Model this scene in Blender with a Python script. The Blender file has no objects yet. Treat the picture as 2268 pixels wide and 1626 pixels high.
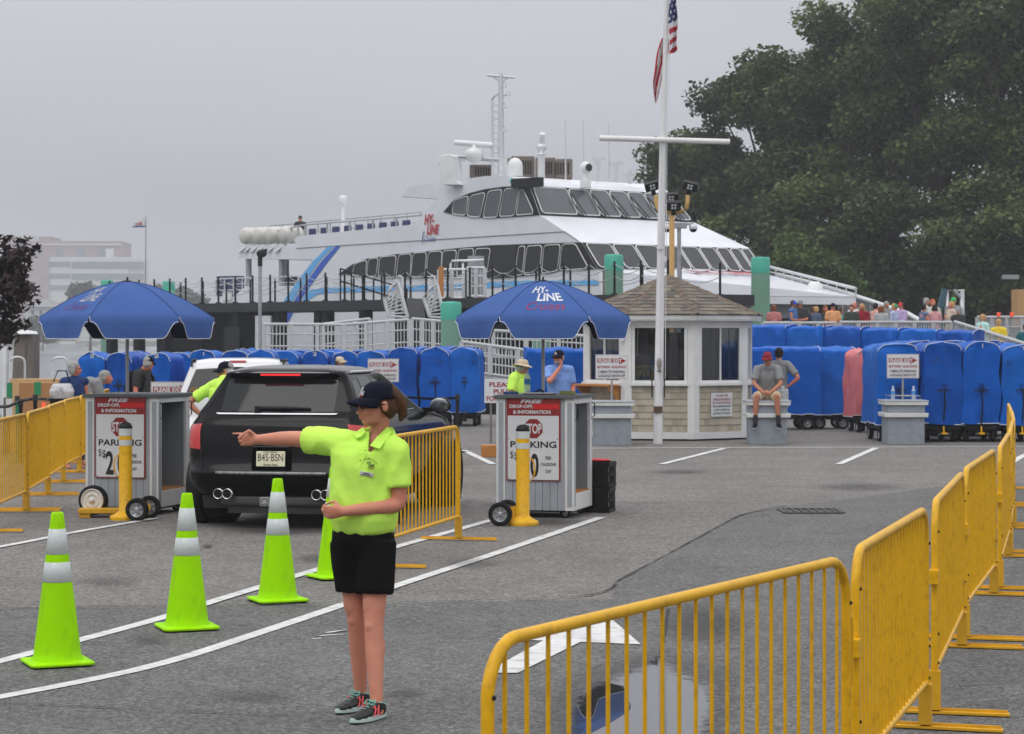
import bpy, bmesh, math, random
import numpy as np
from mathutils import Vector, Matrix, noise as mnoise
R = math.radians
rng = random.Random(7)
nrg = np.random.default_rng(11)
scene = bpy.context.scene
COL = scene.collection
# ------------------------------------------------------------------ camera
F = 5000.0; HC = 1.95; HX = 1134.0; HY = 750.0      # focal length and eye level in units of a 2268 px wide frame
cam_d = bpy.data.cameras.new('camera'); cam = bpy.data.objects.new('camera', cam_d); COL.objects.link(cam)
cam.location = (0, 0, HC); cam.rotation_euler = (R(90), 0, 0)
cam_d.sensor_width = 36.0; cam_d.lens = 36.0 * F / 2268.0
cam_d.shift_y = -(813.0 - HY) / 2268.0
cam_d.clip_start = 0.1; cam_d.clip_end = 6000
cam_d.dof.use_dof = True; cam_d.dof.focus_distance = 15.0; cam_d.dof.aperture_fstop = 11.0
scene.camera = cam
# ------------------------------------------------------------------ sky, sun, exposure
w = bpy.data.worlds.new('World'); scene.world = w; w.use_nodes = True
nt = w.node_tree; nt.nodes.clear()
out = nt.nodes.new('ShaderNodeOutputWorld'); bg = nt.nodes.new('ShaderNodeBackground')
sky = nt.nodes.new('ShaderNodeTexSky'); sky.sky_type = 'NISHITA'; sky.sun_disc = False
sky.sun_elevation = R(58); sky.sun_rotation = R(-25); sky.dust_density = 6.0; sky.air_density = 1.6
hsv = nt.nodes.new('ShaderNodeHueSaturation'); hsv.inputs['Saturation'].default_value = 0.12
geo = nt.nodes.new('ShaderNodeTexCoord'); sep = nt.nodes.new('ShaderNodeSeparateXYZ')
cloud = nt.nodes.new('ShaderNodeTexNoise'); cloud.inputs['Scale'].default_value = 3.2; cloud.inputs['Detail'].default_value = 4
mapn = nt.nodes.new('ShaderNodeMapping'); mapn.inputs['Scale'].default_value = (1, 1, 4)
addn = nt.nodes.new('ShaderNodeMath'); addn.operation = 'MULTIPLY_ADD'
addn.inputs[1].default_value = 0.085; 
ramp = nt.nodes.new('ShaderNodeValToRGB')
els = ramp.color_ramp.elements
els[0].position = 0.0; els[0].color = (3.2, 3.3, 3.52, 1)
els[1].position = 1.0; els[1].color = (12.5, 12.7, 13.2, 1)
for p, c in ((0.03, (3.55, 3.67, 3.92)), (0.09, (4.6, 4.72, 5.1)), (0.16, (5.4, 5.5, 5.95)), (0.4, (10.2, 10.4, 11.0))):
    e = els.new(p); e.color = (*c, 1)
mx = nt.nodes.new('ShaderNodeMixRGB'); mx.inputs[0].default_value = 0.88
nt.links.new(geo.outputs['Generated'], sep.inputs[0]); nt.links.new(geo.outputs['Generated'], mapn.inputs[0])
nt.links.new(mapn.outputs[0], cloud.inputs['Vector'])
nt.links.new(cloud.outputs['Fac'], addn.inputs[0])
sub = nt.nodes.new('ShaderNodeMath'); sub.operation = 'ADD'; sub.inputs[1].default_value = -0.042
nt.links.new(sep.outputs['Z'], sub.inputs[0]); nt.links.new(sub.outputs[0], addn.inputs[2])
nt.links.new(addn.outputs[0], ramp.inputs[0])
nt.links.new(sky.outputs[0], hsv.inputs['Color']); nt.links.new(hsv.outputs[0], mx.inputs[1]); nt.links.new(ramp.outputs[0], mx.inputs[2])
nt.links.new(mx.outputs[0], bg.inputs['Color']); bg.inputs['Strength'].default_value = 0.1
nt.links.new(bg.outputs[0], out.inputs['Surface'])
sun_d = bpy.data.lights.new('sun', 'SUN'); sun = bpy.data.objects.new('sun', sun_d); COL.objects.link(sun)
sun_d.energy = 0.85; sun_d.angle = R(40); sun_d.color = (1.0, 0.97, 0.93)
sun.rotation_euler = (R(32), 0, R(-25))
scene.view_settings.view_transform = 'Standard'; scene.view_settings.look = 'None'
scene.view_settings.exposure = 0.14; scene.view_settings.gamma = 1.0
scene.cycles.use_denoising = True
scene.cycles.max_bounces = 8; scene.cycles.volume_bounces = 1
scene.cycles.volume_step_rate = 4; scene.cycles.volume_max_steps = 64

# ------------------------------------------------------------------ picture units -> metres
def U(x, y, d):
    return Vector(((x - HX) / F * d, d, HC + (HY - y) / F * d))
def G(x, y, z=0.0):
    d = (HC - z) * F / (y - HY)
    return Vector(((x - HX) / F * d, d, z))
def srgb(r, g, b):
    def f(c):
        c /= 255.0
        return c / 12.92 if c <= 0.04045 else ((c + 0.055) / 1.055) ** 2.4
    return (f(r), f(g), f(b))

# ------------------------------------------------------------------ materials
MATS = {}
def mat(name, col, rough=0.6, metal=0.0, vary=0.12, scale=3.0, bump=0.0, bscale=40.0, spec=0.5, coat=0.0, stretch=None, trans=0.0, alpha=1.0, detail=5, dark=None, dscale=0.6, damt=0.0):
    if name in MATS: return MATS[name]
    m = bpy.data.materials.new(name); m.use_nodes = True
    n = m.node_tree.nodes; l = m.node_tree.links
    b = n['Principled BSDF']
    b.inputs['Roughness'].default_value = rough; b.inputs['Metallic'].default_value = metal
    b.inputs['Specular IOR Level'].default_value = spec
    b.inputs['Coat Weight'].default_value = coat; b.inputs['Coat Roughness'].default_value = 0.06
    b.inputs['Transmission Weight'].default_value = trans
    b.inputs['Alpha'].default_value = alpha
    tc = n.new('ShaderNodeTexCoord'); mp = n.new('ShaderNodeMapping')
    if stretch: mp.inputs['Scale'].default_value = stretch
    l.new(tc.outputs['Object'], mp.inputs[0])
    no = n.new('ShaderNodeTexNoise'); no.inputs['Scale'].default_value = scale; no.inputs['Detail'].default_value = detail
    l.new(mp.outputs[0], no.inputs['Vector'])
    mr = n.new('ShaderNodeMapRange'); mr.inputs[1].default_value = 0.25; mr.inputs[2].default_value = 0.75
    mr.inputs[3].default_value = 1 - vary; mr.inputs[4].default_value = 1 + vary
    l.new(no.outputs['Fac'], mr.inputs[0])
    mu = n.new('ShaderNodeMixRGB'); mu.blend_type = 'MULTIPLY'; mu.inputs[0].default_value = 1
    mu.inputs[1].default_value = (*col, 1); l.new(mr.outputs[0], mu.inputs[2])
    last = mu.outputs[0]
    if damt > 0:                                   # patches of dirt or wear with a shape of their own
        n2 = n.new('ShaderNodeTexNoise'); n2.inputs['Scale'].default_value = dscale; n2.inputs['Detail'].default_value = 8
        n2.inputs['Roughness'].default_value = 0.65
        l.new(mp.outputs[0], n2.inputs['Vector'])
        m2 = n.new('ShaderNodeMapRange'); m2.inputs[1].default_value = 0.5; m2.inputs[2].default_value = 0.72
        m2.inputs[3].default_value = 0; m2.inputs[4].default_value = damt
        l.new(n2.outputs['Fac'], m2.inputs[0])
        mm = n.new('ShaderNodeMixRGB'); l.new(m2.outputs[0], mm.inputs[0]); l.new(last, mm.inputs[1])
        mm.inputs[2].default_value = (*(dark or tuple(c * 0.5 for c in col)), 1); last = mm.outputs[0]
    l.new(last, b.inputs['Base Color'])
    if bump > 0:
        nb = n.new('ShaderNodeTexNoise'); nb.inputs['Scale'].default_value = bscale; nb.inputs['Detail'].default_value = 6
        l.new(mp.outputs[0], nb.inputs['Vector'])
        bp = n.new('ShaderNodeBump'); bp.inputs['Strength'].default_value = bump; bp.inputs['Distance'].default_value = 0.02
        l.new(nb.outputs['Fac'], bp.inputs['Height']); l.new(bp.outputs[0], b.inputs['Normal'])
    MATS[name] = m
    return m

# ------------------------------------------------------------------ mesh builder
class MB:
    def __init__(self): self.v = []; self.f = []; self.mi = []; self.sm = []
    def add(self, vs, fs, mi=0, smooth=False, T=None):
        o = len(self.v)
        if T is not None: vs = [T @ Vector(p) for p in vs]
        self.v += [tuple(p) for p in vs]
        for f in fs: self.f.append(tuple(i + o for i in f)); self.mi.append(mi); self.sm.append(smooth)
        return self
    def box(self, c, s, mi=0, T=None, rz=0.0, rx=0.0, ry=0.0):
        x, y, z = s[0] / 2, s[1] / 2, s[2] / 2
        M = Matrix.Translation(c) @ Matrix.Rotation(rz, 4, 'Z') @ Matrix.Rotation(ry, 4, 'Y') @ Matrix.Rotation(rx, 4, 'X')
        vs = [M @ Vector(p) for p in ((-x, -y, -z), (x, -y, -z), (x, y, -z), (-x, y, -z), (-x, -y, z), (x, -y, z), (x, y, z), (-x, y, z))]
        return self.add(vs, [(0, 3, 2, 1), (4, 5, 6, 7), (0, 1, 5, 4), (1, 2, 6, 5), (2, 3, 7, 6), (3, 0, 4, 7)], mi, False, T)
    def tube(self, pts, rad, n=10, mi=0, T=None, cap=True, ref=None, smooth=True, close=False):
        pts = [Vector(p) for p in pts]; k = len(pts)
        if not isinstance(rad, (list, tuple)): rad = [rad] * k
        vs, fs = [], []
        for i, p in enumerate(pts):
            if close: t = pts[(i + 1) % k] - pts[i - 1]
            else: t = pts[min(i + 1, k - 1)] - pts[max(i - 1, 0)]
            if t.length < 1e-9: t = Vector((0, 0, 1))
            t.normalize()
            r = Vector(ref) if ref else (Vector((0, 0, 1)) if abs(t.z) < 0.9 else Vector((1, 0, 0)))
            a = t.cross(r); 
            if a.length < 1e-6: a = t.cross(Vector((0.3, 1, 0)))
            a.normalize(); b = t.cross(a).normalized()
            ra, rb = rad[i] if isinstance(rad[i], (tuple, list)) else (rad[i], rad[i])
            for j in range(n):
                an = 2 * math.pi * j / n
                vs.append(p + a * (math.cos(an) * ra) + b * (math.sin(an) * rb))
        for i in range(k if close else k - 1):
            i2 = (i + 1) % k
            for j in range(n):
                fs.append((i * n + j, i2 * n + j, i2 * n + (j + 1) % n, i * n + (j + 1) % n))
        self.add(vs, fs, mi, smooth, T)
        if cap and not close:
            self.add(vs[:n], [tuple(range(n))], mi, False, T)
            self.add(vs[(k - 1) * n:], [tuple(reversed(range(n)))], mi, False, T)
        return self
    def lathe(self, prof, c=(0, 0, 0), n=20, mi=0, T=None, smooth=True, sx=1.0, sy=1.0):
        c = Vector(c); k = len(prof); vs, fs = [], []
        for r, z in prof:
            for j in range(n):
                a = 2 * math.pi * j / n
                vs.append(c + Vector((r * sx * math.cos(a), r * sy * math.sin(a), z)))
        for i in range(k - 1):
            for j in range(n):
                fs.append((i * n + j, i * n + (j + 1) % n, (i + 1) * n + (j + 1) % n, (i + 1) * n + j))
        self.add(vs, fs, mi, smooth, T)
        if prof[0] == prof[-1]: return self
        if prof[0][0] > 1e-5: self.add(vs[:n], [tuple(reversed(range(n)))], mi, False, T)
        if prof[-1][0] > 1e-5: self.add(vs[-n:], [tuple(range(n))], mi, False, T)
        return self
    def ball(self, c, r, mi=0, T=None, n=14, m=9, rot=None):
        if not isinstance(r, (tuple, list)): r = (r, r, r)
        M = Matrix.Translation(c) @ (rot or Matrix.Identity(4))
        vs, fs = [], []
        for i in range(m + 1):
            th = math.pi * i / m
            for j in range(n):
                a = 2 * math.pi * j / n
                vs.append(M @ Vector((r[0] * math.sin(th) * math.cos(a), r[1] * math.sin(th) * math.sin(a), r[2] * math.cos(th))))
        for i in range(m):
            for j in range(n):
                fs.append((i * n + j, (i + 1) * n + j, (i + 1) * n + (j + 1) % n, i * n + (j + 1) % n))
        return self.add(vs, fs, mi, True, T)
    def loft(self, rings, mi=0, T=None, smooth=True, closed=True, cap=True):
        n = len(rings[0]); k = len(rings); vs = [p for r in rings for p in r]; fs = []
        for i in range(k - 1):
            for j in range(n if closed else n - 1):
                fs.append((i * n + j, i * n + (j + 1) % n, (i + 1) * n + (j + 1) % n, (i + 1) * n + j))
        self.add(vs, fs, mi, smooth, T)
        if cap and closed:
            self.add(rings[0], [tuple(reversed(range(n)))], mi, False, T)
            self.add(rings[-1], [tuple(range(n))], mi, False, T)
        return self
    def prism(self, poly, ex, mi=0, T=None, side=None):
        # poly: list of 3-D points in one plane, ex: extrusion vector
        ex = Vector(ex); n = len(poly); a = [Vector(p) for p in poly]; b = [p + ex for p in a]
        nm = Vector((0, 0, 0))
        for i in range(n): nm += a[i].cross(a[(i + 1) % n])
        flip = nm.dot(ex) > 0
        fa = tuple(range(n)); fb = tuple(range(n, 2 * n))
        fs = [tuple(reversed(fa)) if flip else fa, fb if flip else tuple(reversed(fb))]
        self.add(a + b, fs, mi, False, T)
        sf = []
        for i in range(n):
            q = (i, (i + 1) % n, n + (i + 1) % n, n + i)
            sf.append(q if flip else tuple(reversed(q)))
        return self.add(a + b, sf, mi if side is None else side, False, T)
    def build(self, name, mats, parent=None, bevel=0.0, T=None, subd=0, weld=False, solid=0.0):
        me = bpy.data.meshes.new(name)
        v = self.v if T is None else [tuple(T @ Vector(p)) for p in self.v]
        me.from_pydata(v, [], self.f)
        if not isinstance(mats, (list, tuple)): mats = [mats]
        for m in mats: me.materials.append(m)
        me.polygons.foreach_set('material_index', self.mi); me.polygons.foreach_set('use_smooth', self.sm)
        me.update()
        o = bpy.data.objects.new(name, me); COL.objects.link(o)
        if weld or subd or bevel:
            bm = bmesh.new(); bm.from_mesh(me); bmesh.ops.remove_doubles(bm, verts=bm.verts, dist=1e-5); bm.to_mesh(me); bm.free()
        if bevel:
            b = o.modifiers.new('b', 'BEVEL'); b.width = bevel; b.segments = 2; b.limit_method = 'ANGLE'; b.angle_limit = R(35)
        if solid:
            b = o.modifiers.new('s', 'SOLIDIFY'); b.thickness = solid
        if subd:
            b = o.modifiers.new('u', 'SUBSURF'); b.levels = subd; b.render_levels = subd
        if parent: o.parent = parent
        return o

def tag(o, label=None, cat=None, group=None, kind=None):
    if label: o['label'] = label
    if cat: o['category'] = cat
    if group: o['group'] = group
    if kind: o['kind'] = kind
    return o
def thing(name, label, cat, loc=(0, 0, 0), rz=0.0, group=None):
    o = bpy.data.objects.new(name, None); COL.objects.link(o); o.empty_display_size = 0.2
    o.location = loc; o.rotation_euler = (0, 0, rz)
    return tag(o, label, cat, group)
def copy_tree(o, parent=None):
    c = o.copy(); COL.objects.link(c)
    if parent is not None: c.parent = parent
    for ch in list(o.children): copy_tree(ch, c)
    return c
def clone(root, loc, rz, label, group=None):
    c = copy_tree(root); c.location = loc; c.rotation_euler = (0, 0, rz); c['label'] = label
    if group: c['group'] = group
    return c
def frame(o, ux, uy):
    ux = Vector(ux).normalized(); uy = Vector(uy).normalized(); uz = ux.cross(uy)
    M = Matrix((ux, uy, uz)).transposed().to_4x4(); M.translation = Vector(o)
    return M
_tc = {}
def text_geo(body, shear=0.0, bold=0.0, ext=0.0):
    k = (body, shear, bold)
    if k in _tc: return _tc[k]
    cu = bpy.data.curves.new('t', 'FONT'); cu.body = body; cu.shear = shear; cu.offset = bold; cu.resolution_u = 3; cu.size = 1
    o = bpy.data.objects.new('t', cu); COL.objects.link(o)
    dg = bpy.context.evaluated_depsgraph_get(); me = o.evaluated_get(dg).to_mesh()
    vs = [v.co.copy() for v in me.vertices]; fs = [tuple(p.vertices) for p in me.polygons]
    o.evaluated_get(dg).to_mesh_clear()
    bpy.data.objects.remove(o); bpy.data.curves.remove(cu)
    if not vs: vs = [Vector()]; fs = []
    x0 = min(v.x for v in vs); x1 = max(v.x for v in vs); y0 = min(v.y for v in vs); y1 = max(v.y for v in vs)
    _tc[k] = (vs, fs, x0, x1, y0, y1)
    return _tc[k]
def put_text(mb, M, body, cx, cy, w_, h_, mi=0, z=0.003, shear=0.0, bold=0.01, curve=None):
    # writing fitted to a w x h box centred on (cx, cy) of the plane M
    vs, fs, x0, x1, y0, y1 = text_geo(body, shear, bold)
    sx = w_ / max(x1 - x0, 1e-6); sy = h_ / max(y1 - y0, 1e-6)
    ps = []
    for v in vs:
        x = (v.x - (x0 + x1) / 2) * sx + cx; y = (v.y - (y0 + y1) / 2) * sy + cy
        ps.append((x, y, z) if curve is None else curve(x, y, z))
    mb.add(ps, fs, mi, False, M)
def rect(mb, M, x0, y0, x1, y1, mi=0, z=0.002):
    mb.add([(x0, y0, z), (x1, y0, z), (x1, y1, z), (x0, y1, z)], [(0, 1, 2, 3)], mi, False, M)
def poly2(mb, M, pts, mi=0, z=0.002):
    mb.add([(x, y, z) for x, y in pts], [tuple(range(len(pts)))], mi, False, M)
def remesh(mb, name, m, vox, parent=None, smooth=6, mats=None):
    """fuse the shapes of mb into one continuous skin"""
    o = mb.build(name, m, None)
    r = o.modifiers.new('r', 'REMESH'); r.mode = 'VOXEL'; r.voxel_size = vox; r.use_smooth_shade = True
    s = o.modifiers.new('s', 'SMOOTH'); s.factor = 0.5; s.iterations = smooth
    dg = bpy.context.evaluated_depsgraph_get(); dg.update()
    me = bpy.data.meshes.new_from_object(o.evaluated_get(dg))
    o.modifiers.clear(); old = o.data; o.data = me; bpy.data.meshes.remove(old); me.name = name
    if not me.materials: me.materials.append(m)
    me.polygons.foreach_set('use_smooth', [True] * len(me.polygons))
    if parent: o.parent = parent
    return o
def rot(M, a, ax='Z'): return M @ Matrix.Rotation(a, 4, ax)
def TR(x, y, z, rz=0.0): return Matrix.Translation((x, y, z)) @ Matrix.Rotation(rz, 4, 'Z')
LANE = R(-15.0)     # the lanes run 15 degrees to the right of the view axis
# ------------------------------------------------------------------ palette
M_white = mat('white_paint', (0.74, 0.74, 0.74), 0.45, vary=0.06, scale=2, dark=(0.45, 0.44, 0.41), damt=0.35, dscale=1.6)
M_trim = mat('white_trim', (0.72, 0.72, 0.71), 0.55, vary=0.06, scale=3, dark=(0.42, 0.40, 0.36), damt=0.35, dscale=2.5)
M_grey = mat('grey_paint', (0.34, 0.365, 0.395), 0.55, vary=0.10, scale=4, dark=(0.2, 0.2, 0.2), damt=0.25, dscale=3)
M_greyd = mat('slate_paint', (0.10, 0.115, 0.125), 0.6, vary=0.15, scale=4)
M_metal = mat('galvanised_metal', (0.42, 0.43, 0.44), 0.42, 0.7, vary=0.12, scale=8)
M_alu = mat('aluminium', (0.62, 0.63, 0.64), 0.4, 0.35, vary=0.1, scale=5)
M_chrome = mat('chrome', (0.75, 0.75, 0.76), 0.12, 1.0, vary=0.02)
M_black = mat('black_plastic', (0.007, 0.007, 0.0075), 0.5, vary=0.2, scale=10, spec=.25)
M_rubber = mat('tyre_rubber', (0.010, 0.010, 0.0105), 0.8, vary=0.25, spec=.2, scale=20, bump=0.15, bscale=90)
M_dark = mat('dark_steel', (0.012, 0.0125, 0.0135), 0.6, vary=0.2, scale=4, spec=.2)
M_yel = mat('yellow_paint', (0.74, 0.40, 0.004), 0.42, vary=0.07, scale=6, coat=0.04, spec=0.3, dark=srgb(135, 90, 22), damt=0.42, dscale=16)
M_yelw = mat('worn_yellow_paint', (0.68, 0.36, 0.006), 0.5, vary=0.1, scale=6, dark=srgb(120, 90, 30), damt=0.4, dscale=5)
M_lime = mat('lime_vinyl', (0.345, 0.76, 0.0), 0.55, spec=0.06, vary=0.06, scale=5, dark=(0.15, 0.29, 0.02), damt=0.42, dscale=7, stretch=(1, 1, .55))
M_refl = mat('reflective_sheeting', (0.56, 0.60, 0.59), 0.35, vary=0.08, scale=60, spec=0.7)
M_blue = mat('blue_tarpaulin', (0.001, 0.088, 0.43), 0.45, spec=.1, vary=0.10, scale=2.5, bump=1.0, bscale=5, dark=(0.004, 0.08, 0.38), damt=0.5, dscale=1.5)
M_canvas = mat('blue_canvas', srgb(66, 94, 152), 0.9, spec=.1, vary=0.08, scale=4, bump=0.25, bscale=30)
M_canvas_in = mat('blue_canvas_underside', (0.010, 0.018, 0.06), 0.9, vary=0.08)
M_piping = mat('white_piping', (0.7, 0.7, 0.72), 0.6, vary=0.04)
M_red = mat('sign_red', srgb(140, 30, 28), 0.45, vary=0.06, scale=6)
M_bright_red = mat('bright_red', srgb(205, 20, 24), 0.45, vary=0.05)
M_sign = mat('sign_white', (0.66, 0.67, 0.68), 0.4, vary=0.04, scale=5)
M_ink = mat('sign_black', (0.010, 0.010, 0.011), 0.5, vary=0.1)
M_glass_dark = mat('dark_window_glass', (0.012, 0.014, 0.016), 0.06, vary=0.2, spec=0.7)
M_teal = mat('teal_sleeve', srgb(58, 165, 142), 0.5, vary=0.08, scale=1.5, dark=srgb(90, 150, 125), damt=0.3, dscale=1)
M_tealg = mat('weathered_teal_pile', srgb(110, 152, 132), 0.65, vary=0.1, scale=2, dark=srgb(130, 150, 128), damt=0.4, dscale=1.0, stretch=(1, 1, 0.4))
M_wood = mat('weathered_wood', (0.16, 0.14, 0.12), 0.85, vary=0.3, scale=4, stretch=(6, 6, 0.5), bump=0.3, bscale=12)
M_pine = mat('stained_pine', srgb(178, 116, 50), 0.55, vary=0.2, scale=3, stretch=(1, 8, 8))
M_box = mat('cardboard', srgb(165, 120, 78), 0.85, vary=0.08, scale=3)
M_orange = mat('orange_plastic', srgb(255, 80, 22), 0.5, vary=0.05)
M_conc = mat('painted_concrete', srgb(140, 147, 155), 0.75, vary=0.07, scale=3, bump=0.2, bscale=25, dark=srgb(95, 98, 102), damt=0.45, dscale=4)

# ------------------------------------------------------------------ ground
def asphalt(name, col, tint, cracks=True):
    m = bpy.data.materials.new(name); m.use_nodes = True
    n = m.node_tree.nodes; l = m.node_tree.links; b = n['Principled BSDF']
    b.inputs['Specular IOR Level'].default_value = 0.35
    tc = n.new('ShaderNodeTexCoord')
    def nz(sc, det=4, ro=0.5):
        x = n.new('ShaderNodeTexNoise'); x.inputs['Scale'].default_value = sc; x.inputs['Detail'].default_value = det; x.inputs['Roughness'].default_value = ro
        l.new(tc.outputs['Object'], x.inputs['Vector']); return x
    def rng_(src, a, c, lo, hi):
        r = n.new('ShaderNodeMapRange'); r.inputs[1].default_value = a; r.inputs[2].default_value = c; r.inputs[3].default_value = lo; r.inputs[4].default_value = hi
        l.new(src, r.inputs[0]); return r.outputs[0]
    def mix(f, a, c, bt='MIX'):
        x = n.new('ShaderNodeMixRGB'); x.blend_type = bt
        if isinstance(f, float): x.inputs[0].default_value = f
        else: l.new(f, x.inputs[0])
        for i, q in ((1, a), (2, c)):
            if isinstance(q, tuple): x.inputs[i].default_value = (*q, 1)
            else: l.new(q, x.inputs[i])
        return x.outputs[0]
    big = rng_(nz(0.28, 5, 0.6).outputs['Fac'], 0.35, 0.68, 0, 1)
    c = mix(big, col, tint)
    c = mix(1.0, c, rng_(nz(2.2, 6, 0.65).outputs['Fac'], 0.3, 0.7, 0.86, 1.12), 'MULTIPLY')
    vo = n.new('ShaderNodeTexVoronoi'); vo.inputs['Scale'].default_value = 95; l.new(tc.outputs['Object'], vo.inputs['Vector'])
    sp = n.new('ShaderNodeSeparateColor'); l.new(vo.outputs['Color'], sp.inputs[0])
    c = mix(1.0, c, rng_(sp.outputs[0], 0, 1, 0.5, 1.5), 'MULTIPLY')
    vo2 = n.new('ShaderNodeTexVoronoi'); vo2.inputs['Scale'].default_value = 38; l.new(tc.outputs['Object'], vo2.inputs['Vector'])
    sp2 = n.new('ShaderNodeSeparateColor'); l.new(vo2.outputs['Color'], sp2.inputs[0])
    c = mix(1.0, c, rng_(sp2.outputs[1], 0, 1, 0.68, 1.36), 'MULTIPLY')
    # oil spots and tyre scuffs
    st = rng_(nz(0.9, 3, 0.5).outputs['Fac'], 0.66, 0.74, 0, 0.38)
    c = mix(st, c, tuple(q * 0.45 for q in col))
    l.new(c, b.inputs['Base Color'])
    l.new(rng_(nz(0.5, 3).outputs['Fac'], 0.35, 0.7, 0.92, 0.72), b.inputs['Roughness'])
    bp = n.new('ShaderNodeBump'); bp.inputs['Strength'].default_value = 0.55; bp.inputs['Distance'].default_value = 0.006
    l.new(vo.outputs['Distance'], bp.inputs['Height']); l.new(bp.outputs[0], b.inputs['Normal'])
    return m
M_asph = asphalt('weathered_asphalt', (0.142, 0.132, 0.123), (0.182, 0.170, 0.157))
M_asph2 = asphalt('newer_asphalt', (0.102, 0.101, 0.098), (0.130, 0.128, 0.122))
mb = MB(); mb.add([(-60, -100, 0), (70, -100, 0), (70, 58, 0), (-60, 58, 0)], [(0, 1, 2, 3)])
mb.add([(-60, 58, 0), (70, 58, 0), (70, 58, -3), (-60, 58, -3)], [(0, 1, 2, 3)])
tag(mb.build('ground', M_asph), kind='structure')
pts = [(-2600, 1356), (0, 1350), (300, 1347), (724, 1340), (1028, 1333), (1200, 1331), (1356, 1327), (1362, 1306), (1367, 1290), (1500, 1218), (1646, 1138), (1740, 1122), (1860, 1108), (2100, 1076), (3400, 1040)]
mb = MB(); P = [G(x, y) for x, y in pts]
P = [(p.x, p.y, 0.004) for p in P] + [(30, -4, 0.004), (-30, -4, 0.004)]
mb.add(P, [tuple(reversed(range(len(P))))])
tag(mb.build('road_surface', M_asph2), kind='structure')

M_line = mat('road_paint', (0.62, 0.62, 0.61), 0.7, vary=0.12, scale=3, dark=(0.22, 0.21, 0.2), damt=0.75, dscale=9, bump=0.2, bscale=120)
def strip(pts, wid, name='road_marking', z=0.009, m=None, wob=0.0):
    P = [G(x, y) for x, y in pts]
    # resample smoothly
    Q = []
    for i in range(len(P) - 1):
        a, b_ = P[i], P[i + 1]; k = max(1, int((b_ - a).length / 0.25))
        for j in range(k): Q.append(a.lerp(b_, j / k))
    Q.append(P[-1])
    for _ in range(6):
        Q = [Q[0]] + [(Q[i - 1] + Q[i] * 2 + Q[i + 1]) / 4 for i in range(1, len(Q) - 1)] + [Q[-1]]
    vs, fs = [], []
    for i, q in enumerate(Q):
        t = (Q[min(i + 1, len(Q) - 1)] - Q[max(i - 1, 0)]).normalized(); s = Vector((-t.y, t.x, 0))
        wv = wid / 2 * (1 + wob * rng.uniform(-1, 1))
        for e in (1, -1):
            p = q + s * (e * wv); vs.append((p.x, p.y, z))
    for i in range(len(Q) - 1): fs.append((2 * i, 2 * i + 1, 2 * i + 3, 2 * i + 2))
    b_ = MB(); b_.add(vs, fs)
    return tag(b_.build(name, m or M_line), kind='structure')
strip([(-120, 1498), (0, 1468), (80, 1447), (180, 1418), (370, 1370), (455, 1338), (575, 1303), (655, 1277), (700, 1264), (880, 1212), (1090, 1153)], 0.11)
strip([(-150, 1575), (0, 1544), (143, 1522), (321, 1488), (464, 1441), (607, 1393), (757, 1343), (880, 1298), (1090, 1230), (1332, 1147)], 0.11)
strip([(-100, 1232), (0, 1212), (114, 1192), (150, 1182), (285, 1160), (345, 1149)], 0.10)
strip([(1302, 994), (1736, 992), (2300, 990)], 0.12)
strip([(1466, 1029), (1604, 994)], 0.12); strip([(1858, 1029), (1940, 993)], 0.12); strip([(1026, 998), (1092, 1029)], 0.12); strip([(2236, 1029), (2262, 1012), (2290, 1000)], 0.12)
# arrow
mb = MB()
def gp(l): return [(p.x, p.y, 0.0095) for p in (G(x, y) for x, y in l)]
mb.add(gp([(1102, 1429), (1227, 1465), (1356, 1392), (1419, 1430)][0:0] or [(1101, 1418), (1356, 1375), (1419, 1430)]), [(0, 2, 1)])
mb.add([(x, y, 0.0105) for x, y, z in gp([(1073, 1494), (1147, 1494), (1300, 1418), (1218, 1414)])], [(0, 1, 2, 3)])
tag(mb.build('road_marking', M_line), kind='structure')
for l_ in ([(706, 1411), (735, 1408), (764, 1407)], [(722, 1404), (752, 1399), (770, 1398)], [(690, 1418), (712, 1416)]): strip(l_, 0.022, wob=.9)
M_crack = mat('crack_fill', (0.022, 0.022, 0.022), 0.9, vary=0.3)
for pts, wd in (([(-100, 1352), (0, 1350), (300, 1347), (724, 1340), (1028, 1333), (1356, 1327), (1364, 1296)], 0.022), ([(1366, 1290), (1500, 1218), (1646, 1138), (1740, 1122)], 0.018),
                ([(1460, 1470), (1466, 1425), (1474, 1395), (1480, 1352)], 0.018), ([(1030, 1112), (1320, 1116), (1700, 1114)], 0.02),
                ([(1450, 1076), (1650, 1078), (1800, 1080)], 0.014), ([(700, 1412), (760, 1400), (806, 1392)], 0.01), ([(0, 1560), (240, 1572), (640, 1590)], 0.012)):
    strip(pts, wd, 'cracked_pavement', 0.0125, M_crack, 0.6)
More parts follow.
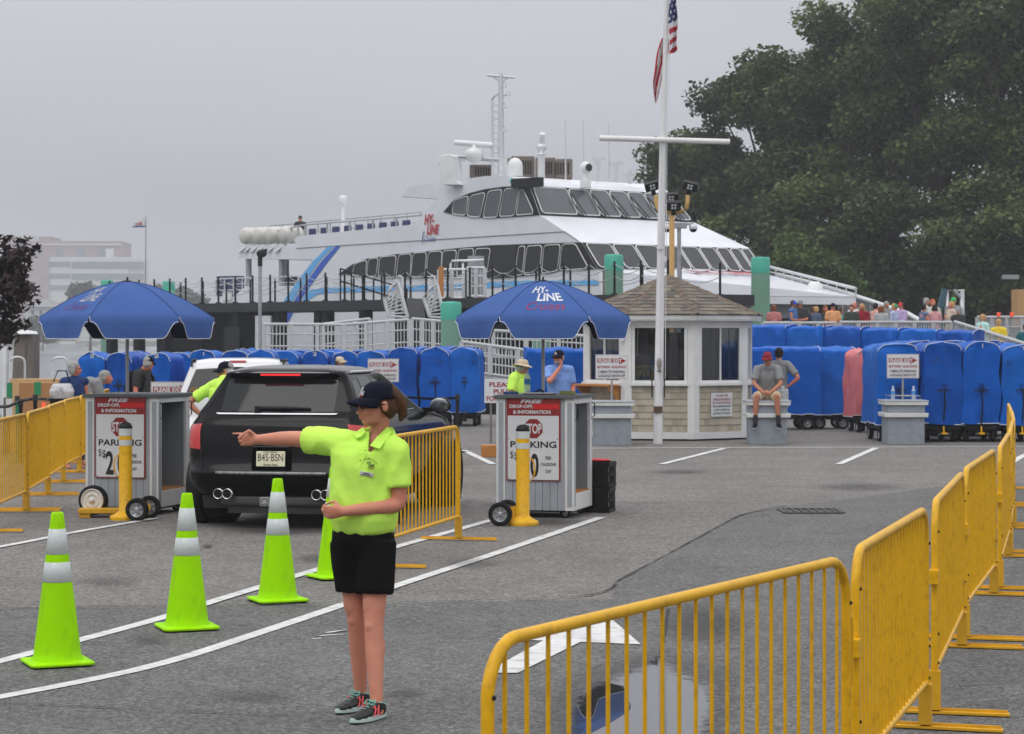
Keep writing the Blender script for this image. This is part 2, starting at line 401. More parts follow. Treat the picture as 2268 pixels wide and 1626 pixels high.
# puddle: a shallow skin of water
M_pud = bpy.data.materials.new('puddle_water'); M_pud.use_nodes = True
b = M_pud.node_tree.nodes['Principled BSDF']; b.inputs['Base Color'].default_value = (0.035, 0.036, 0.038, 1); b.inputs['Roughness'].default_value = 0.015; b.inputs['IOR'].default_value = 1.6; b.inputs['Specular IOR Level'].default_value = 1.0
b.inputs['Coat Weight'].default_value = 0.35; b.inputs['Coat Roughness'].default_value = 0.01; b.inputs['Coat IOR'].default_value = 2.2
def blob(px, name, m, z, amp, seed):
    P = [G(x, y) for x, y in px]; n = len(P); Q = []
    for i in range(n):
        for j in range(14): Q.append(P[i].lerp(P[(i + 1) % n], j / 14))
    for _ in range(10): Q = [(Q[i - 1] + Q[i] * 2 + Q[(i + 1) % len(Q)]) / 4 for i in range(len(Q))]
    V = []
    for q in Q:
        o = mnoise.noise_vector(Vector((q.x * 4.5 + seed, q.y * 4.5, seed))) * amp + mnoise.noise_vector(Vector((q.x * 17 + seed, q.y * 17, seed))) * amp * 0.4
        V.append((q.x + o.x, q.y + o.y, z))
    mm = MB(); mm.add(V, [tuple(range(len(V)))])
    o = mm.build(name, m)
    nrm = o.data.polygons[0].normal.z
    if nrm < 0: o.data.flip_normals()
    return tag(o, kind='structure')
def stain(name, base, rough, amt, nscale, lo, hi, water=False):
    m = bpy.data.materials.new(name); m.use_nodes = True; n = m.node_tree.nodes; l = m.node_tree.links
    b = M_pud.node_tree.nodes['Principled BSDF'] if False else n['Principled BSDF']
    b.inputs['Base Color'].default_value = (*base, 1); b.inputs['Roughness'].default_value = rough
    if water: b.inputs['Specular IOR Level'].default_value = 1.0; b.inputs['IOR'].default_value = 1.5
    at_ = n.new('ShaderNodeAttribute'); at_.attribute_name = 'edge'; tc = n.new('ShaderNodeTexCoord'); no = n.new('ShaderNodeTexNoise'); no.inputs['Scale'].default_value = nscale; no.inputs['Detail'].default_value = 5; no.inputs['Roughness'].default_value = .7
    l.new(tc.outputs['Object'], no.inputs['Vector']); ad = n.new('ShaderNodeMath'); ad.operation = 'MULTIPLY_ADD'; ad.inputs[1].default_value = .55; l.new(no.outputs['Fac'], ad.inputs[0]); l.new(at_.outputs['Fac'], ad.inputs[2])
    mr = n.new('ShaderNodeMapRange'); mr.inputs[1].default_value = lo; mr.inputs[2].default_value = hi; mr.inputs[3].default_value = 0; mr.inputs[4].default_value = amt; l.new(ad.outputs[0], mr.inputs[0])
    tr = n.new('ShaderNodeBsdfTransparent'); mx_ = n.new('ShaderNodeMixShader'); l.new(mr.outputs[0], mx_.inputs[0]); l.new(tr.outputs[0], mx_.inputs[1]); l.new(b.outputs[0], mx_.inputs[2]); l.new(mx_.outputs[0], n['Material Output'].inputs['Surface']); return m
def pool(px, c, name, m, z):
    """a flat film whose edge attribute runs from 1 in the middle to 0 at the rim"""
    P = [G(x, y) for x, y in px]; n = len(P); Q = []; c = G(*c)
    for i in range(n):
        for j in range(8): Q.append(P[i].lerp(P[(i + 1) % n], j / 8))
    for _ in range(6): Q = [(Q[i - 1] + Q[i] * 2 + Q[(i + 1) % len(Q)]) / 4 for i in range(len(Q))]
    k = 14; vs = []; ed = []
    for r_ in range(k + 1):
        f = r_ / k
        for q in Q: p = c.lerp(q, f); vs.append((p.x, p.y, z)); ed.append(1 - f)
    L = len(Q); mm = MB(); mm.add(vs, [(r_ * L + i, (r_ + 1) * L + i, (r_ + 1) * L + (i + 1) % L, r_ * L + (i + 1) % L) for r_ in range(k) for i in range(L)])
    o = mm.build(name, m); at_ = o.data.attributes.new('edge', 'FLOAT', 'POINT'); at_.data.foreach_set('value', ed)
    if o.data.polygons[L * 3].normal.z < 0: o.data.flip_normals()
    return tag(o, kind='structure')
pool([(1462, 1425), (1540, 1440), (1660, 1480), (1660, 1560), (1640, 1660), (1600, 1800), (1220, 1800), (1140, 1660), (1170, 1540), (1260, 1480), (1380, 1445)], (1430, 1570), 'wet_ground', stain('damp_asphalt', (.040, .040, .041), .5, .62, 7, .32, .75), 0.0125)
pool([(1462, 1446), (1510, 1486), (1590, 1520), (1602, 1566), (1580, 1620), (1560, 1760), (1262, 1760), (1252, 1630), (1262, 1566), (1300, 1525), (1380, 1490), (1435, 1470)], (1430, 1580), 'puddle_water', stain('puddle_water', (.035, .036, .038), .012, 1.0, 18, .30, .48, True), 0.0165)
# the dark worn strip running up from the puddle, oil drips, tyre scuffs, dark patches by car and kiosk
for k_, (x, y, rx, ry, a) in enumerate(((1560, 1385, 120, 60, .5), (460, 1212, 14, 5, .8), (700, 1240, 60, 14, .35), (240, 1290, 90, 16, .3), (1120, 1120, 70, 9, .4), (1500, 1046, 90, 7, .4), (1900, 1080, 130, 12, .35), (900, 1540, 60, 14, .4), (560, 1545, 130, 22, .3), (330, 1420, 60, 16, .35), (2000, 1240, 130, 26, .35), (620, 1175, 170, 16, .5), (1210, 1158, 110, 12, .45), (1150, 1060, 50, 8, .4), (1040, 1250, 90, 16, .3))):
    pool([(x + rx * math.cos(t), y + ry * math.sin(t)) for t in [i * math.pi / 6 for i in range(12)]], (x, y), 'ground_patch', stain('dark_patch_%d' % k_, (.035, .034, .033), .7, a, 9, .35, .95), 0.0135 + .0002 * k_)
# drain grate
c = G(1795, 1134); t = thing('drain_grate', 'dark cast iron storm drain grate set in the asphalt', 'drain', c)
mb = MB(); M_iron = mat('cast_iron', (0.05, 0.042, 0.037), 0.7, vary=0.3, scale=9)
L_, W_ = 0.64, 0.62
for s in (-1, 1):
    mb.box((s * L_ / 2, 0, 0.011), (0.05, W_, 0.02)); mb.box((0, s * W_ / 2, 0.0105), (L_, 0.05, 0.019))
mb.build('grate_frame', M_iron, t)
mb = MB()
for i in range(7): mb.box((-L_ / 2 + 0.06 + i * (L_ - 0.1) / 6.2, 0, 0.0095), (0.035, W_ - 0.06, 0.015))
mb.build('grate_bars', M_iron, t)
mb = MB(); mb.add([(-L_ / 2, -W_ / 2, 0.006), (L_ / 2, -W_ / 2, 0.006), (L_ / 2, W_ / 2, 0.006), (-L_ / 2, W_ / 2, 0.006)], [(0, 1, 2, 3)]); mb.build('pit', M_ink, t)

# water and the shores
M_water = bpy.data.materials.new('harbour_water'); M_water.use_nodes = True
n = M_water.node_tree.nodes; l = M_water.node_tree.links; b = n['Principled BSDF']
b.inputs['Base Color'].default_value = (0.13, 0.145, 0.15, 1); b.inputs['Roughness'].default_value = 0.12
tc = n.new('ShaderNodeTexCoord'); mp = n.new('ShaderNodeMapping'); mp.inputs['Scale'].default_value = (0.5, 1.0, 1); l.new(tc.outputs['Object'], mp.inputs[0])
no = n.new('ShaderNodeTexNoise'); no.inputs['Scale'].default_value = 1.4; no.inputs['Detail'].default_value = 6; l.new(mp.outputs[0], no.inputs['Vector'])
bp = n.new('ShaderNodeBump'); bp.inputs['Strength'].default_value = 0.5; bp.inputs['Distance'].default_value = 0.25; l.new(no.outputs['Fac'], bp.inputs['Height']); l.new(bp.outputs[0], b.inputs['Normal'])
mb = MB(); mb.add([(-700, 58.2, -1.2), (700, 58.2, -1.2), (700, 1150, -1.2), (-700, 1150, -1.2)], [(0, 1, 2, 3)])
tag(mb.build('water', M_water), kind='structure')
M_land = mat('shore_ground', (0.09, 0.085, 0.06), 0.95, vary=0.3, scale=0.8, bump=0.4, bscale=3, dark=(0.05, 0.06, 0.025), damt=0.7, dscale=0.3)
mb = MB()
N = 26
def shore_z(x, y): return max(-2.5, min(1.0 + (y - 96) * 0.035, (x + 2 - (110 - y) * 0.18) * 0.35 - 1.2)) + mnoise.noise(Vector((x * .15, y * .15, 0))) * 0.25
vs = []; fs = []
for i in range(N + 1):
    for j in range(N + 1):
        x = -8 + 150 * i / N; y = 84 + 90 * j / N; vs.append((x, y, shore_z(x, y) if y > 90 else -2.5 + (y - 84) * 0.1))
for i in range(N):
    for j in range(N): a = i * (N + 1) + j; fs.append((a, a + N + 1, a + N + 2, a + 1))
mb.add(vs, fs, 0, True); tag(mb.build('shore', M_land), kind='structure')
mb = MB(); mb.box((-80, 1015, -0.4), (900, 190, 2.6)); tag(mb.build('far_shore', M_land), kind='structure')
# ------------------------------------------------------------------ traffic cones
def make_cone(label, loc, rz):
    t = thing('traffic_cone', label, 'traffic cone', loc, rz, 'lime traffic cones along the lane line')
    prof = lambda z: 0.145 - (0.145 - 0.036) * (z - 0.035) / 0.875
    segs = [('body', 0.035, 0.50, M_lime), ('reflective_band', 0.50, 0.615, M_refl), ('band_gap', 0.615, 0.665, M_lime), ('reflective_band', 0.665, 0.815, M_refl), ('collar', 0.815, 0.91, M_lime)]
    mb = MB(); pr = [(0.158, 0.032), (prof(0.06), 0.06)]
    pr += [(prof(0.06 + (0.905 - 0.06) * i / 20), 0.06 + (0.905 - 0.06) * i / 20) for i in range(1, 21)]
    pr += [(prof(0.905) - 0.006, 0.914), (prof(0.905) - 0.012, 0.914), (prof(0.905) - 0.014, 0.86), (0.0, 0.85)]
    mb.lathe(pr, n=40)
    mb.build('body', M_lime, t)
    for z0, z1 in ((0.50, 0.618), (0.665, 0.815)):
        mb = MB(); mb.lathe([(prof(z0) + 0.0005, z0), (prof(z0) + 0.0022, z0 + 0.001), (prof(z1) + 0.0022, z1 - 0.001), (prof(z1) + 0.0005, z1)], n=40)
        mb.build('reflective_band', M_refl, t)
    mb = MB(); s = 0.19; rr = 0.04; ring = []
    for cx, cy, a0 in ((s - rr, s - rr, 0), (-s + rr, s - rr, 90), (-s + rr, -s + rr, 180), (s - rr, -s + rr, 270)):
        for k in range(5): a = R(a0 + k * 22.5); ring.append((cx + rr * math.cos(a), cy + rr * math.sin(a)))
    mb.loft([[(x * f, y * f, z) for x, y in ring] for f, z in ((0.985, 0.014), (1, 0.017), (1, 0.027), (0.985, 0.031), (0.80, 0.036))], smooth=True)
    mb.build('base', M_lime, t)
    mb = MB()
    for a in range(4):
        for q in (-0.1, 0, 0.1):
            p = Matrix.Rotation(R(90 * a), 4, 'Z') @ Vector((q, -0.165, 0.0075)); mb.box(p, (0.06, 0.03, 0.015), rz=R(90 * a))
    mb.build('rubber_foot', M_rubber, t)
    return t
for lab, (x, y), rz in (('tall lime traffic cone with two silver bands, nearest the camera at far left of frame', (127, 1473), 24), ('lime traffic cone with scuffed grey marks on its body, between two other cones', (414, 1394), 21),
                        ('lime traffic cone standing in front of the black car bumper', (615, 1333), 24), ('lime traffic cone half hidden behind the pointing woman in black shorts', (741, 1281), 30)):
    make_cone(lab, G(x, y), R(rz))

# ------------------------------------------------------------------ steel crowd barricades
def make_barricade(label, a, b, group, nb=21, hook=True, tilt=0.0):
    a = Vector((a[0], a[1], 0)); b = Vector((b[0], b[1], 0)); L = (b - a).length; ang = math.atan2(b.y - a.y, b.x - a.x)
    t = thing('crowd_barricade', label, 'barricade', a, ang, group)
    r = 0.0195; H = 1.12; zb = 0.235; cr = 0.16; mb = MB()
    P = [(0, 0, 0.03), (0, 0, 0.5), (0, 0, H - cr)]
    for k in range(1, 7): an = R(180 - 90 * k / 6); P.append((cr + cr * math.cos(an), 0, H - r - cr + cr * math.sin(an)))
    for k in range(0, 7): an = R(90 - 90 * k / 6); P.append((L - cr + cr * math.cos(an), 0, H - r - cr + cr * math.sin(an)))
    P += [(L, 0, 0.5), (L, 0, 0.03)]
    mb.tube(P, r, 12, ref=(0, 1, 0)); mb.build('frame', M_yel, t)
    mb = MB(); mb.tube([(0, 0, zb), (L, 0, zb)], 0.0165, 10); mb.build('bottom_rail', M_yel, t)
    mb = MB()
    for i in range(nb):
        x = L * (i + 0.75) / (nb + 0.5)
        zt = H - 2 * r
        if x < cr: zt -= cr - math.sqrt(max(0, cr * cr - (cr - x) ** 2))
        if x > L - cr: zt -= cr - math.sqrt(max(0, cr * cr - (x - L + cr) ** 2))
        mb.tube([(x, 0, zb), (x, 0, zt + 0.01)], 0.0075, 8)
    mb.build('bars', M_yel, t)
    for x in (0, L):
        mb = MB(); mb.box((x, 0, 0.016), (0.055, 0.76, 0.012)); mb.box((x + 0.02, 0, 0.026), (0.012, 0.74, 0.018)); mb.box((x, 0, 0.13), (0.062, 0.062, 0.2)); mb.build('foot', M_yelw, t)
    mb = MB(); mb.box((-0.035, 0, 0.72), (0.075, 0.05, 0.07)); mb.build('clip', M_yel, t); mb = MB(); mb.tube([(L + 0.02, 0, 0.87), (L + 0.05, 0, 0.87), (L + 0.062, 0, 0.83), (L + 0.062, 0, 0.6)], 0.008, 7); mb.build('hook', M_yel, t)
    mb = MB()
    for x, z in ((0.0, 0.95), (L, 0.93), (0, 0.42), (L, 0.42), (L, 0.26), (0, 0.27)): mb.ball((x, -r, z), 0.008, n=7, m=4)
    mb.build('bolts', M_dark, t)
    return t
gR = 'yellow barricades in the right row'; gL = 'yellow barricades in the left row'
make_barricade('nearest yellow barricade, standing in front of the puddle', (-0.068, 6.29), (1.29, 8.72), gR, 21)
Rr = [((1.372, 9.02), (2.06, 11.25)), ((2.19, 11.7), (2.83, 14.2)), ((2.93, 14.6), (3.65, 17.1)), ((3.78, 17.5), (4.42, 20.1)), ((4.52, 20.5), (5.12, 23.1)), ((5.22, 23.5), (5.78, 26.1)), ((5.86, 26.5), (6.42, 29.2))]
for k, (a, b) in enumerate(Rr):
    make_barricade('%s yellow barricade from the camera in the long right row' % ['second', 'third', 'fourth', 'fifth', 'sixth', 'seventh', 'eighth'][k], a, b, gR, 21 if k < 4 else 19)
Lr = [((-5.3, 22.7), (-5.46, 25.35)), ((-5.5, 25.6), (-5.74, 27.95)), ((-5.79, 28.15), (-6.05, 30.45)), ((-6.09, 30.65), (-6.28, 32.75)), ((-6.31, 32.95), (-6.5, 35.2)), ((-6.53, 35.4), (-6.75, 37.8))]
for k, (a, b) in enumerate(Lr):
    make_barricade('%s yellow barricade from the camera in the row left of the pay kiosk' % ['first', 'second', 'third', 'fourth', 'fifth', 'sixth'][k], a, b, gL, 21)
make_barricade('yellow barricade between the black car and the pointing woman', (-1.1, 19.2), (-0.517, 21.8), 'yellow barricades beside the black car', 21)

# ------------------------------------------------------------------ HY-LINE lettering used on umbrellas, boat, cap, shirt and flag
def logo(mb, M, cx, cy, w_, h_, m1, m2, curve=None, sh=0.12, z=0.003):
    put_text(mb, M, 'HY-', cx - w_ * 0.16, cy + h_ * 0.31, w_ * 0.62, h_ * 0.34, m1, z, sh, 0.025, curve)
    put_text(mb, M, 'LINE', cx + w_ * 0.12, cy - h_ * 0.03, w_ * 0.72, h_ * 0.32, m1, z, sh, 0.025, curve)
    rot_ = [(-.5, .12), (-.36, .12), (-.46, -.14), (-.52, -.14)]
    put_text(mb, M, 'Cruises', cx, cy - h_ * 0.36, w_ * 0.86, h_ * 0.26, m2, z, 0.45, -0.012, curve)

# ------------------------------------------------------------------ pay kiosks
def wheel_geo(name, parent, c, r, wid, axis, rimc, spokes=6, hubm=None):
    """tyre with rim and spokes; axis is the wheel's axle direction"""
    ax = Vector(axis).normalized(); up = Vector((0, 0, 1)); s = up.cross(ax).normalized()
    M = frame(c, s, up) if s.cross(up).dot(ax) > 0 else frame(c, -s, up)
    T = M                                           # local z is the axle
    mb = MB(); mb.lathe([(r * 0.62, -wid / 2), (r * 0.92, -wid / 2), (r, -wid * 0.3), (r, wid * 0.3), (r * 0.92, wid / 2), (r * 0.62, wid / 2), (r * 0.62, -wid / 2)], n=28, T=T)
    ty = mb.build('tyre', M_rubber, parent)
    mb = MB()
    mb.lathe([(0.0, -wid * .35), (r * 0.60, -wid * .35), (r * 0.64, -wid * 0.42), (r * 0.64, wid * 0.42), (r * 0.58, wid * .40), (r * 0.56, wid * .1), (0.0, wid * .1)], n=28, T=T)
    for k in range(spokes):
        a = 2 * math.pi * k / spokes
        mb.box((0, 0, 0), (r * 0.13, r * 0.45, wid * .5), T=T @ Matrix.Rotation(a, 4, 'Z') @ Matrix.Translation((0, r * 0.36, wid * .06)))
    mb.lathe([(r * 0.2, wid * .1), (r * 0.2, wid * .45), (r * .12, wid * .5), (0, wid * .5)], n=14, T=T)
    mb.build('rim', rimc, ty)
    return ty
M_rim = mat('wheel_alloy', (0.42, 0.43, 0.44), 0.38, 0.6, vary=0.1)
M_wwheel = mat('white_wheel', (0.68, 0.67, 0.64), 0.5, vary=0.07, scale=8, dark=(0.4, 0.36, 0.28), damt=0.5, dscale=12)
M_plaque = mat('number_plaque', (0.7, 0.7, 0.7), 0.4, vary=0.03)
def pay_sign(t, yf):
    """the FREE DROP-OFF / STOP / PARKING board on the front"""
    M = frame((0, yf, 0), (1, 0, 0), (0, 0, 1)); k = 0.87 / 585.0
    X = lambda px: (px - 497.5) * k; Z = lambda py: 1.335 - (py - 245) * k
    mb = MB()
    mb.box((X(487), yf - 0.009, Z(566)), (405 * k, 0.014, 604 * k), 0)
    F_ = frame((0, yf - 0.016, 0), (1, 0, 0), (0, 0, 1))
    rect(mb, F_, X(294), Z(862), X(679), Z(395), 1, 0.0012)
    rect(mb, F_, X(485), Z(345), X(681), Z(309), 2, 0.0014)
    octo = [(X(487) + 76 * k * math.cos(R(22.5 + 45 * i)), Z(489) + 76 * k * math.sin(R(22.5 + 45 * i))) for i in range(8)]
    poly2(mb, F_, octo, 0, 0.002)
    rect(mb, F_, X(342), Z(852), X(412), Z(655), 4, 0.0022); rect(mb, F_, X(456), Z(852), X(537), Z(655), 4, 0.0022)
    s = mb.build('pay_sign', [M_red, M_sign, M_bright_red, M_ink, M_plaque], t)
    mb = MB(); z = 0.0032
    put_text(mb, F_, 'FREE', X(473), Z(290), 168 * k, 26 * k, 0, z, 0.3, 0.03)
    put_text(mb, F_, 'DROP-OFF,', X(397), Z(329), 180 * k, 30 * k, 0, z, 0, 0.035)
    put_text(mb, F_, '& INFORMATION', X(476), Z(368), 283 * k, 27 * k, 0, z, 0, 0.035)
    put_text(mb, F_, 'STOP', X(487), Z(489), 128 * k, 74 * k, 0, z, 0, 0.03)
    put_text(mb, F_, 'PARKING', X(488), Z(605), 348 * k, 48 * k, 1, z, 0, 0.025)
    put_text(mb, F_, '$', X(325), Z(684), 25 * k, 60 * k, 1, z, 0, 0.0)
    put_text(mb, F_, '$', X(358), Z(694), 30 * k, 66 * k, 1, z, 0, 0.015)
    put_text(mb, F_, '2', X(404), Z(757), 64 * k, 176 * k, 1, z, 0, 0.03)
    put_text(mb, F_, '0', X(497), Z(757), 64 * k, 176 * k, 1, z, 0, 0.03)
    put_text(mb, F_, 'PER', X(602), Z(703), 45 * k, 25 * k, 1, z, 0, 0.02)
    put_text(mb, F_, 'CALENDAR', X(603), Z(748), 118 * k, 24 * k, 1, z, 0, 0.02)
    put_text(mb, F_, 'DAY', X(603), Z(799), 44 * k, 25 * k, 1, z, 0, 0.02)
    for px, py in ((302, 565), (669, 565), (300, 300), (672, 300), (303, 855), (684, 855)): mb.add([(X(px) + .006 * math.cos(a), Z(py) + .006 * math.sin(a), z) for a in [i * math.pi / 4 for i in range(8)]], [tuple(range(8))], 1, False, F_)
    mb.build('lettering', [M_sign, M_ink], s)
def make_kiosk(label, loc, big_wheel=False):
    t = thing('pay_kiosk', label, 'kiosk', loc, LANE, 'parking pay kiosks under umbrellas')
    W, D, z0, z1 = 0.87, 0.88, 0.085, 1.30; x0, x1, y0, y1 = -W / 2, W / 2, -D / 2, D / 2
    mb = MB()                                       # grey plank front, back and left side
    nb = 8; bw = (W - 0.20) / nb
    for i in range(nb): mb.box((x0 + 0.10 + bw * (i + .5), y0 + 0.025, (z0 + z1) / 2), (bw - 0.004, 0.03, z1 - z0))
    mb.box((0, y0 + 0.045, (z0 + z1) / 2), (W - 0.21, 0.008, z1 - z0 - 0.01))
    mb.box((0, y1 - 0.03, (z0 + z1) / 2), (W - 0.2, 0.03, z1 - z0)); mb.box((x0 + 0.03, 0, (z0 + z1) / 2), (0.03, D - 0.2, z1 - z0))
    mb.build('plank_panel', M_grey, t, bevel=0.002)
    for cx, cy in ((x0 + 0.05, y0 + 0.05), (x1 - 0.05, y0 + 0.05), (x0 + 0.05, y1 - 0.05), (x1 - 0.05, y1 - 0.05)):
        mb = MB(); mb.box((cx, cy, (z0 + z1) / 2), (0.10, 0.10, z1 - z0)); mb.build('corner_post', M_trim, t, bevel=0.003)
    mb = MB(); mb.box((x1 - 0.015, 0, z0 + 0.09), (0.028, D - 0.202, 0.18)); mb.build('kick_board', M_trim, t, bevel=0.003); mb = MB(); mb.box((x1 - 0.015, 0, z1 - 0.03), (0.028, D - 0.202, 0.06))
    mb.build('head_board', M_trim, t, bevel=0.003)
    for cx in (x0 + 0.05, x1 - 0.05): mb = MB(); mb.box((cx + 0.004, y0 - 0.002, (z0 + z1) / 2), (0.052, 0.006, z1 - z0 - 0.09)); mb.build('post_inlay', M_grey, t)
    mb = MB(); mb.box((x1 + 0.002, y0 + 0.05, (z0 + z1) / 2), (0.006, 0.045, z1 - z0 - 0.09))
    mb.build('post_inlay', M_grey, t)
    mb = MB(); mb.box((x1 - 0.33, 0, (z0 + z1) / 2), (0.02, D - 0.12, z1 - z0 - 0.02)); mb.box((x1 - 0.18, y1 - 0.11, (z0 + z1) / 2), (0.3, 0.015, z1 - z0 - .02)); mb.box((x1 - 0.18, y0 + 0.11, (z0 + z1) / 2), (0.3, 0.015, z1 - z0 - .02))
    mb.build('inner_wall', mat('inner_slate', (0.23, 0.25, 0.27), 0.6, vary=0.15, scale=3, damt=0.4, dscale=3), t)
    mb = MB(); mb.box((x1 - 0.16, 0, z0 + 0.185), (0.3, D - 0.14, 0.02)); mb.build('shelf_floor', M_pine, t)
    mb = MB(); mb.box((0, 0, 1.3175), (W + 0.05, D + 0.07, 0.035)); mb.build('counter_top', M_greyd, t, bevel=0.004)
    for yy in (y0 + 0.05, y1 - 0.03):
        mb = MB(); mb.tube([(x1 + 0.0, yy, 1.24), (x1 + 0.035, yy, 1.225), (x1 + 0.035, yy, 1.09), (x1 + 0.0, yy, 1.06)], 0.007, 7); mb.build('handle', M_black, t)
    for cx, cy in ((x1 - 0.12, y0 + 0.1), (x1 - 0.1, y1 - 0.14), (x0 + 0.12, y1 - 0.12), (x0 + 0.12, y0 + 0.12)):
        if big_wheel and cx < 0 and cy < 0: continue
        ty = wheel_geo('caster', t, (cx, cy, 0.055), 0.055, 0.035, (0.3, -1, 0), M_rim, 0); ty.name = 'caster'
        mb = MB(); mb.box((cx + 0.02, cy, 0.075), (0.03, 0.05, 0.06)); mb.build('caster_fork', M_metal, ty)
    mb = MB(); mb.box((0.02, 0.03, z0 - 0.012), (W - .1, D - .1, 0.02)); mb.build('under_frame', M_dark, t)
    pay_sign(t, y0 + 0.008)
    return t
k1 = make_kiosk('grey pay kiosk with STOP PARKING board, standing next to stacked black crates', (0.362, 24.94, 0))
k2 = make_kiosk('grey pay kiosk beside the black car with large white wheel at its corner', (-4.206, 25.41, 0), True)
# the big white wheel of the left kiosk stands on a yellow block
ty = wheel_geo('tyre', k2, (0, 0, 0), 0.165, 0.07, (0, -1, 0), M_wwheel, 0)
cw = U(207, 1108, 24.75); ty.location = Matrix.Rotation(-LANE, 4, 'Z') @ (cw - k2.location); ty.rotation_euler = (0, 0, R(6)); ty.name = 'wheel'
mb = MB(); mb.lathe([(0.128, -.01), (0.128, .012), (0.118, .02), (0.118, .006), (0.085, .006), (0.08, .012), (.06, .012), (.055, .004), (.03, .004), (.03, .03), (.012, .03), (.012, .036), (0, .036)], n=32, T=frame((0, -0.035, 0), (1, 0, 0), (0, 0, 1))); mb.build('hub_disc', M_wwheel, ty)
for (x, y, lab, cat) in ((223, 1146, 'low yellow wooden block under the white wheel', 'block'),):
    t = thing('wooden_block', lab, cat, G(x, y)); mb = MB()
    mb.box((0, 0, 0.075), (0.46, 0.2, 0.05)); mb.build('plank', M_yelw, t, bevel=0.004)
    mb = MB(); mb.box((-0.16, 0, 0.025), (0.12, 0.16, 0.05)); mb.box((0.17, 0, 0.025), (0.1, 0.16, 0.05)); mb.build('runner', M_yelw, t, bevel=0.004)

# ------------------------------------------------------------------ market umbrellas
def make_umbrella(label, loc, rz, panel):
    t = thing('patio_umbrella', label, 'umbrella', loc, rz, 'blue umbrellas over the pay kiosks')
    Rr_ = 0.955; zt = 2.585; drop = 0.40
    def rib(k, f): a = R(-120 + 60 * k); return Vector((Rr_ * f * math.cos(a), Rr_ * f * math.sin(a), zt - drop * f ** 1.65))
    def surf(k, s, f, off=0.0):
        p = rib(k, f).lerp(rib(k + 1, f), s)
        p.z -= 0.02 * math.sin(math.pi * s) * f * (1.0 - 0.6 * f) + off; return p
    def vd(s):
        e = min(s, 1 - s); q = max(0.0, min(1.0, (e - 0.03) / 0.15)); return 0.055 + 0.175 * (q * q * (3 - 2 * q))
    def val(k, s, v, off=0.0):
        s2 = 0.5 + (s - 0.5) * (1 - 0.012 * v)
        p = surf(k, s2, 1.0); nrm = Vector((p.x, p.y, 0)).normalized()
        a = R(-90 + 60 * k); nn = Vector((math.cos(a), math.sin(a), 0))
        return p + nn * (0.02 * math.sin(v * 1.6) + 0.010 * math.sin(3 * math.pi * s) * v - off) - Vector((0, 0, vd(s) * v))
    NS, NF = 12, 12
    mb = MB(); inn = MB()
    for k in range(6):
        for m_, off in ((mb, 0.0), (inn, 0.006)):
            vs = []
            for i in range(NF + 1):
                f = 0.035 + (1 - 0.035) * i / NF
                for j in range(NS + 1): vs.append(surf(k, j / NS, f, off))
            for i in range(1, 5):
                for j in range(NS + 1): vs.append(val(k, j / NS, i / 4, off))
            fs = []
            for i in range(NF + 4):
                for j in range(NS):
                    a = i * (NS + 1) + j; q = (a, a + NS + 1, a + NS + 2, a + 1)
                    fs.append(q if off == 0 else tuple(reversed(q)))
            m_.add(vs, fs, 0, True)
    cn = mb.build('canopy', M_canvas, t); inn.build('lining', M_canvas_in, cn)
    mb = MB()
    for k in range(6):
        mb.tube([val(k, j / 40, 1.0) + Vector((0, 0, 0)) for j in range(41)], 0.0042, 6)
        mb.tube([val(k, 0, v) for v in (0, .5, 1)], 0.0035, 6)
    mb.build('piping', M_piping, cn)
    mb = MB()
    for k in range(6): mb.tube([rib(k, f) + Vector((0, 0, 0.0025)) for f in [i / 10 for i in range(0, 11)]], 0.0035, 5)
    mb.build('seams', mat('seam_blue', srgb(30, 52, 110), 0.9), cn)
    mb = MB()
    def cv(x, y, z):                                # x: along the panel, y: down the slope (0 top, -1 rim)
        s = 0.5 + x; f = -y; p = surf(panel, s, f); p2 = surf(panel, s, f - 0.01); p3 = surf(panel, s + 0.01, f)
        nn = (p3 - p).cross(p2 - p).normalized(); return p + nn * 0.004 * (1 if nn.z > 0 else -1)
    logo(mb, None, 0.03, -0.60, 0.62, 0.56, 0, 1, cv, 0.12)
    # split long letter faces is not needed: the slope is nearly flat here
    mb.build('lettering', [mat('umbrella_print_white' if panel == 1 or panel == 0 else 'x', (0.62, 0.63, 0.66) if panel == 0 else (0.36, 0.37, 0.40), 0.8), mat('umbrella_print_red' + str(panel), srgb(172, 45, 70) if panel == 0 else srgb(110, 50, 110), 0.8)], cn)
    mb = MB(); mb.lathe([(0.05, zt - 0.012), (0.055, zt + 0.004), (0.03, zt + 0.012), (0.012, zt + 0.014), (0.012, zt + 0.045), (0, zt + 0.05)], n=16); mb.build('finial', M_black, t)
    mb = MB(); mb.tube([(0, 0, 1.337), (0, 0, zt - 0.02)], 0.019, 14); mb.build('pole', M_metal, t)
    mb = MB()
    for k in range(6):
        mb.tube([rib(k, f) - Vector((0, 0, 0.02)) for f in (0.03, 0.35, 0.7, 0.98)], 0.007, 5); mb.tube([(0, 0, 2.12), rib(k, 0.5) - Vector((0, 0, 0.03))], 0.006, 5)
    mb.build('ribs', M_metal, t)
    return t
make_umbrella('blue scalloped umbrella with white HY-LINE print facing front, over the kiosk by the booth', (0.343, 24.93, 0), 0.0, 0)
make_umbrella('blue scalloped umbrella with faded HY-LINE print, over the kiosk left of the black car', (-4.277, 25.1, 0), -LANE, 5)

